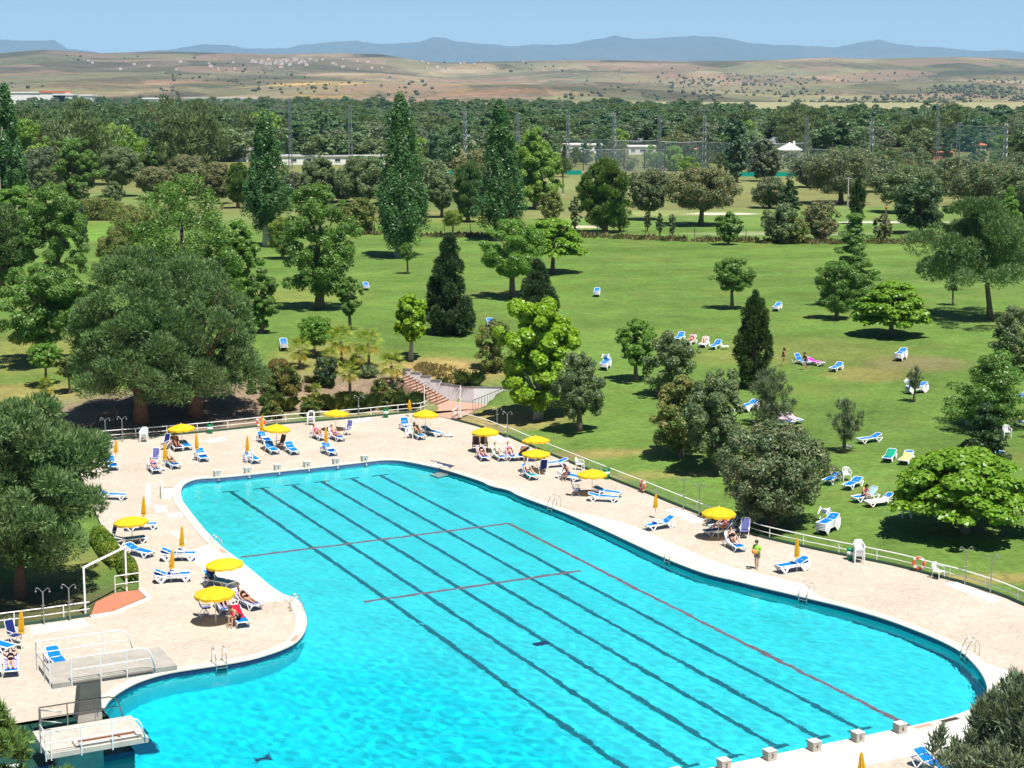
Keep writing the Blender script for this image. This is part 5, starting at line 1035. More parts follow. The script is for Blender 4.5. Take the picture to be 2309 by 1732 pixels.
def reclined(ang, knees=.0, arms='side'):
    """on a lounger: pelvis just below the hinge, trunk along the backrest, legs to the foot end (lounger's own frame, y to the foot)"""
    a = math.radians(ang); c, s_ = math.cos(a), math.sin(a); hy = -.22; z0 = .46
    def B(t, x, u=0.0): return (x, hy - c * t - s_ * u, z0 + s_ * t + c * u)
    J = dict(pelvis=B(0, 0, .02), chest=B(.36, 0, .03), head=B(.66, 0, .06), face=(0, s_ * 1.0 - .0 + .0, c + .01), shl=B(.42, -.18, .03), shr=B(.42, .18, .03), hipl=(-.09, hy + .07, z0), hipr=(.09, hy + .07, z0))
    for n, sg, kk in (('l', -1, knees), ('r', 1, knees * .8)):
        ky = hy + .07 + .44 * math.cos(kk); kz = z0 + .44 * math.sin(kk); J['kn' + n] = (sg * .10, ky, kz); ll_ = .42; dz = kz - .43; dy = math.sqrt(max(.0, ll_ ** 2 - dz ** 2)); J['an' + n] = (sg * .10, ky + dy, .43); J['to' + n] = (sg * .12, ky + dy + .06, .53 if kk < .3 else .42)
        if arms == 'side': J['el' + n] = B(.15, sg * .27, .0); J['ha' + n] = (sg * .24, hy + .12, z0 + .0)
        elif arms == 'up': J['el' + n] = B(.62, sg * .34, .05); J['ha' + n] = B(.74, sg * .13, .04)
        else: J['el' + n] = B(.16, sg * .25, .12); J['ha' + n] = B(.22, sg * .09, .36)
    return J
def seated(side=1, bend=.25):
    """sitting across a lounger edge, feet on the ground (y forward)"""
    J = dict(pelvis=(0, 0, .47), chest=(0, bend, .80), head=(0, bend + .14, 1.02), face=(0, 1, -.5), shl=(-.17, bend, .86), shr=(.17, bend, .86), hipl=(-.09, .04, .46), hipr=(.09, .04, .46), knl=(-.13, .44, .50), knr=(.13, .44, .50), anl=(-.12, .46, .09), anr=(.12, .50, .09), tol=(-.13, .60, .04), tor=(.13, .64, .04), ell=(-.23, bend + .1, .62), elr=(.23, bend + .1, .62), hal=(-.08, .42, .56), har=(.10, .42, .58)); return J
LIMEM = clothm('lime_shirt_cloth', (.32, .72, .08)); GREYM = clothm('grey_shorts_cloth', (.16, .17, .15)); BLK = clothm('black_swimwear', (.02, .02, .025)); REDS = clothm('red_shirt_cloth', (.6, .04, .03)); BLUS = clothm('blue_swimwear', (.03, .06, .25)); PNK = clothm('pink_swimwear', (.6, .15, .25))
x, y = U('K7', 1155, 1205); body('person', standing(.07, 'hold', .03, .05), SKIN[0], 'person in lime shirt and grey shorts walking along the right pool deck', (x, y, 0), 2.5, HAIRD, LIMEM, GREYM, 'shirt', hat=clothm('green_cap', (.02, .12, .05)))
m = MB(); m.ell((0, 0, 0), (.17, .11, .14), 12, 8); fl = m.build('beach_bag', clothm('orange_bag', (.70, .30, .08)), None, True); a_ = 2.5; fl.location = (x - math.sin(a_) * .34, y + math.cos(a_) * .34, 1.05); fl.rotation_euler = (0, 0, a_); tag(fl, 'orange bag held by the person in the lime shirt', 'bag')
x, y, z = GP('M1', 1475, 585); body('person', standing(.28), SKIN[0], 'woman in a dark swimsuit striding left across the lawn', (x, y, z), PI / 2, HAIRD, BLK, BLK, longhair=True)
x, y, z = GP('M1', 1752, 635); body('person', standing(.24, 'down', .08, .05), SKIN[0], 'girl in a dark swimsuit stepping past the magenta towel', (x, y, z), PI / 2 + .4, HAIRB, BLK, BLK, longhair=True)
x, y, z = ground(1914 * D_, 463 * D_); body('person', standing(.06), SKIN[1], 'golfer in a red shirt on the far green', (x, y, z), .6, HAIRD, REDS, GREYM, 'shirt')
def on(key, label, pose, sk, **kw):
    lx, ly, lz, lr, la = LOUNGERS[key]; body('person', pose(la), SKIN[sk], label, (lx, ly, lz - .03), lr, **kw)
on('a2', 'sunbather with dark hair lying on the violet towel left of the entry steps', lambda a: reclined(a, .1), 1, bottom=BLUS, top=PNK)
on('a3', 'sunbather sitting back on the teal-towelled lounger', lambda a: reclined(a, .15), 0, bottom=BLK)
on('a4', 'sunbather in the deep shade of the pine umbrella', lambda a: reclined(a, .5), 2, bottom=BLK)
on('b5', 'woman reclining with raised knees on the red towel below the chair stack', lambda a: reclined(a, .9), 0, bottom=PNK, top=PNK, longhair=True)
on('b6', 'man reclining beside the violet chair', lambda a: reclined(a, .25, 'read'), 0, bottom=BLUS)
on('c2', 'sunbather with raised knees on the green towel near the stairs', lambda a: reclined(a, .95), 2, bottom=BLK)
on('c4', 'pale woman lying before the two brown chairs', lambda a: reclined(a, .2), 1, bottom=BLK, top=BLK)
on('c5', 'sunbather on the mint towel in the middle of the trio', lambda a: reclined(a, .6, 'read'), 1, bottom=BLUS)
on('c6', 'sunbather on the lilac towel at the right of the trio', lambda a: reclined(a, .7), 1, bottom=PNK, top=PNK)
on('d1', 'sunbather on the turquoise towel below the twin umbrellas', lambda a: reclined(a, .35), 1, bottom=BLK)
on('e2', 'sunbather under the umbrella by the holm oak, front one', lambda a: reclined(a, .6), 0, bottom=PNK, top=PNK); on('e3', 'sunbather under the umbrella by the holm oak, rear one', lambda a: reclined(a, .6), 2, bottom=BLK)
on('e4', 'woman sitting up reading on the white towel near the lime shirt', lambda a: reclined(a + 22, .7, 'read'), 0, bottom=BLK, top=BLK, longhair=True)
on('g2', 'woman in a dark bikini lying on the peninsula', lambda a: reclined(a, .05), 0, bottom=BLK, top=BLK)
on('g3', 'person lying half under the lower peninsula umbrella', lambda a: reclined(a, .6), 0, bottom=BLUS)
on('h2', 'woman in a dark swimsuit with arms raised lying left of the platform', lambda a: reclined(a, .05, 'up'), 1, bottom=BLK, top=BLK); on('h3', 'sunbather cut off by the left picture edge', lambda a: reclined(a, .1), 1, bottom=BLUS)
on('m2', 'sunbather on the pink towel on the middle lawn', lambda a: reclined(a, .4), 0, bottom=PNK, top=PNK); on('m3', 'reader on the white towel on the middle lawn', lambda a: reclined(a, .9, 'read'), 1, bottom=BLK)
on('n4', 'sunbather in the shade at the right lawn edge', lambda a: reclined(a, .5), 0, bottom=BLUS)
lx, ly, lz, lr, la = LOUNGERS['d3']; body('person', seated(), SKIN[2], 'man sitting on the edge of his lounger by the railing', (lx - .10, ly - .03, 0), 2.5, BLUS if False else HAIRD, None, BLUS, True, hat=clothm('violet_cap', (.12, .08, .22)))
lx, ly, lz, lr, la = LOUNGERS['g4']; q = Matrix.Rotation(lr, 3, 'Z') @ Vector((.12, .38, 0)); body('person', seated(1, .3), SKIN[0], 'man bent forward on the edge of the red-towelled lounger', (lx + q.x, ly + q.y, 0), lr - PI / 2 + .3, HAIRB, None, BLK, True)
lx, ly, lz, lr, la = LOUNGERS['k3']; q = Matrix.Rotation(lr, 3, 'Z') @ Vector((-.05, .15, 0)); body('person', seated(1, .12), SKIN[0], 'woman with long dark hair sitting on the aqua towel on the lawn', (lx + q.x, ly + q.y, lz), lr - PI * .5 + PI, HAIRD, PNK, BLK, longhair=True)
# ------------------------------------------------------------------ trees
def env(kind, t):
    if kind == 'round': return np.sqrt(np.clip(1 - (2 * t - 1) ** 2, 0, 1)) ** .9
    if kind == 'egg': return np.sqrt(np.clip(1 - (2 * t ** .75 - 1) ** 2, 0, 1)) ** .85
    if kind == 'dome': return np.sqrt(np.clip(1 - t ** 2.2, 0, 1)) * np.clip(t * 5 + .72, 0, 1)
    if kind == 'poplar': return np.interp(t, [0, .05, .14, .24, .36, .48, .62, .8, .92, 1], [.06, .38, .8, 1, .92, .72, .56, .46, .30, .08])
    if kind == 'cone': return np.clip(1 - t, 0, 1) ** .62 * np.clip(t * 7 + .45, 0, 1)
    if kind == 'flame': return np.clip(np.sin(np.pi * np.clip(.1 + .9 * t, 0, 1) ** .85), 0, 1) ** .65
    if kind == 'vase': return np.clip(.45 + .8 * t, 0, 1) * np.sqrt(np.clip(1 - np.clip((t - .55) / .45, 0, 1) ** 2, 0, 1))
    return np.ones_like(t)
def crown_np(kind, R, H, n, leaf, seed, clump=.22, clumps=60, flat=.8, needle=False, up=.3, jit=.45, irr=.22, fill=.4, hang=0.0, aspect=.62, tri=False):
    """leaf faces gathered in clumps spread through the crown's volume; base of crown at z=0"""
    rs = np.random.RandomState(seed); ph = rs.rand(6) * 6.28
    t = rs.rand(clumps * 6); w = env(kind, t) + .05; t = t[rs.rand(len(t)) < w / w.max()][:clumps]; k = len(t)
    th = rs.rand(k) * 6.283; ir = 1 + irr * (np.sin(2 * th + ph[0] + 3 * t) * .6 + np.sin(3 * th + ph[1] - 5 * t) * .5 + .5 * rs.randn(k) * .7)
    fr = rs.rand(k) ** fill; cr = R * clump * (.65 + .7 * rs.rand(k)); rad = np.maximum(env(kind, t) * R * ir * fr - cr * .6, 0)
    cc = np.stack([rad * np.cos(th), rad * np.sin(th), np.clip(t * H, cr * flat * .6, H - cr * flat * .55)], 1)
    per = np.maximum(3, (n * cr ** 2 / np.sum(cr ** 2)).astype(int)); idx = np.repeat(np.arange(k), per); N = len(idx)
    d = rs.randn(N, 3); d[:, 2] += up; d /= np.linalg.norm(d, axis=1)[:, None]
    rr_ = (.55 + .5 * rs.rand(N) ** .5); p = cc[idx] + d * (cr[idx] * rr_)[:, None] * np.array([1, 1, flat])
    p[:, 2] -= hang * (np.hypot(p[:, 0], p[:, 1]) / R) ** 2 * H * .2
    nn = d + jit * rs.randn(N, 3) + np.array([0, 0, up]); nn /= np.linalg.norm(nn, axis=1)[:, None]
    sz = leaf * (.6 + .8 * rs.rand(N))
    if needle:
        ax = d * 1.0 + np.array([0, 0, .65]) + .4 * rs.randn(N, 3); ax /= np.linalg.norm(ax, axis=1)[:, None]
        sd_ = np.cross(ax, d + .35 * rs.randn(N, 3)); sd_ /= np.linalg.norm(sd_, axis=1)[:, None]
        L_ = (sz * 1.5)[:, None]; W_ = (sz * aspect)[:, None]
        v = np.stack([p - ax * L_ * .35 + sd_ * W_ * .5, p + ax * L_ * .7, p - ax * L_ * .35 - sd_ * W_ * .5], 1).reshape(-1, 3)
        f = np.arange(N)[:, None] * 3 + np.arange(3)[None]; return v, f, cc, cr
    tg = np.cross(nn, rs.randn(N, 3)); tg /= np.linalg.norm(tg, axis=1)[:, None]; bt = np.cross(nn, tg); L_ = sz[:, None] * .62; W_ = L_ * aspect
    if tri:
        v = np.stack([p - tg * L_ * .9 - bt * W_ * .2, p + bt * W_ * 1.05 + tg * L_ * .1, p + tg * L_ - bt * W_ * .8], 1).reshape(-1, 3); return v, np.arange(N)[:, None] * 3 + np.arange(3)[None], cc, cr
    v = np.stack([p - tg * L_, p + bt * W_ - nn * L_ * .12, p + tg * L_, p - bt * W_ - nn * L_ * .12], 1).reshape(-1, 3)
    return v, np.arange(N)[:, None] * 4 + np.arange(4)[None], cc, cr
def trunk_mb(h0, h1, r, cc, cr, seed, limbs=9, lean=(0, 0), fork=.0):
    """tapered trunk up into the crown with limbs reaching the clumps; h0 crown base, h1 crown height"""
    rs = random.Random(seed); m = MB(); top = h0 + h1 * .62; pts = []; n = 7
    for i in range(n):
        t = i / (n - 1); pts.append((lean[0] * t + .25 * r * math.sin(t * 5 + seed), lean[1] * t + .25 * r * math.cos(t * 4 + seed), top * t - (.25 if i == 0 else 0)))
    m.tube(pts, [r * (1.35 if i == 0 else 1.0) * (1 - .8 * (i / (n - 1)) ** 1.2) for i in range(n)], 8)
    idx = list(range(len(cc))); rs.shuffle(idx)
    for j in idx[:limbs]:
        c = cc[j]; z0 = min(h0 * .8 + (h0 + c[2] - h0 * .8) * rs.uniform(.15, .45), top * .9); t = z0 / top; a = Vector((lean[0] * t, lean[1] * t, z0)); b = Vector((c[0], c[1], h0 + c[2])); mid = a.lerp(b, .5) + Vector((0, 0, .12 * (b - a).length)); rr0 = r * (1 - .75 * t) * .55
        m.tube([a, a.lerp(mid, .6), mid, b], [rr0, rr0 * .8, rr0 * .6, rr0 * .2], 5)
    return m
def LM(n, c1, c2, c3=None, *a, **k):
    s = lambda c: None if c is None else tuple(q * 1.18 for q in c)
    return leafmat(n, s(c1), s(c2), s(c3), *a, **k)
LEAF = dict(
    woodoak=LM('wood_oak_leaves', (.055, .09, .048), (.12, .16, .08), (.12, .135, .075), .5, .2, clump=.8), woodgreen=LM('wood_green_leaves', (.05, .105, .042), (.11, .18, .07), (.085, .145, .055), .45, .3), woodpine=LM('wood_pine_needles', (.06, .10, .035), (.14, .19, .065), None, .5, .15), woodfir=LM('wood_fir_sprays', (.035, .085, .045), (.08, .14, .065), None, .5, .15),
    pine=LM('stone_pine_needles', (.055, .12, .035), (.14, .225, .07), (.115, .165, .06), .55, .12, clump=.6), pinel=LM('light_pine_needles', (.06, .125, .025), (.14, .225, .05), (.11, .15, .03), .5, .15, clump=.7),
    lime=LM('lime_leaves', (.14, .27, .012), (.25, .40, .03), (.20, .30, .02), .4, .38), catalpa=LM('catalpa_leaves', (.10, .22, .018), (.19, .32, .035), (.14, .26, .02), .4, .35), green=LM('mid_green_leaves', (.06, .14, .025), (.13, .235, .045), (.10, .175, .035), .4, .3),
    bright=LM('bright_green_leaves', (.08, .19, .03), (.16, .285, .05), (.12, .22, .035), .4, .35), dark=LM('dark_conifer_scales', (.02, .05, .02), (.05, .10, .03), (.055, .085, .025), .5, .1), cyp=LM('cypress_sprays', (.018, .05, .012), (.05, .095, .018), (.06, .085, .02), .5, .12),
    oak=LM('holm_oak_leaves', (.055, .095, .04), (.12, .165, .065), (.14, .14, .065), .45, .14, clump=.8), oakb=LM('browned_oak_leaves', (.075, .105, .04), (.16, .18, .07), (.17, .15, .065), .5, .15, clump=.8), grey=LM('grey_green_leaves', (.06, .105, .04), (.14, .195, .08), (.13, .17, .06), .45, .2),
    poplar=LM('poplar_leaves', (.03, .095, .028), (.085, .18, .05), None, .4, .28), olive=LM('olive_green_leaves', (.07, .12, .025), (.15, .195, .045), (.17, .16, .04), .5, .22), fir=LM('fir_sprays', (.02, .055, .018), (.05, .10, .03), (.06, .10, .035), .5, .12), blue=LM('bluish_cypress_sprays', (.08, .125, .07), (.17, .225, .13), (.12, .16, .075), .55, .1),
    photinia=LM('photinia_leaves', (.05, .10, .018), (.12, .16, .03), (.15, .12, .03), .35, .25, tip=(.26, .09, .03), tipz=(.2, .85)), hedge=LM('hedge_leaves', (.05, .11, .012), (.13, .21, .025), (.19, .24, .03), .4, .3), willow=LM('willow_leaves', (.11, .21, .03), (.2, .31, .06), None, .45, .35), wispy=LM('young_pine_needles', (.07, .10, .05), (.13, .17, .085), None, .55, .15))
SPEC = dict(  # shape, leaf size, leaves per 18 square metres of outline, clump radius, clumps, extras
    stone=('dome', .15, 90000, .17, 150, dict(flat=.8, needle=True, up=.5, fill=.2, aspect=.5, irr=.07), 'pine', 'BARKR'), pine=('round', .17, 64000, .18, 150, dict(flat=.8, needle=True, up=.4, fill=.3, aspect=.5, irr=.2), 'pinel', 'BARKR'),
    spread=('dome', .21, 46000, .2, 70, dict(flat=.7, needle=True, up=.4, fill=.35, aspect=.5, irr=.3), 'pine', 'BARK'),
    broad=('egg', .19, 40000, .16, 150, dict(flat=.85, irr=.2, fill=.38, tri=True), 'green', 'BARK'), bright=('round', .19, 34000, .17, 120, dict(flat=.7, irr=.25, fill=.4, tri=True), 'bright', 'BARK'), lime=('egg', .24, 26000, .17, 130, dict(flat=.8, irr=.2, fill=.36, aspect=.8), 'lime', 'BARKL'), catalpa=('dome', .26, 22000, .17, 150, dict(flat=.45, irr=.08, fill=.2, aspect=.75, up=.8, hang=.5), 'catalpa', 'BARK'),
    thuja=('cone', .17, 40000, .18, 130, dict(flat=1.3, irr=.16, fill=.3, up=.2, needle=True, aspect=.6), 'dark', 'BARK'), cypress=('flame', .15, 34000, .22, 120, dict(flat=1.5, irr=.14, fill=.3, needle=True, aspect=.6), 'cyp', 'BARK'), fir=('cone', .18, 26000, .2, 130, dict(flat=.4, irr=.3, fill=.35, up=-.1, hang=.5, tri=True), 'fir', 'BARK'),
    oak=('round', .15, 50000, .17, 150, dict(flat=.8, irr=.16, fill=.26, tri=True), 'oak', 'BARK'), grey=('egg', .16, 32000, .17, 110, dict(flat=.85, irr=.25, fill=.42, tri=True), 'grey', 'BARK'), poplar=('poplar', .22, 44000, .17, 190, dict(flat=2.2, irr=.24, fill=.32, aspect=.7, tri=True), 'poplar', 'BARKL'), ball=('round', .14, 34000, .2, 90, dict(flat=.85, irr=.08, fill=.22, tri=True), 'hedge', 'BARK'),
    wispy=('egg', .24, 13000, .17, 80, dict(flat=1.2, irr=.25, fill=.5, needle=True, aspect=.22, up=.5), 'wispy', 'BARK'), feather=('cone', .16, 24000, .18, 130, dict(flat=.42, irr=.35, fill=.5, tri=True), 'bright', 'BARK'), bush=('dome', .12, 60000, .2, 90, dict(flat=.85, irr=.1, fill=.2, tri=True), 'photinia', 'BARK'), blue=('cone', .26, 26000, .11, 190, dict(flat=2.8, irr=.4, fill=.4, needle=True, aspect=.35, up=.8), 'blue', 'BARKR'))
SEED = [100]
def tree(name, spec, base, topy, hw, botf, label, cat='tree', leaf=None, lm=1.0, nm=1.0, group=None, wx=None, lean=(0, 0), bark=None, z=None, tr=None, R=None, cap=36000):
    """base: photo pixel of the foot (native), topy: pixel row of the top, hw: crown half width in px, botf: crown base as share of the height"""
    SEED[0] += 1; sd = SEED[0]; x, y, zz = ground(*base) if wx is None else wx; dist = math.sqrt(x * x + y * y + (CAMH - zz) ** 2); ppm = FPX / dist
    h = min(((abs(proj(x, y, zz + k)[1] - topy), k) for k in np.arange(.5, 32, .05)))[1]
    R = R or hw / ppm; kind, lf, n, cl, ncl, ex, lk, bk = SPEC[spec]; H = h * (1 - botf); h0 = h * botf
    area = R * H / 18.0; n = int(np.clip(n * nm ** .6 * area * .8 / lm ** 1.5, 1200, cap)); lf = lf * lm * (1.0 if n < cap else 1.12)
    v, f, cc, cr = crown_np(kind, R, H, n, lf, sd, cl, ncl, **ex)
    k_ = R / np.percentile(np.hypot(v[:, 0], v[:, 1]), 98.5); z0_, z1_ = np.percentile(v[:, 2], .6), np.percentile(v[:, 2], 99.7); kz = H / (z1_ - z0_); v = v * np.array([k_, k_, kz]); v[:, 2] -= z0_ * kz; cc = cc * np.array([k_, k_, kz]); cc[:, 2] -= z0_ * kz
    v[:, 0] += lean[0] * .8; v[:, 1] += lean[1] * .8; v[:, 2] += h0
    o = empty(name, (x, y, zz)); link('crown', mesh_np('crown', v, f, LEAF[leaf or lk]), o)
    trunk_mb(h0, H, tr or max(.05, .028 * h + .03 * R), cc + np.array([lean[0] * .8, lean[1] * .8, 0]), cr, sd, 10, lean).build('trunk', globals()[bark or bk], o, True)
    tag(o, label, cat, group); return o

def T(name, spec, bx, by, ty, hw, botf, label, **k): return tree(name, spec, (bx * D_, by * D_), ty * D_, hw * D_, botf, label, **k)
# left foreground and the pines above the deck
T('pine_tree', 'pine', 42, 1292, 868, 205, .20, 'big shaggy pine at the left edge beside the red ramp', nm=1.9, leaf='pine', tr=.28, cap=72000)
T('stone_pine', 'stone', 302, 912, 538, 150, .16, 'left one of the two joined umbrella pines above the deck', nm=1.6, cap=80000)
T('stone_pine', 'stone', 422, 897, 556, 152, .17, 'right one of the two joined umbrella pines above the deck', nm=1.6, cap=80000)
tree('pine_tree', 'pine', None, 1490 * D_, 90, .25, 'pine top poking in at the bottom left corner', wx=(-18.6, 55.2, -.05), leaf='pinel', nm=1.0, R=2.3)
tree('pine_tree', 'pine', None, 1655 * D_, 40, .3, 'small pine top just showing below the diving platform', wx=(-15.8, 57.5, -.05), leaf='pinel', R=.9, nm=.5)
tree('blue_cypress', 'blue', None, 1465 * D_, 130, .1, 'bluish cypress with upswept sprays at the bottom right corner', wx=(18.6, 60.5, 0), nm=1.5, R=3.1)
T('pine_tree', 'pine', 5, 640, 440, 60, .2, 'dark pine at the left picture edge in the upper grove', leaf='pine')
T('ash_tree', 'broad', 125, 640, 398, 75, .1, 'tall leafy tree right of the dark pine at the left edge', leaf='green', nm=1.1)
T('ash_tree', 'bright', 45, 560, 402, 55, .2, 'bright green tree behind the dark pine at the left edge')
T('acacia_tree', 'bright', 95, 790, 578, 100, .25, 'spreading acacia on the left lawn behind the umbrella pines', leaf='green', nm=1.3)
T('acacia_tree', 'bright', 100, 835, 742, 40, .45, 'small flat-topped acacia left of the umbrella pines')
T('maple_tree', 'broad', 400, 700, 382, 130, .08, 'large maple rising behind the umbrella pines', leaf='green', nm=1.5)
T('maple_tree', 'bright', 510, 690, 475, 60, .1, 'yellow-green tree right of the large maple behind the pines', leaf='bright')
T('maple_tree', 'bright', 565, 720, 580, 42, .1, 'low green tree at the right shoulder of the umbrella pines', leaf='green')
T('bush_tree', 'grey', 290, 580, 445, 60, .1, 'wispy grey shrub tree left of the large maple', leaf='olive', nm=.7)
T('bush_tree', 'ball', 245, 600, 498, 36, .1, 'rounded olive bush left of the large maple', leaf='olive')
T('bush_tree', 'lime', 300, 600, 525, 26, .3, 'small yellow-lime shrub before the large maple', lm=.7)
T('blue_fir', 'cypress', 180, 545, 440, 12, .05, 'slim bluish fir right of the tall leafy tree', leaf='blue')
T('maple_tree', 'broad', 690, 668, 400, 84, .14, 'leafy maple with a dark round shadow left of centre', nm=1.3, leaf='green')
T('ash_tree', 'bright', 755, 714, 598, 30, .3, 'slim young ash right of the centre-left maple', leaf='green')
T('ball_tree', 'ball', 610, 560, 470, 33, .12, 'clipped ball tree beside the left poplar', leaf='hedge')
T('poplar_tree', 'poplar', 578, 533, 246, 52, .14, 'left one of the three tall poplars', nm=1.3)
T('poplar_tree', 'poplar', 868, 556, 208, 64, .06, 'middle and tallest one of the three poplars', nm=1.5)
T('poplar_tree', 'poplar', 1080, 520, 220, 54, .05, 'right one of the three tall poplars', nm=1.3)
T('ball_tree', 'ball', 978, 512, 454, 26, .42, 'small lollipop tree right of the tallest poplar')
T('ball_tree', 'ball', 880, 592, 524, 18, .45, 'tiny lollipop tree in the tallest poplar\'s shadow', leaf='green')
T('thuja_tree', 'thuja', 972, 722, 508, 62, .0, 'big dark thuja in the middle of the lawn', nm=1.3)
T('thuja_tree', 'thuja', 1160, 672, 562, 46, .0, 'smaller dark thuja right of the big one')
T('ash_tree', 'bright', 1108, 645, 476, 86, .3, 'spreading green ash behind the small thuja', nm=1.3)
T('catalpa_tree', 'catalpa', 1195, 590, 472, 66, .35, 'bright domed catalpa behind the spreading ash')
T('catalpa_tree', 'lime', 888, 778, 636, 44, .32, 'young lime-green catalpa on the bank left of the stairs')
T('catalpa_tree', 'lime', 1162, 905, 648, 92, .12, 'large lime-green catalpa beside the white wall', nm=1.6)
T('bay_tree', 'grey', 1250, 932, 762, 68, .2, 'grey-green tree right of the large lime catalpa', nm=1.3)
T('olive_shrub', 'grey', 1068, 800, 690, 46, .05, 'loose grey shrub left of the large lime catalpa', leaf='olive', nm=.7)
T('round_tree', 'bright', 1374, 825, 690, 46, .28, 'small round tree beside a lounger stack', leaf='bright')
T('bay_tree', 'grey', 1445, 858, 718, 60, .1, 'pale grey-green tree right of the small round tree')
T('cypress_tree', 'cypress', 1626, 838, 632, 40, .02, 'dense dark cypress column in the middle lawn', nm=1.4)
T('young_pine', 'wispy', 1664, 920, 795, 52, .05, 'wispy blue-green young pine below the dark cypress', nm=1.2)
T('plum_tree', 'grey', 1470, 990, 812, 72, .1, 'yellowish-brown leafed tree left of the holm oak', leaf='olive', nm=1.2)
T('bay_tree', 'grey', 1550, 1020, 800, 80, .14, 'tall grey-green tree behind the holm oak', leaf='grey', nm=1.4)
T('holm_oak', 'oak', 1668, 1140, 918, 118, .10, 'large holm oak behind the right railing', nm=1.7)
T('young_pine', 'wispy', 1824, 978, 858, 42, .22, 'small thin pine with a white stool at its foot', nm=1.1)
T('sapling', 'wispy', 1975, 868, 788, 22, .35, 'thin sapling before a lounger stack')
T('catalpa_tree', 'catalpa', 2085, 1152, 972, 152, .3, 'wide domed catalpa casting a black shade at the right', nm=1.7)
T('fir_tree', 'fir', 2125, 1005, 872, 58, .0, 'dark fir above the wide domed catalpa')
T('mimosa_tree', 'feather', 2150, 930, 762, 110, .12, 'feathery green tree at the right edge of the lawn', leaf='green', nm=1.4)
T('bay_tree', 'grey', 2185, 800, 662, 60, .1, 'grey-green tree at the right edge above the feathery tree')
T('catalpa_tree', 'catalpa', 1926, 725, 608, 80, .25, 'bright domed catalpa in the middle right lawn', nm=1.2)
T('round_tree', 'ball', 1808, 690, 566, 46, .14, 'dark round tree left of the middle right catalpa', leaf='green', nm=1.6)
T('cedar_tree', 'feather', 1842, 660, 462, 78, .02, 'layered cedar behind the dark round tree', nm=1.6, leaf='green')
T('pine_tree', 'spread', 2140, 692, 428, 158, .34, 'large leaning pine with bare limbs at the right', leaf='pine', nm=1.3, lean=(-1.6, 0), tr=.32, cap=50000)
T('round_tree', 'bright', 1580, 668, 558, 46, .38, 'small flat-crowned tree alone on the far lawn', leaf='green')
T('sapling', 'grey', 2058, 660, 590, 20, .45, 'bare-stemmed sapling left of the leaning pine', leaf='pine', nm=.5)
T('small_shrub', 'bright', 680, 770, 684, 44, .3, 'fresh green shrub tree behind the palms', leaf='bright')
T('dark_bush', 'ball', 705, 836, 770, 26, .0, 'dark round bush below the palms', leaf='dark')
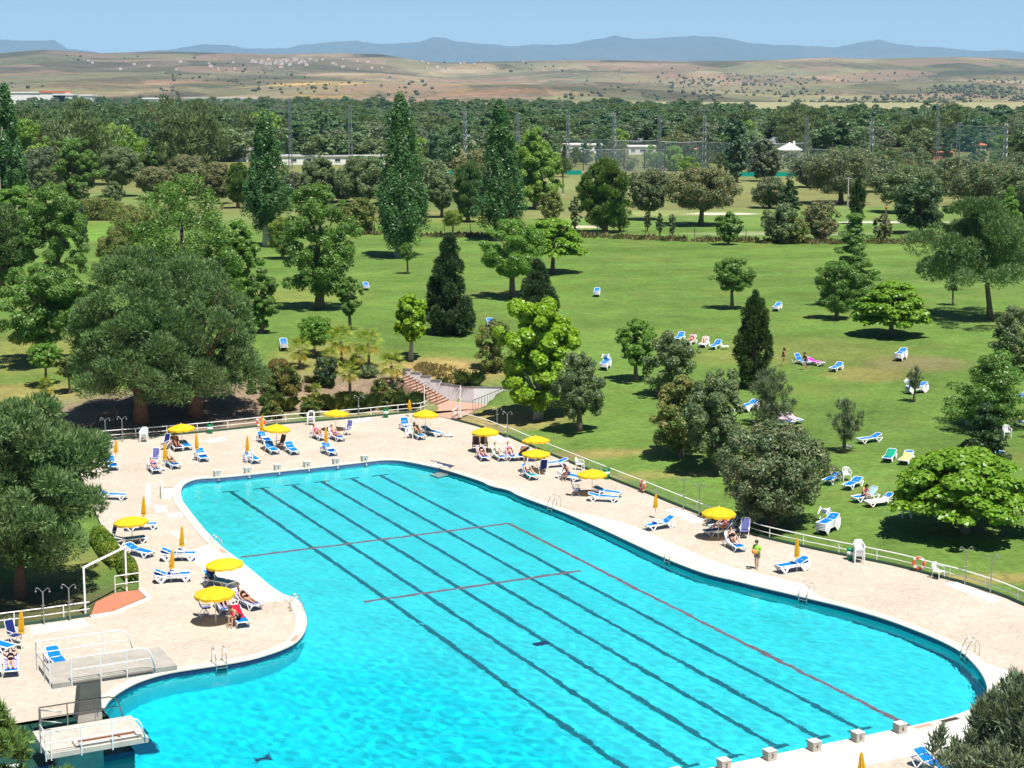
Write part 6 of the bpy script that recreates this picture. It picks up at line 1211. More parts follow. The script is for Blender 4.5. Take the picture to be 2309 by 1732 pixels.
# beyond the boundary fence
BF = [('holm_oak', 'oak', 1515, 487, 362, 82, .3, 'wide browned holm oak on the golf green', 'oakb'), ('holm_oak', 'oak', 1400, 475, 366, 50, .2, 'holm oak left of the wide browned one', 'oak'), ('pine_tree', 'pine', 1305, 503, 344, 55, .1, 'bushy pine left of the golf green', 'pinel'), ('pine_tree', 'wispy', 1338, 500, 438, 32, .1, 'young pine right of the bushy pine', 'pinel'),
      ('olive_shrub', 'grey', 1190, 475, 412, 30, .05, 'round olive shrub behind the domed catalpa', 'olive'), ('sapling', 'grey', 1242, 495, 425, 14, .1, 'slim sapling left of the bushy pine', 'grey'), ('sapling', 'grey', 1425, 512, 460, 10, .2, 'first slim sapling on the fence line', 'grey'), ('sapling', 'grey', 1452, 514, 462, 10, .2, 'second slim sapling on the fence line', 'grey'),
      ('sapling', 'grey', 1398, 500, 455, 9, .2, 'third slim sapling on the fence line', 'grey'), ('fruit_tree', 'bright', 1573, 529, 458, 30, .12, 'small fruit tree inside the fence', 'green'), ('holm_oak', 'oak', 1662, 450, 382, 44, .1, 'low oak left of the big dark one', 'oak'), ('bay_tree', 'grey', 1690, 525, 440, 46, .05, 'grey bush tree on the fence line', 'grey'), ('bay_tree', 'grey', 1720, 525, 470, 34, .05, 'yellowish bush on the fence line', 'olive'),
      ('bay_tree', 'grey', 1770, 520, 436, 46, .08, 'pale bushy oak on the fence line', 'oakb'), ('fir_tree', 'fir', 1705, 455, 390, 26, .02, 'green fir behind the fence bushes', 'fir'), ('holm_oak', 'oak', 1815, 440, 322, 86, .2, 'big dark oak behind the fence', 'oak'), ('cypress_tree', 'cypress', 1852, 485, 384, 18, .1, 'narrow dark cypress behind the fence post', 'cyp'), ('holm_oak', 'oak', 1965, 460, 358, 70, .15, 'pale oak right of the narrow cypress', 'grey'),
      ('pine_tree', 'bright', 1988, 505, 392, 60, .14, 'dark spreading pine left of the leaning pine', 'dark'), ('bay_tree', 'grey', 1906, 524, 462, 22, .05, 'rounded shrub right of the golf path', 'oakb'), ('holm_oak', 'oak', 2140, 450, 352, 90, .1, 'row oak behind the leaning pine', 'oak'), ('holm_oak', 'oak', 2215, 470, 362, 70, .1, 'oak at the right edge behind the leaning pine', 'grey'), ('fir_tree', 'fir', 2180, 480, 405, 30, .02, 'green fir top behind the leaning pine', 'bright'),
      ('willow_tree', 'egg', 1158, 452, 278, 58, .12, 'pale round willow right of the right poplar', 'willow'), ('pine_tree', 'pine', 1012, 480, 352, 36, .12, 'dark pine between two poplars', 'pine'), ('holm_oak', 'oak', 955, 470, 372, 32, .2, 'oak right of the tallest poplar', 'grey'), ('tamarisk', 'grey', 780, 505, 428, 42, .0, 'rusty hedge-like shrub left of the tallest poplar', 'olive'), ('holm_oak', 'oak', 785, 445, 338, 58, .15, 'grey oak left of the tallest poplar', 'grey'),
      ('holm_oak', 'oak', 690, 440, 340, 45, .15, 'grey oak right of the left poplar', 'grey'), ('holm_oak', 'oak', 470, 440, 350, 40, .15, 'olive oak left of the left poplar', 'oakb'), ('pine_tree', 'pine', 515, 450, 352, 30, .15, 'open pine beside the left poplar', 'pinel'), ('holm_oak', 'oak', 262, 425, 318, 50, .25, 'grey-leafed oak on the left rough', 'grey'), ('holm_oak', 'oak', 335, 430, 360, 42, .2, 'brown oak right of the grey-leafed one', 'oakb'), ('holm_oak', 'oak', 405, 420, 335, 50, .15, 'broad oak on the left rough', 'oakb'),
      ('bay_tree', 'bright', 165, 455, 300, 50, .15, 'green tree behind the left rough', 'green'), ('sapling', 'grey', 100, 450, 365, 26, .25, 'spindly tree on the left rough', 'grey'), ('olive_shrub', 'grey', 245, 440, 392, 26, .05, 'low shrub on the left rough', 'grey'), ('olive_shrub', 'grey', 185, 460, 395, 18, .05, 'narrow shrub on the left rough', 'grey'), ('cypress_tree', 'grey', 210, 475, 425, 60, .0, 'low brushy bank plant on the left', 'olive')]
for nm_, sp, bx, by, ty, hw, bf, lb, lf_ in BF: T(nm_, 'broad' if sp == 'egg' else sp, bx, by, ty, hw, bf, lb, leaf=lf_, nm=.8, lm=1.7)
for sp_, bx_, by_, ty_, hw_, lf2, lb_ in [('pine', 360, 352, 206, 62, 'woodpine', 'largest olive pine of the left wood'), ('pine', 432, 346, 214, 52, 'woodpine', 'olive pine right of the largest one in the left wood'), ('pine', 300, 335, 226, 44, 'woodpine', 'olive pine left of the largest one in the left wood'), ('pine', 492, 338, 232, 42, 'woodpine', 'olive pine behind the clubhouse end'), ('bright', 255, 385, 268, 66, 'willow', 'pale green spreading tree below the olive pines'), ('bright', 330, 372, 296, 52, 'bright', 'bright round tree below the largest olive pine'), ('broad', 190, 372, 258, 55, 'woodgreen', 'leafy tree above the left rough'), ('broad', 118, 365, 236, 58, 'woodgreen', 'tall leafy tree right of the dead poplar'),
                                         ('bright', 62, 405, 258, 52, 'willow', 'pale leafy tree beside the half-dead poplar'), ('oak', 95, 425, 318, 48, 'woodoak', 'grey oak below the dead poplar'), ('oak', 548, 425, 366, 40, 'woodoak', 'grey oak beneath the clubhouse'), ('oak', 640, 432, 372, 44, 'woodoak', 'grey oak right of the left poplar base'), ('oak', 740, 436, 370, 40, 'grey', 'silvery oak before the clubhouse right end'), ('oak', 840, 440, 372, 34, 'woodoak', 'oak touching the tallest poplar'), ('oak', 435, 432, 362, 44, 'oakb', 'tan oak on the left rough edge'), ('pine', 205, 350, 240, 46, 'woodgreen', 'dark green tree top in the left wood'), ('oak', 1840, 400, 318, 60, 'oak', 'second big dark oak behind the fence'), ('oak', 1745, 405, 338, 44, 'woodoak', 'oak left of the big dark ones'), ('oak', 2060, 420, 340, 56, 'oak', 'oak right of the pale one behind the fence'), ('oak', 1900, 415, 345, 52, 'woodoak', 'grey oak between the big dark and the pale one'), ('broad', 1588, 395, 240, 26, 'woodfir', 'tall narrow tree rising above the range'), ('broad', 1650, 392, 300, 36, 'woodoak', 'leafy clump above the teal screen'), ('oak', 2200, 420, 330, 60, 'woodoak', 'oak mass at the right edge behind the fence')]:
    T({'pine': 'pine_tree', 'oak': 'holm_oak'}.get(sp_, 'leafy_tree'), sp_, bx_, by_, ty_, hw_, .1, lb_, leaf=lf2, lm=2.4, cap=9000)
T('poplar_tree', 'poplar', 22, 470, 185, 48, .08, 'tall half-dead poplar at the left picture edge', nm=.9, lm=1.5)
dp_x = ground(22 * D_, 470 * D_); o = empty('dead_poplar', (dp_x[0] - 1.0, dp_x[1] - 2.5, dp_x[2])); m = MB(); rs = random.Random(5)
hh = 35.5
m.tube([(0, 0, 0), (.2, 0, 14), (.1, 0, 25), (0, 0, 31)], [.3, .25, .15, .03], 6); m.build('trunk', BARKL, o)
for i in range(26):
    z0_ = 12 + 14 * rs.random(); a = rs.random() * 6.28; ln = 3 + 5 * rs.random(); m = MB(); m.tube([(0, 0, z0_), (math.cos(a) * .9, math.sin(a) * .9, z0_ + ln * .5), (math.cos(a) * 1.1, math.sin(a) * 1.1, z0_ + ln)], [.09, .06, .02], 4); m.build('branch', BARKL, o)
tag(o, 'bare pale branches of a dead poplar at the left edge', 'tree')
# shrubs on the planted bank, the hedge and ornamental grasses
for (r_, u, v, tv, hw, lb, kk) in (('M6', 390, 850, 440, 270, 'large red-tipped photinia bush left of the palms', {}), ('M6', 290, 1180, 965, 150, 'low photinia with red tips at the far railing, left one', {}), ('M6', 775, 1150, 920, 130, 'low photinia at the far railing, right one', {}), ('M6', 1760, 1040, 820, 135, 'round photinia by the brick stairs', {}), ('M6', 1640, 880, 690, 120, 'red-flecked photinia above the round one', {}), ('M6', 970, 760, 545, 115, 'dark clipped bush under the palms', dict(leaf='dark')), ('M6', 1880, 860, 680, 110, 'dark laurel under the palm by the stairs', dict(leaf='cyp')), ('M6', 40, 870, 700, 70, 'shaded bush at the pine trunks', dict(leaf='green')), ('M6', 1330, 540, 370, 90, 'brown-leafed shrub between the palms', dict(leaf='olive')), ('M6', 1500, 640, 520, 160, 'grey-blue ground shrub under the palms', dict(leaf='grey'))):
    b = nat(r_, u, v); tree('photinia_bush' if not kk else 'garden_bush', 'bush', b, nat(r_, 0, tv)[1], hw / REG[r_][2], .0, lb, cat='bush', nm=2.0, **kk)
GRASSM = LM('ornamental_grass_blades', (.08, .13, .025), (.20, .22, .06), None, .5, .3); DRYG = LM('dry_grass_blades', (.24, .21, .09), (.38, .33, .16), None, .6, .3); GRG = LM('green_grass_blades', (.05, .115, .03), (.12, .19, .05), None, .45, .3)
def tuft_np(n, h, r, seed, w=.03):
    rs = np.random.RandomState(seed); a = rs.rand(n) * 6.283; r0 = r * .35 * np.sqrt(rs.rand(n)); L_ = h * (.55 + .5 * rs.rand(n)); sp = r * (.25 + .9 * rs.rand(n)); c, s_ = np.cos(a), np.sin(a)
    b = np.stack([c * r0, s_ * r0, np.zeros(n)], 1); m_ = b + np.stack([c * sp * .35, s_ * sp * .35, L_ * .7], 1); t = b + np.stack([c * sp, s_ * sp, L_ * (.75 + .25 * rs.rand(n))], 1); sd_ = np.stack([-s_, c, 0 * c], 1) * w
    v = np.stack([b - sd_, b + sd_, m_ + sd_ * .8, t, m_ - sd_ * .8], 1).reshape(-1, 3); return v, np.arange(n)[:, None] * 5 + np.arange(5)[None]
def tuft(name, r_, u, v, tv, hw, label, mat=None, n=420):
    x, y, z = GP(r_, u, v); SEED[0] += 1; ppm = FPX / math.hypot(y, CAMH); h = max(.3, (v - tv) / REG[r_][2] / ppm * 1.02); vv, ff = tuft_np(n, h, hw / REG[r_][2] / ppm, SEED[0], .022); o = link(name, mesh_np(name, vv, ff, mat or GRASSM)); o.location = (x, y, z - .03); tag(o, label, 'grass clump', 'ornamental grass clumps')
for a in [('M6', 480, 1080, 890, 130, 'pale grass clump between the two low photinias'), ('M6', 1060, 1080, 860, 110, 'feathery grass clump right of the right low photinia'), ('M6', 1240, 1060, 900, 120, 'straw-coloured grass clump left of the shower post'), ('M6', 1450, 1080, 850, 150, 'tall green grass clump behind the green bin'), ('M6', 1990, 1060, 830, 150, 'tall green grass clump left of the brick stairs'), ('M6', 2110, 1010, 850, 90, 'dense green grass clump touching the brick stairs'),
          ('M5', 1290, 340, 150, 130, 'arching green grass clump behind the white wall'), ('M5', 1000, 300, 225, 55, 'small grass clump on top of the white wall'), ('M5', 300, 540, 390, 110, 'grass clump right of the straw-coloured one'), ('M6', 420, 880, 800, 60, 'small grass clump below the large photinia'), ('M6', 260, 920, 860, 50, 'tiny grass clump left below the large photinia'), ('M6', 780, 730, 640, 70, 'grass clump right of the large photinia')]: tuft('grass_clump', *a, mat=GRG if 'green' in a[5] else None)
gw = []
for i in range(34):      # low green ground cover among the palms
    a = (RND.uniform(150, 2050), RND.uniform(800, 1120)); x, y, z = GP('M6', *a)
    if inside(DECK, np.array([x]), np.array([y]))[0] or inside(CARVE, np.array([x]), np.array([y]))[0]: continue
    q, w_ = tuft_np(120, RND.uniform(.35, .8), RND.uniform(.4, .8), 900 + i, .03); o = link('low_plant', mesh_np('low_plant', q, w_, GRG if i % 2 else GRASSM)); o.location = (x, y, z); tag(o, 'low grassy plant on the bank among palms and photinias', 'plant', 'low plants on the bank')
v_, f_ = [], []
for i in range(150):     # dry grass on the slope above the white wall
    a = RND.random(); b = RND.random(); x, y, z = GP('H', 960 + 270 * a, 415 + 110 * b + 40 * a); q, w_ = tuft_np(16, .38, .35, i, .018); v_.append(q + np.array([x, y, z])); f_.append(w_ + 80 * i)
o = link('dry_grass', mesh_np('dry_grass', np.concatenate(v_), np.concatenate(f_), DRYG)); tag(o, 'straw-coloured dry grass on the slope above the white wall', 'grass', kind='stuff')
# hedge on the left, two rounded blocks
def hedge_piece(pts_top, label, r_='A'):
    P = [np.array(U(r_, *p)) for p in pts_top]; c = sum(P) / len(P); SEED[0] += 1; rs = np.random.RandomState(SEED[0]); poly = [tuple(p) for p in P]
    lo = np.min(P, 0); hi = np.max(P, 0); n = 26000; q = lo + (hi - lo) * rs.rand(n, 2); ok = inside(poly, q[:, 0], q[:, 1]); q = q[ok]
    dn = np.array([min(np.linalg.norm(np.cross(np.append(b - a, 0), np.append(p - a, 0))) / np.linalg.norm(b - a) for a, b in zip(P, P[1:] + P[:1])) for p in q[:7000]]); q = q[:7000]
    top = .95 * np.clip(dn / .28, .0, 1) ** .4; zz = np.where(rs.rand(len(q)) < .62, top * (1 - .12 * rs.rand(len(q))), top * rs.rand(len(q))); zz += .05 * np.sin(q[:, 0] * 5) * np.cos(q[:, 1] * 4)
    nn = rs.randn(len(q), 3) * .8 + np.array([0, 0, .6]); nn /= np.linalg.norm(nn, axis=1)[:, None]; tg = np.cross(nn, rs.randn(len(q), 3)); tg /= np.linalg.norm(tg, axis=1)[:, None]; bt = np.cross(nn, tg); p3 = np.column_stack([q - c, zz]); s_ = .07 * (.7 + .6 * rs.rand(len(q)))[:, None]
    v = np.stack([p3 - tg * s_, p3 + bt * s_ * .7, p3 + tg * s_, p3 - bt * s_ * .7], 1).reshape(-1, 3); o = link('hedge', mesh_np('hedge', v, np.arange(len(q))[:, None] * 4 + np.arange(4)[None], LEAF['hedge'])); o.location = (c[0], c[1], 0); tag(o, label, 'hedge', 'clipped hedge blocks')
hedge_piece([(740, 1370), (880, 1345), (985, 1450), (1015, 1530), (930, 1600), (840, 1520)], 'clipped hedge block beside the left umbrella')
hedge_piece([(960, 1560), (1030, 1540), (1150, 1640), (1155, 1700), (1060, 1720), (985, 1640)], 'clipped hedge block behind the short white railing')
# palms
def frond_mesh(seed, L_=1.0, mat=None):
    rs = np.random.RandomState(seed); v = []; f = []; st = .45 * L_
    def P(t, lat): return
    v += [(0, -.012, 0), (0, .012, 0), (st, .01, .10), (st, -.01, .10)]; f.append((0, 1, 2, 3)); n = 15
    for k in range(n):
        a = math.radians(-100 + 200 * k / (n - 1)); l = L_ * .62 * (1 - .25 * abs(k - 7) / 7) * (.9 + .2 * rs.rand()); dx, dy = math.cos(a), math.sin(a); sx, sy = -dy * .028, dx * .028; dr = .14 + .16 * rs.rand()
        b = len(v); v += [(st, 0, .10), (st + dx * l * .5 + sx, dy * l * .5 + sy, .11), (st + dx * l, dy * l, .10 - dr * l), (st + dx * l * .5 - sx, dy * l * .5 - sy, .09)]; f.append((b, b + 1, b + 2, b + 3))
    me = bpy.data.meshes.new('frond'); me.from_pydata(v, [], f); me.materials.append(mat); return me
PALMG = LM('palm_fronds', (.12, .19, .025), (.27, .32, .05), None, .4, .35); PALMY = LM('yellowing_palm_fronds', (.42, .34, .04), (.58, .46, .08), None, .5, .3)
FG = [frond_mesh(i, 1.35, PALMG) for i in range(3)]; FY = [frond_mesh(9 + i, 1.15, PALMY) for i in range(2)]
def palm(r_, u, v, cv, hw, label, yellow=.25):
    x, y, z = GP(r_, u, v); ppm = FPX / math.hypot(y, CAMH); h = max(.3, (v - cv) / REG[r_][2] / ppm); sc = hw / REG[r_][2] / ppm / 1.12; o = empty('fan_palm', (x, y, z)); SEED[0] += 1; rs = random.Random(SEED[0])
    m = MB(); m.tube([(0, 0, -.2), (.03, 0, h * .5), (0, 0, h)], [.15, .12, .14], 8); m.build('trunk', BARK, o)
    for i in range(24):
        t = i / 23; yel = t < yellow; c = link('frond', rs.choice(FY if yel else FG), o); c.location = (0, 0, h - .05 + .18 * t); el = -1.15 + 2.35 * t if not yel else -1.1 + .5 * rs.random()
        c.rotation_euler = (rs.uniform(-.3, .3), -el, i * 2.4 + rs.random() * .4); c.scale = (sc, sc, sc)
    tag(o, label, 'palm', 'fan palms on the bank')
for a in [('M6', 640, 560, 330, 170, 'leftmost fan palm of the group behind the large photinia'), ('M6', 1160, 520, 215, 200, 'tallest fan palm in the back row of the group'), ('M6', 1500, 570, 240, 190, 'right fan palm in the back row of the group'), ('M6', 1020, 640, 440, 150, 'fan palm with yellow skirt above the dark bush'), ('M6', 1265, 950, 620, 145, 'single fan palm in the middle of the bank'), ('M6', 1790, 760, 520, 190, 'fan palm with yellow fronds at the head of the stairs'), ('M6', 850, 930, 830, 85, 'dwarf fan palm behind the right low photinia'), ('A', 390, 240, 85, 85, 'small fan palm left of the umbrella pines'), ('M6', 1390, 620, 400, 120, 'fan palm half hidden between the back-row palms')]: palm(*a)
T('fan_palm_tree', 'bright', 150, 850, 770, 30, .45, 'thin dark palm-like tree left of the umbrella pines', leaf='olive')
# ------------------------------------------------------------------ hills and mountains
def fbm(x, y, seed, octs=5, f0=1.0, gain=.55):
    rs = np.random.RandomState(seed); out = np.zeros_like(x, dtype=float); a = 1.0; f = f0
    for o_ in range(octs):
        for _ in range(3):
            an = rs.rand() * 6.283; out += a / 3 * np.sin((x * math.cos(an) + y * math.sin(an)) * f + rs.rand() * 6.283 + 1.3 * np.sin((x * math.sin(an) - y * math.cos(an)) * f * .7 + rs.rand() * 6.283))
        a *= gain; f *= 1.9
    return out
def zline(px, py, Y):     # height of the point at depth Y seen at a pixel
    dx, dy, dz = ray(px, py); return Y * dx / dy, CAMH + Y * dz / dy
Yd = np.array([2750, 3100, 3500, 4200, 5200, 6300, 7600, 8600, 9600])
PXc = np.array([-500, 0, 100, 230, 360, 540, 615, 760, 860, 930, 1003, 1110, 1256, 1365, 1550, 1700, 1756, 1866, 1939, 2048, 2177, 2309, 2800])
SKY1 = np.array([126, 120, 112, 120, 116, 120, 123, 120, 122, 134, 141, 139, 136, 135, 138, 136, 135, 130, 133, 131, 128, 133, 134])
pxs = np.concatenate([np.arange(-1500, -60, 60), np.arange(-60, 2370, 8.0), np.arange(2370, 3900, 60)])
def prof(px):
    s = np.interp(px, PXc, SKY1)
    def mix(t): return 229 * (1 - t) + s * t
    b = np.interp(px, [-500, 300, 900, 1300, 1700, 2309, 2800], [0, 0, .02, .0, -.12, -.05, 0])
    return [np.full_like(px, 233.0), mix(.06 + b), mix(.17 + b * 1.2), mix(.36 + b), mix(.58 + b * .5), mix(.80), s, s + 30, s + 60]
PR = prof(pxs); Ys = np.concatenate([np.linspace(2750, 4200, 50), np.linspace(4220, 7600, 80), np.linspace(7700, 9600, 10)])
hx = np.zeros((len(Ys), len(pxs))); hz = np.zeros_like(hx); hpy = np.zeros_like(hx)
for i, Y in enumerate(Ys):
    py = np.array([np.interp(Y, Yd, [PR[k][j] for k in range(9)]) for j in range(len(pxs))]); X, Z = zline(pxs, py, Y)
    hx[i] = X; nz_ = fbm(X / 900, np.full_like(X, Y / 900), 4, 5, 1.0); k = np.clip((Y - 2900) / 900, 0, 1) * np.clip((8200 - Y) / 900, 0, 1); n3 = fbm(X / 330, np.full_like(X, Y / 330), 14, 4, 1.0); n4 = np.abs(fbm(X / 520, np.full_like(X, Y / 700), 15, 3, 1.0)); near_ = np.clip(np.abs(Y - 7600) / 900, .12, 1); hz[i] = Z + (nz_ * 20 + n3 * 9 - n4 * 14) * k * near_
    if i == 0: hz[i] = -6
hY = np.repeat(Ys[:, None], len(pxs), 1); 
vx, vy, vz = hx.ravel(), hY.ravel(), hz.ravel(); d_ = vy * _c - (vz - CAMH) * _s; qpx = W0 / 2 + FPX * vx / d_; qpy = H0 / 2 - FPX * (vy * _s + (vz - CAMH) * _c) / d_
hc = np.tile(np.array([.33, .25, .165]), (len(vx), 1)); n1 = fbm(vx / 260, vy / 420, 8, 4); n2 = fbm(vx / 700, vy / 900, 9, 4)
def paint(w, col): hc[:] = hc * (1 - w[:, None]) + np.array(col) * w[:, None]
paint(np.clip(n2 * 1.4 + .1, 0, .8), (.27, .235, .135)); paint(np.clip(-n1 * 1.3, 0, .55), (.21, .165, .10)); paint(np.clip(n1 * n2 * 2.5, 0, .7), (.46, .34, .22))
sm = lambda a, lo, hi: np.clip((a - lo) / (hi - lo), 0, 1)
paint(sm(qpx, 500, 0) * sm(qpy, 200, 165) * .85, (.11, .095, .075)); paint(sm(qpx, 900, 600) * sm(qpy, 165, 140) * .6, (.13, .11, .085)); paint(sm(np.abs(qpx - 880), 110, 50) * sm(qpy, 136, 126), (.05, .055, .05))
def field(cx, cy, rx, ry, sl, col, w=1.0):
    u = (qpx - cx) / rx; v = (qpy - cy - sl * (qpx - cx)) / ry; paint(np.clip((1.12 - np.maximum(np.abs(u), np.abs(v)) - .18 * np.abs(u * v)) * 8 + .35 * n1, 0, 1) * w, col)
och = (.56, .36, .13); brn = (.40, .24, .15); grn = (.30, .29, .16); pal = (.48, .38, .26)
for a in [(860, 205, 190, 11, -.03, och), (720, 190, 120, 7, .02, och, .8), (430, 186, 110, 6, 0, brn, .8), (1240, 199, 270, 6, -.075, brn), (1560, 176, 150, 5, -.0, brn, .9), (1350, 224, 160, 8, .0, grn), (620, 205, 120, 6, .03, (.36, .26, .17), .8), (1930, 235, 330, 19, -.03, grn, .95), (1700, 216, 150, 5, -.05, (.40, .33, .15)), (1900, 178, 110, 5, -.03, brn, .9), (2150, 137, 120, 5, 0, brn, .9), (2010, 154, 250, 7, 0, (.30, .28, .15), .8), (1700, 158, 200, 6, .02, (.26, .25, .14), .7), (1880, 197, 130, 6, -.02, (.28, .28, .16), .8), (1130, 152, 90, 3, 0, (.45, .35, .14), .8), (1000, 160, 140, 4, 0, pal, .8), (1350, 150, 200, 4, 0, pal, .6), (560, 170, 90, 4, 0, pal, .6), (190, 205, 120, 6, 0, (.30, .28, .15), .8), (300, 168, 100, 5, 0, (.25, .19, .12), .7)]: field(*a)
HILLM = landmat('dry_hills', .0012, .02, .25, 3.0, .28)
for nd in HILLM.node_tree.nodes:     # no lawn patches out there
    if nd.type == 'TEX_NOISE' and abs(nd.inputs['Scale'].default_value - .16) < 1e-4: nd.inputs['Scale'].default_value = .004
def dress(mat, fsc, ssc, famt, samt):
    n, l = mat.node_tree.nodes, mat.node_tree.links; p = [q for q in n if q.type == 'BSDF_PRINCIPLED'][0]; src = p.inputs['Base Color'].links[0].from_socket; tc = n.new('ShaderNodeTexCoord'); mp = n.new('ShaderNodeMapping'); mp.inputs['Scale'].default_value = (1, .55, .3); l.new(tc.outputs['Object'], mp.inputs[0])
    dn = n.new('ShaderNodeTexNoise'); dn.inputs['Scale'].default_value = fsc * 1.5; dn.inputs['Detail'].default_value = 3; l.new(mp.outputs[0], dn.inputs['Vector']); ad = n.new('ShaderNodeMix'); ad.data_type = 'VECTOR'; ad.inputs[0].default_value = .0
    vo = n.new('ShaderNodeTexVoronoi'); vo.inputs['Scale'].default_value = fsc; vo.inputs['Randomness'].default_value = .9; l.new(mp.outputs[0], vo.inputs['Vector']); sp = n.new('ShaderNodeSeparateColor'); l.new(vo.outputs['Color'], sp.inputs[0])
    o = src
    for ch, lo, hi, col in ((0, 1 - famt, 1 + famt, None),):
        mr = n.new('ShaderNodeMapRange'); mr.inputs[3].default_value = lo; mr.inputs[4].default_value = hi; l.new(sp.outputs[ch], mr.inputs[0]); v = n.new('ShaderNodeVectorMath'); v.operation = 'SCALE'; l.new(o, v.inputs[0]); l.new(mr.outputs[0], v.inputs['Scale']); o = v.outputs[0]
    gt = n.new('ShaderNodeMapRange'); gt.inputs[1].default_value = .62; gt.inputs[2].default_value = .66; gt.inputs[4].default_value = .55; l.new(sp.outputs[1], gt.inputs[0]); mx = n.new('ShaderNodeMix'); mx.data_type = 'RGBA'; l.new(gt.outputs[0], mx.inputs['Factor']); l.new(o, mx.inputs[6]); mx.inputs[7].default_value = (.17, .165, .085, 1); o = mx.outputs[2]
    g2 = n.new('ShaderNodeMapRange'); g2.inputs[1].default_value = .80; g2.inputs[2].default_value = .83; g2.inputs[4].default_value = .6; l.new(sp.outputs[2], g2.inputs[0]); mx = n.new('ShaderNodeMix'); mx.data_type = 'RGBA'; l.new(g2.outputs[0], mx.inputs['Factor']); l.new(o, mx.inputs[6]); mx.inputs[7].default_value = (.24, .155, .105, 1); o = mx.outputs[2]
    sn = n.new('ShaderNodeTexNoise'); sn.inputs['Scale'].default_value = ssc; sn.inputs['Detail'].default_value = 4; sn.inputs['Roughness'].default_value = .7; l.new(tc.outputs['Object'], sn.inputs['Vector']); bn = n.new('ShaderNodeTexNoise'); bn.inputs['Scale'].default_value = ssc * .06; bn.inputs['Detail'].default_value = 3; l.new(tc.outputs['Object'], bn.inputs['Vector'])
    pr = n.new('ShaderNodeMath'); pr.operation = 'MULTIPLY'; l.new(sn.outputs['Fac'], pr.inputs[0]); l.new(bn.outputs['Fac'], pr.inputs[1]); m3 = n.new('ShaderNodeMapRange'); m3.inputs[1].default_value = .27; m3.inputs[2].default_value = .33; m3.inputs[4].default_value = samt; l.new(pr.outputs[0], m3.inputs[0]); mx = n.new('ShaderNodeMix'); mx.data_type = 'RGBA'; l.new(m3.outputs[0], mx.inputs['Factor']); l.new(o, mx.inputs[6]); mx.inputs[7].default_value = (.05, .06, .03, 1); o = mx.outputs[2]
    l.new(o, p.inputs['Base Color'])
dress(HILLM, .0038, .035, .28, .75)
na2 = len(pxs); ii = np.arange(len(Ys) - 1)[:, None] * na2 + np.arange(na2 - 1)[None, :]
hme = mesh_np('hills', np.stack([vx, vy, vz], 1), np.stack([ii, ii + 1, ii + 1 + na2, ii + na2], -1).reshape(-1, 4), HILLM, True); n5 = fbm(vx / 60, vy / 130, 61, 4); n6 = fbm(vx / 150, vy / 260, 62, 4); hc *= (1 + .16 * n5)[:, None]; paint(np.clip(n6 * 2.2 - .5, 0, .75), (.10, .105, .06)); n7 = fbm(vx / 420, vy / 210, 63, 3); paint(np.clip(n7 * 3 - 1.3, 0, .7) * sm(qpy, 215, 190), (.085, .09, .055)); color_attr(hme, hc * np.array([.64, .63, .58])); tag(link('hills', hme), kind='structure')
# mountains
MPX = np.array([-900, 0, 72, 127, 155, 250, 362, 452, 506, 560, 651, 687, 804, 858, 949, 976, 1003, 1025, 1112, 1166, 1202, 1275, 1329, 1383, 1437, 1500, 1555, 1610, 1683, 1756, 1847, 1877, 1939, 1983, 2012, 2067, 2133, 2195, 2268, 2309, 3200])
MPY = np.array([98, 89, 93, 92, 110, 122, 114, 100, 100, 108, 110, 101.6, 93, 99, 95, 84, 86, 94, 100, 105, 101, 101.6, 93, 82.5, 91, 86, 81, 82.7, 93, 99.5, 102, 105.7, 94.7, 87.5, 96, 104.6, 107, 114, 113, 118, 112])
mpx = np.concatenate([np.arange(-1500, -50, 60), np.arange(-50, 2360, 7.0), np.arange(2360, 3900, 60)]); my = np.linspace(24000, 33500, 70); mx_ = np.zeros((len(my), len(mpx))); mz_ = np.zeros_like(mx_)
for i, Y in enumerate(my):
    s_ = np.interp(mpx, MPX, MPY); X, Zt = zline(mpx, s_ + 1.3 * fbm(mpx / 9.0, mpx * 0, 71, 3), 30000); base = 20.0; sh = math.exp(-((Y - 30000) / 2800) ** 2) if Y < 30000 else math.exp(-((Y - 30000) / 1500) ** 2)
    xx = (mpx - W0 / 2) / FPX * Y / 1.0146; nz_ = fbm(xx / 1400, np.full_like(xx, Y / 1500), 12, 6, 1.0, .68)
    fz_ = 1 - abs(sh * 2 - 1.0); spur = np.interp(mpx, [700, 900, 1000, 1150, 1300, 1450, 1600, 1750, 1900, 2100], [0, .1, .42, .25, .42, .3, .45, .3, .2, .05]) * math.exp(-((Y - 26500) / 1000) ** 2)
    mx_[i] = xx; mz_[i] = base + (Zt - base) * np.maximum(sh, spur) * (1 + 0 * nz_) + nz_ * 150 * np.maximum(fz_, .12) * np.clip(sh * 3, 0, 1)
na3 = len(mpx); ii = np.arange(len(my) - 1)[:, None] * na3 + np.arange(na3 - 1)[None, :]; mv = np.stack([mx_.ravel(), np.repeat(my[:, None], na3, 1).ravel(), mz_.ravel()], 1)
mme = mesh_np('mountains', mv, np.stack([ii, ii + 1, ii + 1 + na3, ii + na3], -1).reshape(-1, 4), landmat('mountain_scrub', .0003, .003, .3, 8.0, .3), True); mc = np.tile(np.array([.05, .055, .05]), (len(mv), 1)) * (1 + .25 * fbm(mv[:, 0] / 1100, mv[:, 1] / 1300, 21, 4)[:, None]); color_attr(mme, np.clip(mc, .02, 1)); tag(link('mountains', mme), kind='structure')
pm = MB(); pm.add([(-20000, 2700, -8), (20000, 2700, -8), (20000, 43000, -8), (-20000, 43000, -8)], [(0, 1, 2, 3)]); pg = pm.build('far_ground', LAND); color_attr(pg.data, np.tile(np.array([.25, .2, .13]), (4, 1))); tag(pg, kind='structure')
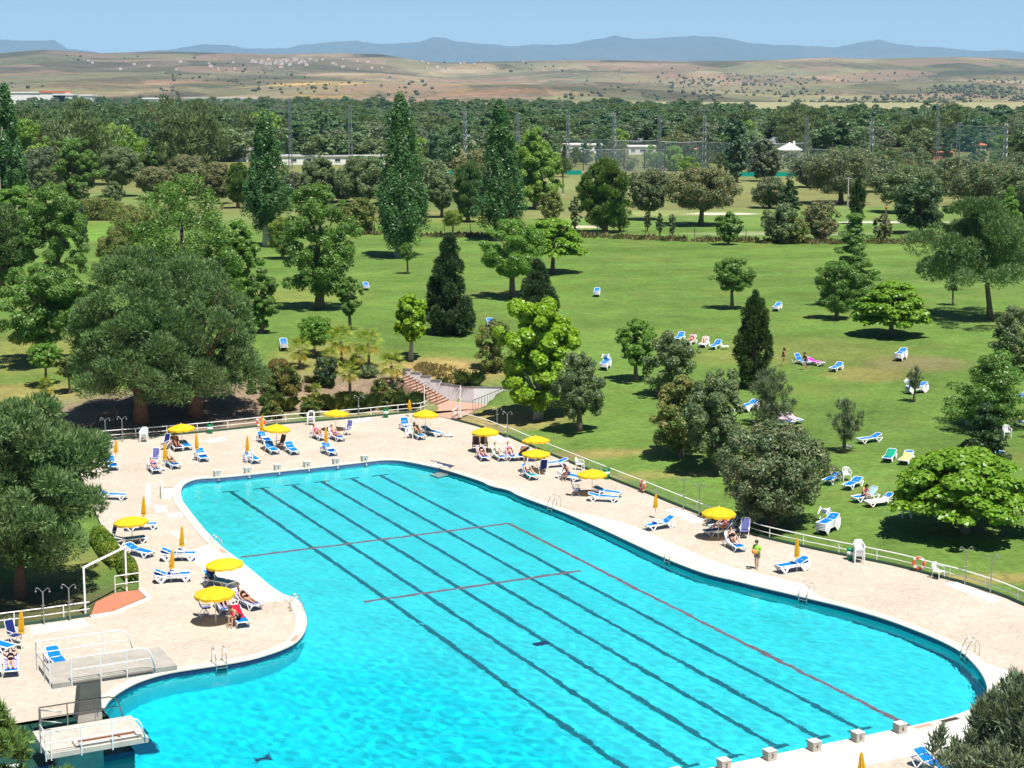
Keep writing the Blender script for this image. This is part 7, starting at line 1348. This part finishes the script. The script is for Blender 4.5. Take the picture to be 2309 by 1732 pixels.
# ------------------------------------------------------------------ scattered oaks on the hills: far too many and too small to tell apart
rs = np.random.RandomState(31); ok_v, ok_f, cnt = [], [], 0
def ico(seed):
    m = MB(); m.ell((0, 0, .42), (.6, .6, .5), 7, 4); v = np.array(m.v); v += np.random.RandomState(seed).randn(*v.shape) * .07; tri = []
    for f in m.f: tri += [f] if len(f) == 3 else [(f[0], f[1], f[2]), (f[0], f[2], f[3])]
    return v, np.array(tri)
ICO = [ico(i) for i in range(5)]
zones_ = [(1500, 2309, 175, 245, 1500, 'd'), (1250, 2309, 165, 225, 700, ''), (300, 1600, 160, 225, 500, ''), (0, 900, 125, 200, 500, ''), (1950, 2309, 195, 262, 1100, 'd'), (1400, 1700, 188, 215, 150, ''), (1000, 2309, 135, 165, 150, '')]
for x0, x1, y0, y1, n, dn in zones_:
    px = rs.uniform(x0, x1, n); py = rs.uniform(y0, y1, n); cl = fbm(px / 90, py / 16, 40 + int(x0), 3)
    for a, b, c_ in zip(px, py, cl):
        if c_ < (.05 if dn else .25): continue
        j = int(np.argmin((qpx - a) ** 2 + 9 * (qpy - b) ** 2)); s_ = 1.8 * (8.5 / 1.8) ** rs.rand() * (vy[j] / 4500) ** .4; v, f = ICO[rs.randint(5)]; an = rs.rand() * 6.28; R_ = np.array([[math.cos(an), -math.sin(an), 0], [math.sin(an), math.cos(an), 0], [0, 0, 1]])
        ok_v.append((v * s_) @ R_.T + np.array([vx[j] + rs.randn() * 8, vy[j] + rs.randn() * 12, vz[j]])); ok_f.append(f + cnt); cnt += len(v)
OAKFAR = plain('far_oak_crowns', (.06, .07, .035), .8, .3, .02); tag(link('scattered_oaks', mesh_np('scattered_oaks', np.concatenate(ok_v), np.concatenate(ok_f), OAKFAR)), 'dark dots of oaks scattered over the dry hills', 'oaks', kind='stuff')
# a village and sheds lost on the hills
vil = MB()
for _ in range(90):
    a, b = ((620 + rs.randn() * 60, 134 + rs.rand() * 14) if rs.rand() < .6 else (rs.uniform(200, 1300), rs.uniform(135, 160))); j = int(np.argmin((qpx - a) ** 2 + 9 * (qpy - b) ** 2)); w_ = rs.uniform(8, 16); vil.box(vx[j] + rs.randn() * 12, vy[j], vz[j] + 3, w_, 9, 9, rs.rand())
tag(vil.build('far_village', plain('far_house_walls', (.55, .45, .40), .8, .15, .01)), 'scatter of tiny houses of a village on the left hills', 'village', kind='stuff')

# ------------------------------------------------------------------ woodland belt on the plain
PROT = {}
def proto(key, spec, R, h, bf, leaf, n, lm):
    kind, lf, _, cl, ncl, ex, lk, bk = SPEC[spec]; H = h * (1 - bf); v, f, cc, cr = crown_np(kind, R, H, int(n * 1.5), lf * lm * 1.25, len(PROT) + 501, cl * 1.1, max(30, ncl // 2), **ex); v[:, 2] += h * bf
    PROT[key] = (mesh_np('crown', v, f, LEAF[leaf]), trunk_mb(h * bf, H, .03 * h, cc, cr, 3, 5).mesh('trunk', BARK), h, R)
for i, (sp, R, h, bf, lf_, n, lm) in enumerate([('oak', 4.6, 7.5, .12, 'woodoak', 2600, 2.3), ('oak', 5.2, 7, .12, 'oakb', 2600, 2.3), ('oak', 4.2, 7, .12, 'grey', 2400, 2.3), ('pine', 4.6, 10, .2, 'woodpine', 2600, 2.2), ('stone', 5.2, 10, .3, 'woodpine', 2600, 2.2), ('broad', 4.2, 10.5, .08, 'woodgreen', 2400, 2.2), ('bright', 4.5, 9, .1, 'woodgreen', 2200, 2.2), ('broad', 3.6, 9, .08, 'woodfir', 2200, 2.2), ('poplar', 2.1, 13, .05, 'woodfir', 1800, 2.0), ('cypress', 1.5, 9, .02, 'cyp', 1400, 2.4), ('broad', 5, 8.5, .08, 'willow', 2200, 2.3)]): proto(i, sp, R, h, bf, lf_, n, lm)
clear = [(1225, 1480, 372, 398), (880, 1010, 372, 400), (1420, 1600, 445, 520), (1600, 1760, 380, 398), (480, 880, 330, 375), (1340, 1460, 315, 338), (1200, 1320, 308, 338)]
BELT = [('trees of the wooded belt beyond the golf course', 'dark evergreen oak in the wooded belt beyond the golf course', (0, 1, 2)), ('pines of the wooded belt beyond the golf course', 'pine in the wooded belt beyond the golf course', (3, 4)), ('leafy trees of the wooded belt beyond the golf course', 'leafy green tree in the wooded belt beyond the golf course', (5, 6, 7, 10)), ('poplars of the wooded belt beyond the golf course', 'slim poplar in the wooded belt beyond the golf course', (8, 9))]
HS = [(474, 560, 349, 349), (556, 840, 356, 356), (474, 560, 349, 325), (556, 840, 356, 339), (1212, 1300, 330, 314), (1358, 1416, 334, 318), (1365, 1398, 322, 312), (1500, 1552, 338, 326), (1655, 1722, 330, 306), (1690, 1730, 340, 328), (1755, 1790, 312, 298), (1908, 1965, 318, 304), (2020, 2060, 316, 302), (2015, 2058, 345, 330), (2098, 2130, 328, 314), (2150, 2178, 312, 294), (828, 860, 292, 280), (905, 930, 298, 286), (985, 1035, 308, 292), (1480, 1515, 275, 250), (400, 592, 222, 210), (-40, 200, 214, 198)]
def hides(x, y, h, r):
    """would a tree of height h at x, y stand in front of a house"""
    a, t = proj(x, y, 3.5 + h); b = proj(x, y, 3.5)[1]; w = r * FPX / y; a /= D_; t /= D_; b /= D_; w /= D_
    return any(p0 - w * .75 < a < p1 + w * .75 and b > yb + .5 and t < yb - .62 * (yb - ye) for p0, p1, yb, ye in HS)
placed = []; rs = np.random.RandomState(77); tries = 0
def belt_tree(px, py, k, sc, name=None):
    x, y, z = ground(px * D_, py * D_); me, tk, h, R = PROT[k]; o = empty({0: 'holm_oak', 1: 'pine_tree', 2: 'leafy_tree', 3: 'poplar_tree'}[name], (x, y, z - .1), rs.rand() * 6.28); o.scale = (sc, sc, sc * rs.uniform(.85, 1.15)); link('crown', me, o); link('trunk', tk, o); g_, lb, _ = BELT[name]; tag(o, lb, 'tree', g_)
while len(placed) < 298 and tries < 9000:
    tries += 1; px = rs.uniform(-40, 2250); py = (305 + 155 * rs.rand() ** 1.35) if rs.rand() < .55 else rs.uniform(325, 384)
    if px > 1210 and 384 < py < 505: continue
    if any(a < px < b and c - 2 < py < d for a, b, c, d in clear): continue
    if 560 < px < 1210 and py > 430: continue
    if px < 560 and py > 400: continue
    x_, y_, _z = ground(px * D_, py * D_)
    small = px > 1210 and py > 335
    if hides(x_, y_, 4.5 if small else 9, 4): continue
    gap = (15 + (py - 300) * .18) * (.6 if small else 1)
    if any(abs(px - a) < gap and abs(py - b) < gap * .28 for a, b in placed): continue
    placed.append((px, py)); left = px < 620
    t_ = rs.rand(); nm_ = (1 if t_ < .35 else 2 if t_ < .75 else 0) if left else (0 if t_ < .5 else 2 if t_ < .82 else 1 if t_ < .93 else 3); belt_tree(px, py, int(rs.choice(BELT[nm_][2])), rs.uniform(.75, 1.25) * (1.35 if left else .62 if small else 1.0), nm_)
# the farther wood, one mass
pts, scs = [], []
for _ in range(3600):
    px = rs.uniform(-200, 2420); ym = np.interp(px, FEX, FEY); Y = 520 * (ym / 520) ** rs.rand(); X = (px - W0 / 2) / FPX * Y; dens = fbm(np.array([X / 160]), np.array([Y / 260]), 55, 3)[0] + (.35 if px < 1000 else .5) - (.9 if 1240 < px < 1560 and Y < 620 else 0)
    dens += .05 - .5 * max(0, (Y - ym * .75) / (ym * .25))
    if dens < 0 or hides(X, Y, 8.5, 4): continue
    pts.append((X, Y, 3.4 if Y < 2700 else 1.0)); scs.append(rs.uniform(.6, 1.45))
pme = bpy.data.meshes.new('far_forest'); pme.from_pydata(pts, [], []); a_ = pme.attributes.new('size', 'FLOAT', 'POINT'); a_.data.foreach_set('value', np.array(scs, np.float32)); pc = bpy.data.collections.new('forest_prototypes')
for k in (0, 2, 2, 3, 5, 6, 7, 0, 0, 2, 6):
    q = bpy.data.objects.new('forest_crown', PROT[k][0]); pc.objects.link(q)
gn = bpy.data.node_groups.new('far_forest', 'GeometryNodeTree'); gn.interface.new_socket('Geometry', in_out='INPUT', socket_type='NodeSocketGeometry'); gn.interface.new_socket('Geometry', in_out='OUTPUT', socket_type='NodeSocketGeometry'); N = gn.nodes
gi = N.new('NodeGroupInput'); go = N.new('NodeGroupOutput'); ip = N.new('GeometryNodeInstanceOnPoints'); ci = N.new('GeometryNodeCollectionInfo'); ci.inputs['Collection'].default_value = pc; ci.inputs['Separate Children'].default_value = True; ci.inputs['Reset Children'].default_value = True
rv = N.new('FunctionNodeRandomValue'); rv.data_type = 'INT'; rv.inputs[4].default_value = 0; rv.inputs[5].default_value = 10; rr_n = N.new('FunctionNodeRandomValue'); rr_n.data_type = 'FLOAT_VECTOR'; rr_n.inputs[0].default_value = (0, 0, 0); rr_n.inputs[1].default_value = (0, 0, 6.28); na_ = N.new('GeometryNodeInputNamedAttribute'); na_.data_type = 'FLOAT'; na_.inputs['Name'].default_value = 'size'
gl = gn.links; gl.new(gi.outputs[0], ip.inputs['Points']); gl.new(ci.outputs[0], ip.inputs['Instance']); ip.inputs['Pick Instance'].default_value = True; gl.new(rv.outputs[2], ip.inputs['Instance Index']); gl.new(rr_n.outputs[0], ip.inputs['Rotation']); cx_ = N.new('ShaderNodeCombineXYZ'); ml = N.new('ShaderNodeMath'); ml.operation = 'MULTIPLY'; ml.inputs[1].default_value = 1.35; gl.new(na_.outputs[0], ml.inputs[0]); gl.new(ml.outputs[0], cx_.inputs[0]); gl.new(ml.outputs[0], cx_.inputs[1]); gl.new(na_.outputs[0], cx_.inputs[2]); gl.new(cx_.outputs[0], ip.inputs['Scale']); gl.new(ip.outputs[0], go.inputs[0])
fo = link('far_forest', pme); md = fo.modifiers.new('scatter', 'NODES'); md.node_group = gn; tag(fo, 'far wood of mixed trees spreading over the plain to the hills', 'forest', kind='stuff')

# ------------------------------------------------------------------ far buildings, masts, nets, fence
WALLW = plain('white_wall', (.78, .77, .74), .7, .05, .3); ROOFG = plain('grey_slate_roof', (.15, .16, .18), .6, .15, .8); ROOFR = plain('terracotta_roof', (.48, .17, .09), .8, .2, 1.2); GLASSD = plain('dark_window_glass', (.04, .05, .06), .15, .1, 2); ROOFP = plain('pale_roof', (.50, .50, .50), .7, .08, .5)
def house(px0, px1, py_base, py_eave, label, roof='flat', rm=ROOFR, wall=WALLW, depth=9.0, rise=1.6, rz=0.0, nwin=3, Yfix=None):
    xa, ya, za = ground(px0 * D_, py_base * D_); xb, yb, zb = ground(px1 * D_, py_base * D_); w = max(3.0, xb - xa); h = max(2.4, (py_base - py_eave) * D_ * ya / FPX); o = empty('house', ((xa + xb) / 2, ya + depth / 2, za), rz)
    m = MB(); m.box(0, 0, h / 2, w, depth, h); m.build('wall', wall, o)
    if roof == 'flat': m = MB(); m.box(0, 0, h + .2, w + .6, depth + .6, .4); m.build('roof', rm, o)
    else:
        m = MB(); e_ = .5; a, b = w / 2 + e_, depth / 2 + e_; r_ = max(0, a - b * .9); m.add([(-a, -b, h), (a, -b, h), (a, b, h), (-a, b, h), (-r_, 0, h + rise), (r_, 0, h + rise)], [(0, 1, 5, 4), (1, 2, 5), (2, 3, 4, 5), (3, 0, 4), (3, 2, 1, 0)]); rf = m.build('roof', rm, o); m = MB(); m.box(a * .4, 0, h + rise * .9, .7, .7, 1.4); m.build('chimney', wall, rf)
    for i in range(nwin):
        xx = -w / 2 + w * (i + .5) / nwin; m = MB(); m.box(xx, -depth / 2 - .02, h * .55, min(1.6, w / nwin * .45), .08, h * .32); wn = m.build('window', GLASSD, o); m = MB(); m.box(xx, -depth / 2 - .04, h * .38, min(1.9, w / nwin * .5), .12, .1); m.build('sill', wall, wn)
    tag(o, label, 'house'); return o
house(474, 560, 349, 325, 'long white clubhouse wing left of the left poplar', 'flat', ROOFP, depth=16, nwin=4); house(556, 840, 356, 339, 'low white clubhouse wing behind the left poplar', 'flat', ROOFP, depth=14, nwin=9)
house(472, 516, 345, 316, 'raised white clubhouse block at the left end', 'flat', WALLW, depth=8, nwin=0)
house(1212, 1300, 330, 314, 'long white modern house left of the driving range net', 'flat', WALLW, depth=10, nwin=4); house(1358, 1416, 334, 318, 'white cubic house behind the driving range net', 'flat', WALLW, nwin=3); house(1365, 1398, 322, 312, 'grey-roofed house above the white cubic one', 'hip', ROOFG, nwin=2); house(1500, 1552, 338, 326, 'red-roofed house behind the range net poles', 'hip', ROOFR, nwin=2)
house(1655, 1722, 330, 312, 'grey-roofed house among the trees on the right', 'hip', ROOFG, rise=3, nwin=3); house(1690, 1730, 340, 330, 'white gabled house below the grey-roofed one', 'hip', WALLW, rise=2.4, nwin=2); house(1755, 1790, 312, 303, 'orange-roofed villa among the right trees', 'hip', ROOFR, rise=2.4); house(1800, 1818, 300, 296, 'small orange-roofed house behind the villa', 'hip', ROOFR)
house(1908, 1965, 318, 308, 'slate-roofed house in the right wood', 'hip', ROOFG); house(2020, 2060, 316, 306, 'pale-roofed house in the right wood', 'hip', ROOFP); house(2015, 2058, 345, 334, 'brick house with brown roof in the right wood', 'hip', ROOFR, wall=RAMP); house(2098, 2130, 328, 318, 'pink-roofed house at the right', 'hip', ROOFR, wall=CONCL); house(2150, 2178, 312, 300, 'dark gabled house at the right edge', 'hip', ROOFG, rise=3)
house(828, 860, 292, 280, 'white house behind the tallest poplar', 'flat', WALLW); house(905, 930, 298, 286, 'white block right of the tallest poplar', 'flat', WALLW); house(985, 1035, 308, 298, 'dark-roofed house between two poplars', 'hip', ROOFG, rise=4); house(952, 960, 252, 248, 'tiny white block between the poplars', 'flat', WALLW)
for a in [(-40, 88, 207, 201, 'long white factory at the left horizon', WALLW), (88, 142, 206, 200, 'factory hall with red roof at the left horizon', RED), (118, 158, 211, 206, 'white hall below the red roof at the left horizon', WALLW), (175, 200, 212, 207, 'small white hall right of the red roof', WALLW), (310, 360, 218, 214, 'white shed left of the greenhouses', WALLW), (400, 520, 219, 213, 'long pale greenhouses in the far plain', ROOFP), (520, 592, 220, 214, 'right pale greenhouses in the far plain', ROOFP)]:
    xa, ya, za = ground(a[0] * D_, 224 * D_); Y = 2450.0; za = 3.5; x0, z0_ = zline(a[0] * D_, a[2] * D_, Y); x1, z1_ = zline(a[1] * D_, a[3] * D_, Y); o = empty('factory_hall', ((x0 + x1) / 2, Y, 3.5)); m = MB(); m.box(0, 10, (z1_ - 3.5) / 2, x1 - x0, 30, z1_ - 3.5); m.build('wall', WALLW, o); m = MB(); m.box(0, 10, z1_ - 3.5 + .8, x1 - x0 + 2, 32, 1.6); m.build('roof', a[5], o); tag(o, a[4], 'factory')
bx = zline(1497 * D_, 268 * D_, 1150); bt = zline(1497 * D_, 252 * D_, 1150); o = empty('billboard', (bx[0], 1150, 3.5)); m = MB(); m.box(0, 0, (bt[1] + bx[1]) / 2 - 3.5, 5.6, .4, bt[1] - bx[1]); m.build('panel', WALLW, o); m = MB(); m.box(-1.5, .3, (bx[1] - 3.5) / 2, .3, .3, bx[1] - 3.5); m.build('post', GALV, o); m = MB(); m.box(1.5, .3, (bx[1] - 3.5) / 2, .3, .3, bx[1] - 3.5); m.build('post', GALV, o); tag(o, 'white billboard on posts above the wooded belt', 'billboard')
MAST = plain('mast_steel', (.24, .27, .29), .5, .1, 1, metal=.5)
def mast_proto(h):
    o = empty('lattice_mast'); w = .62
    for sx in (-1, 1):
        for sy in (-1, 1): m = MB(); m.tube([(sx * w, sy * w, 0), (sx * w * .55, sy * w * .55, h)], .09, 4); m.build('leg', MAST, o)
    m = MB(); n = 16
    for i in range(n):
        z0_, z1_ = h * i / n, h * (i + 1) / n; k0 = w * (1 - .45 * i / n); k1 = w * (1 - .45 * (i + 1) / n); s_ = 1 if i % 2 else -1
        for (ax_, bx_) in (((1, 0), (0, -1)), ((0, 1), (1, 0))):
            for sg in (-1, 1):
                p0 = (-s_ * k0, sg * k0, z0_) if ax_ == (1, 0) else (sg * k0, -s_ * k0, z0_); p1 = (s_ * k1, sg * k1, z1_) if ax_ == (1, 0) else (sg * k1, s_ * k1, z1_); m.tube([p0, p1], .055, 3)
    m.build('bracing', MAST, o)['kind'] = 'stuff'; return o
MC = {}
ORD = ['first', 'second', 'third', 'fourth', 'fifth', 'sixth', 'seventh', 'eighth', 'ninth', 'tenth', 'eleventh', 'twelfth', 'thirteenth', 'fourteenth']
MS = [(628, 212, 365), (758, 226, 366), (1005, 234, 374), (1118, 246, 374), (1226, 240, 374), (1326, 244, 376), (1423, 248, 376), (1520, 250, 376), (1630, 252, 378), (1740, 252, 378), (1880, 254, 380), (2020, 222, 384), (2066, 264, 392), (2168, 266, 396)]
MP = []
for i, (px, ty, by) in enumerate(MS):
    x, y, z = ground(px * D_, by * D_); h = min(((abs(proj(x, y, z + k)[1] - ty * D_), k) for k in np.arange(8, 40, .2)))[1]; o = thing_copy(MC, 'm', lambda: mast_proto(20.0)); setz(o, x, y, z, .5 + i); o.scale = (.8, .8, h / 20); MP.append((x, y, z, h)); tag(o, 'tall lattice mast of the driving range, %s from the left' % ORD[i], 'mast', 'driving range masts')
def netmat(nm, c, a):
    m, n, l = newmat(nm); out = n.new('ShaderNodeOutputMaterial'); t = n.new('ShaderNodeBsdfTransparent'); d = n.new('ShaderNodeBsdfDiffuse'); d.inputs[0].default_value = L(c); x = n.new('ShaderNodeMixShader'); x.inputs[0].default_value = a; l.new(t.outputs[0], x.inputs[1]); l.new(d.outputs[0], x.inputs[2]); l.new(x.outputs[0], out.inputs[0]); return m
NET = netmat('range_netting', (.20, .27, .31), .17); NETB = netmat('blue_netting', (.10, .24, .30), .26); TEALN = netmat('teal_screen', (.01, .30, .24), .9)
def net(a, b, z0, z1, mat, label, name='range_net'):
    o = empty(name, (a[0], a[1], a[2])); m = MB(); d = (b[0] - a[0], b[1] - a[1]); nx = 8
    for i in range(nx):
        t0, t1 = i / nx, (i + 1) / nx; s0_ = -.6 * math.sin(math.pi * t0 * 1.0); s1_ = -.6 * math.sin(math.pi * t1); m.add([(d[0] * t0, d[1] * t0, z0), (d[0] * t1, d[1] * t1, z0), (d[0] * t1, d[1] * t1, z1 + s1_ * .4), (d[0] * t0, d[1] * t0, z1 + s0_ * .4)], [(0, 1, 2, 3)])
    m.build('netting', mat, o); m = MB(); m.tube([(0, 0, z1), (d[0] * .5, d[1] * .5, z1 - .25), (d[0], d[1], z1)], .05, 4); m.build('top_cable', MAST, o); tag(o, label, 'net'); return o
for i in range(4, 10): net(MP[i], MP[i + 1], 0, MP[i][3] * .55 if i < 9 else MP[i][3] * .45, NET, 'grey-green range netting hung after the %s mast' % ORD[i])
net(MP[12], MP[13], 0, MP[12][3] * .95, NETB, 'tall bluish netting between the two rightmost masts'); net(MP[11], MP[12], 0, MP[12][3] * .9, NETB, 'tall bluish netting left of the two rightmost masts')
RP = [(1274 - 58 + 44 * i, 322 + (i % 2), 372 + (14 if i == 0 else 0) + (i == 0) * 36) for i in range(6)]; prev = None; polem = MB().tube([(0, 0, 0), (0, 0, 10)], .14, 6).mesh('pole', BLACKM)
for i, (px, ty, by) in enumerate(RP):
    x, y, z = ground(px * D_, by * D_); h = min(((abs(proj(x, y, z + k)[1] - ty * D_), k) for k in np.arange(4, 26, .2)))[1]; o = empty('net_pole', (x, y, z)); c = link('pole', polem, o); c.scale = (1, 1, h / 10); m = MB(); m.box(0, 0, .15, .6, .6, .3); m.build('footing', CONCL, o); tag(o, 'rusty brown net pole on the range, %s from the left' % ORD[i], 'pole', 'brown range poles')
    if prev and i > 1: net(prev, (x, y, z), 0, min(h, prev[3]), NET, 'fine grey net panel left of the %s brown pole' % ORD[i], 'range_net')
    prev = (x, y, z, h)
for (a, b, py, lb) in ((905, 985, 379, 'teal windscreen left of the right poplar'), (1222, 1256, 379, 'teal windscreen right of the willow'), (1585, 1745, 383, 'long teal windscreen behind the right oaks')):
    x0, y0, z0_ = ground(a * D_, py * D_); x1, y1, _ = ground(b * D_, py * D_); o = empty('windscreen', (x0, y0, z0_)); m = MB(); m.box((x1 - x0) / 2, 0, .75, x1 - x0, .06, 1.1); m.build('screen', TEALN, o)
    for k in range(5): m = MB(); m.tube([((x1 - x0) * k / 4, .08, 0), ((x1 - x0) * k / 4, .08, 1.4)], .05, 5); m.build('post', GALV, o)
    tag(o, lb, 'screen')
# boundary fence at the end of the lawn, with rough growth along it
FP = [ground(px * D_, py * D_) for px, py in ((620, 505), (760, 506), (960, 512), (1240, 512), (1500, 522), (1780, 527), (2000, 526), (2230, 528))]; line = resample([np.array(p[:2]) for p in FP], 4.2); fo_ = empty('wire_fence', (line[0][0], line[0][1], 0)); pst = MB().tube([(0, 0, -.1), (0, 0, 2.0)], .05, 5).mesh('post', BLACKM)
for p in line: c = link('post', pst, fo_); c.location = (p[0] - line[0][0], p[1] - line[0][1], g1(p[0], p[1]))
for z in (.2, 1.0, 1.9): m = MB(); m.tube([(p[0] - line[0][0], p[1] - line[0][1], g1(p[0], p[1]) + z) for p in line], .012, 3); m.build('wire', BLACKM, fo_)
tag(fo_, 'wire fence on dark posts along the far end of the lawn', 'fence')
vv, ffs, cnt = [], [], 0
for i in range(900):
    p = line[RND.randrange(len(line))] + np.array([RND.uniform(-2, 2), RND.uniform(-.8, 2.6)]); q, w_ = tuft_np(12, RND.uniform(.3, 1.0), .6, i, .05); vv.append(q + np.array([p[0], p[1], g1(p[0], p[1])])); ffs.append(w_ + cnt); cnt += len(q)
tag(link('fence_weeds', mesh_np('fence_weeds', np.concatenate(vv), np.concatenate(ffs), LM('fence_weed_blades', (.13, .14, .06), (.26, .24, .12), None, .6, .3))), 'tall dry weeds along the boundary fence', 'weeds', kind='stuff')
x, y, z = ground(1830 * D_, 478 * D_); o = empty('wooden_pole', (x, y, z)); m = MB(); m.tube([(0, 0, 0), (0, 0, 7.5)], [.13, .1], 7); m.build('pole', BARKL, o); m = MB(); m.box(0, 0, 7.3, 1.2, .1, .1); m.build('crossbar', BARKL, o); tag(o, 'lone wooden pole beside the narrow dark cypress', 'pole')
x, y, z = ground(243 * D_, 360 * D_); o = empty('floodlight_pole', (x, y, z)); m = MB(); m.tube([(0, 0, 0), (0, 0, 11)], .12, 6); m.build('pole', WHITE, o); m = MB(); m.box(.4, 0, 10.2, 1.4, .2, .6); m.build('lamp', WHITE, o); tag(o, 'white floodlight pole above the left grove', 'floodlight')
# ------------------------------------------------------------------ haze: the air over the plain
HZ = bpy.data.materials.new('haze_air'); HZ.use_nodes = True; hn = HZ.node_tree; hn.nodes.clear(); ho = hn.nodes.new('ShaderNodeOutputMaterial'); pv = hn.nodes.new('ShaderNodeVolumePrincipled'); pv.inputs['Color'].default_value = (.38, .66, .98, 1); pv.inputs['Density'].default_value = HAZE_D; pv.inputs['Anisotropy'].default_value = 0.0; hn.links.new(pv.outputs[0], ho.inputs['Volume'])
m = MB(); ztop = float(mz_.max()) + 40; m.box(0, 21000, (ztop - 10) / 2, 60000, 46000, ztop + 10); hb = m.build('haze', HZ); tag(hb, kind='stuff'); hb.display_type = 'WIRE'
tag(hb, 'pale blue summer haze over the plain', 'haze')
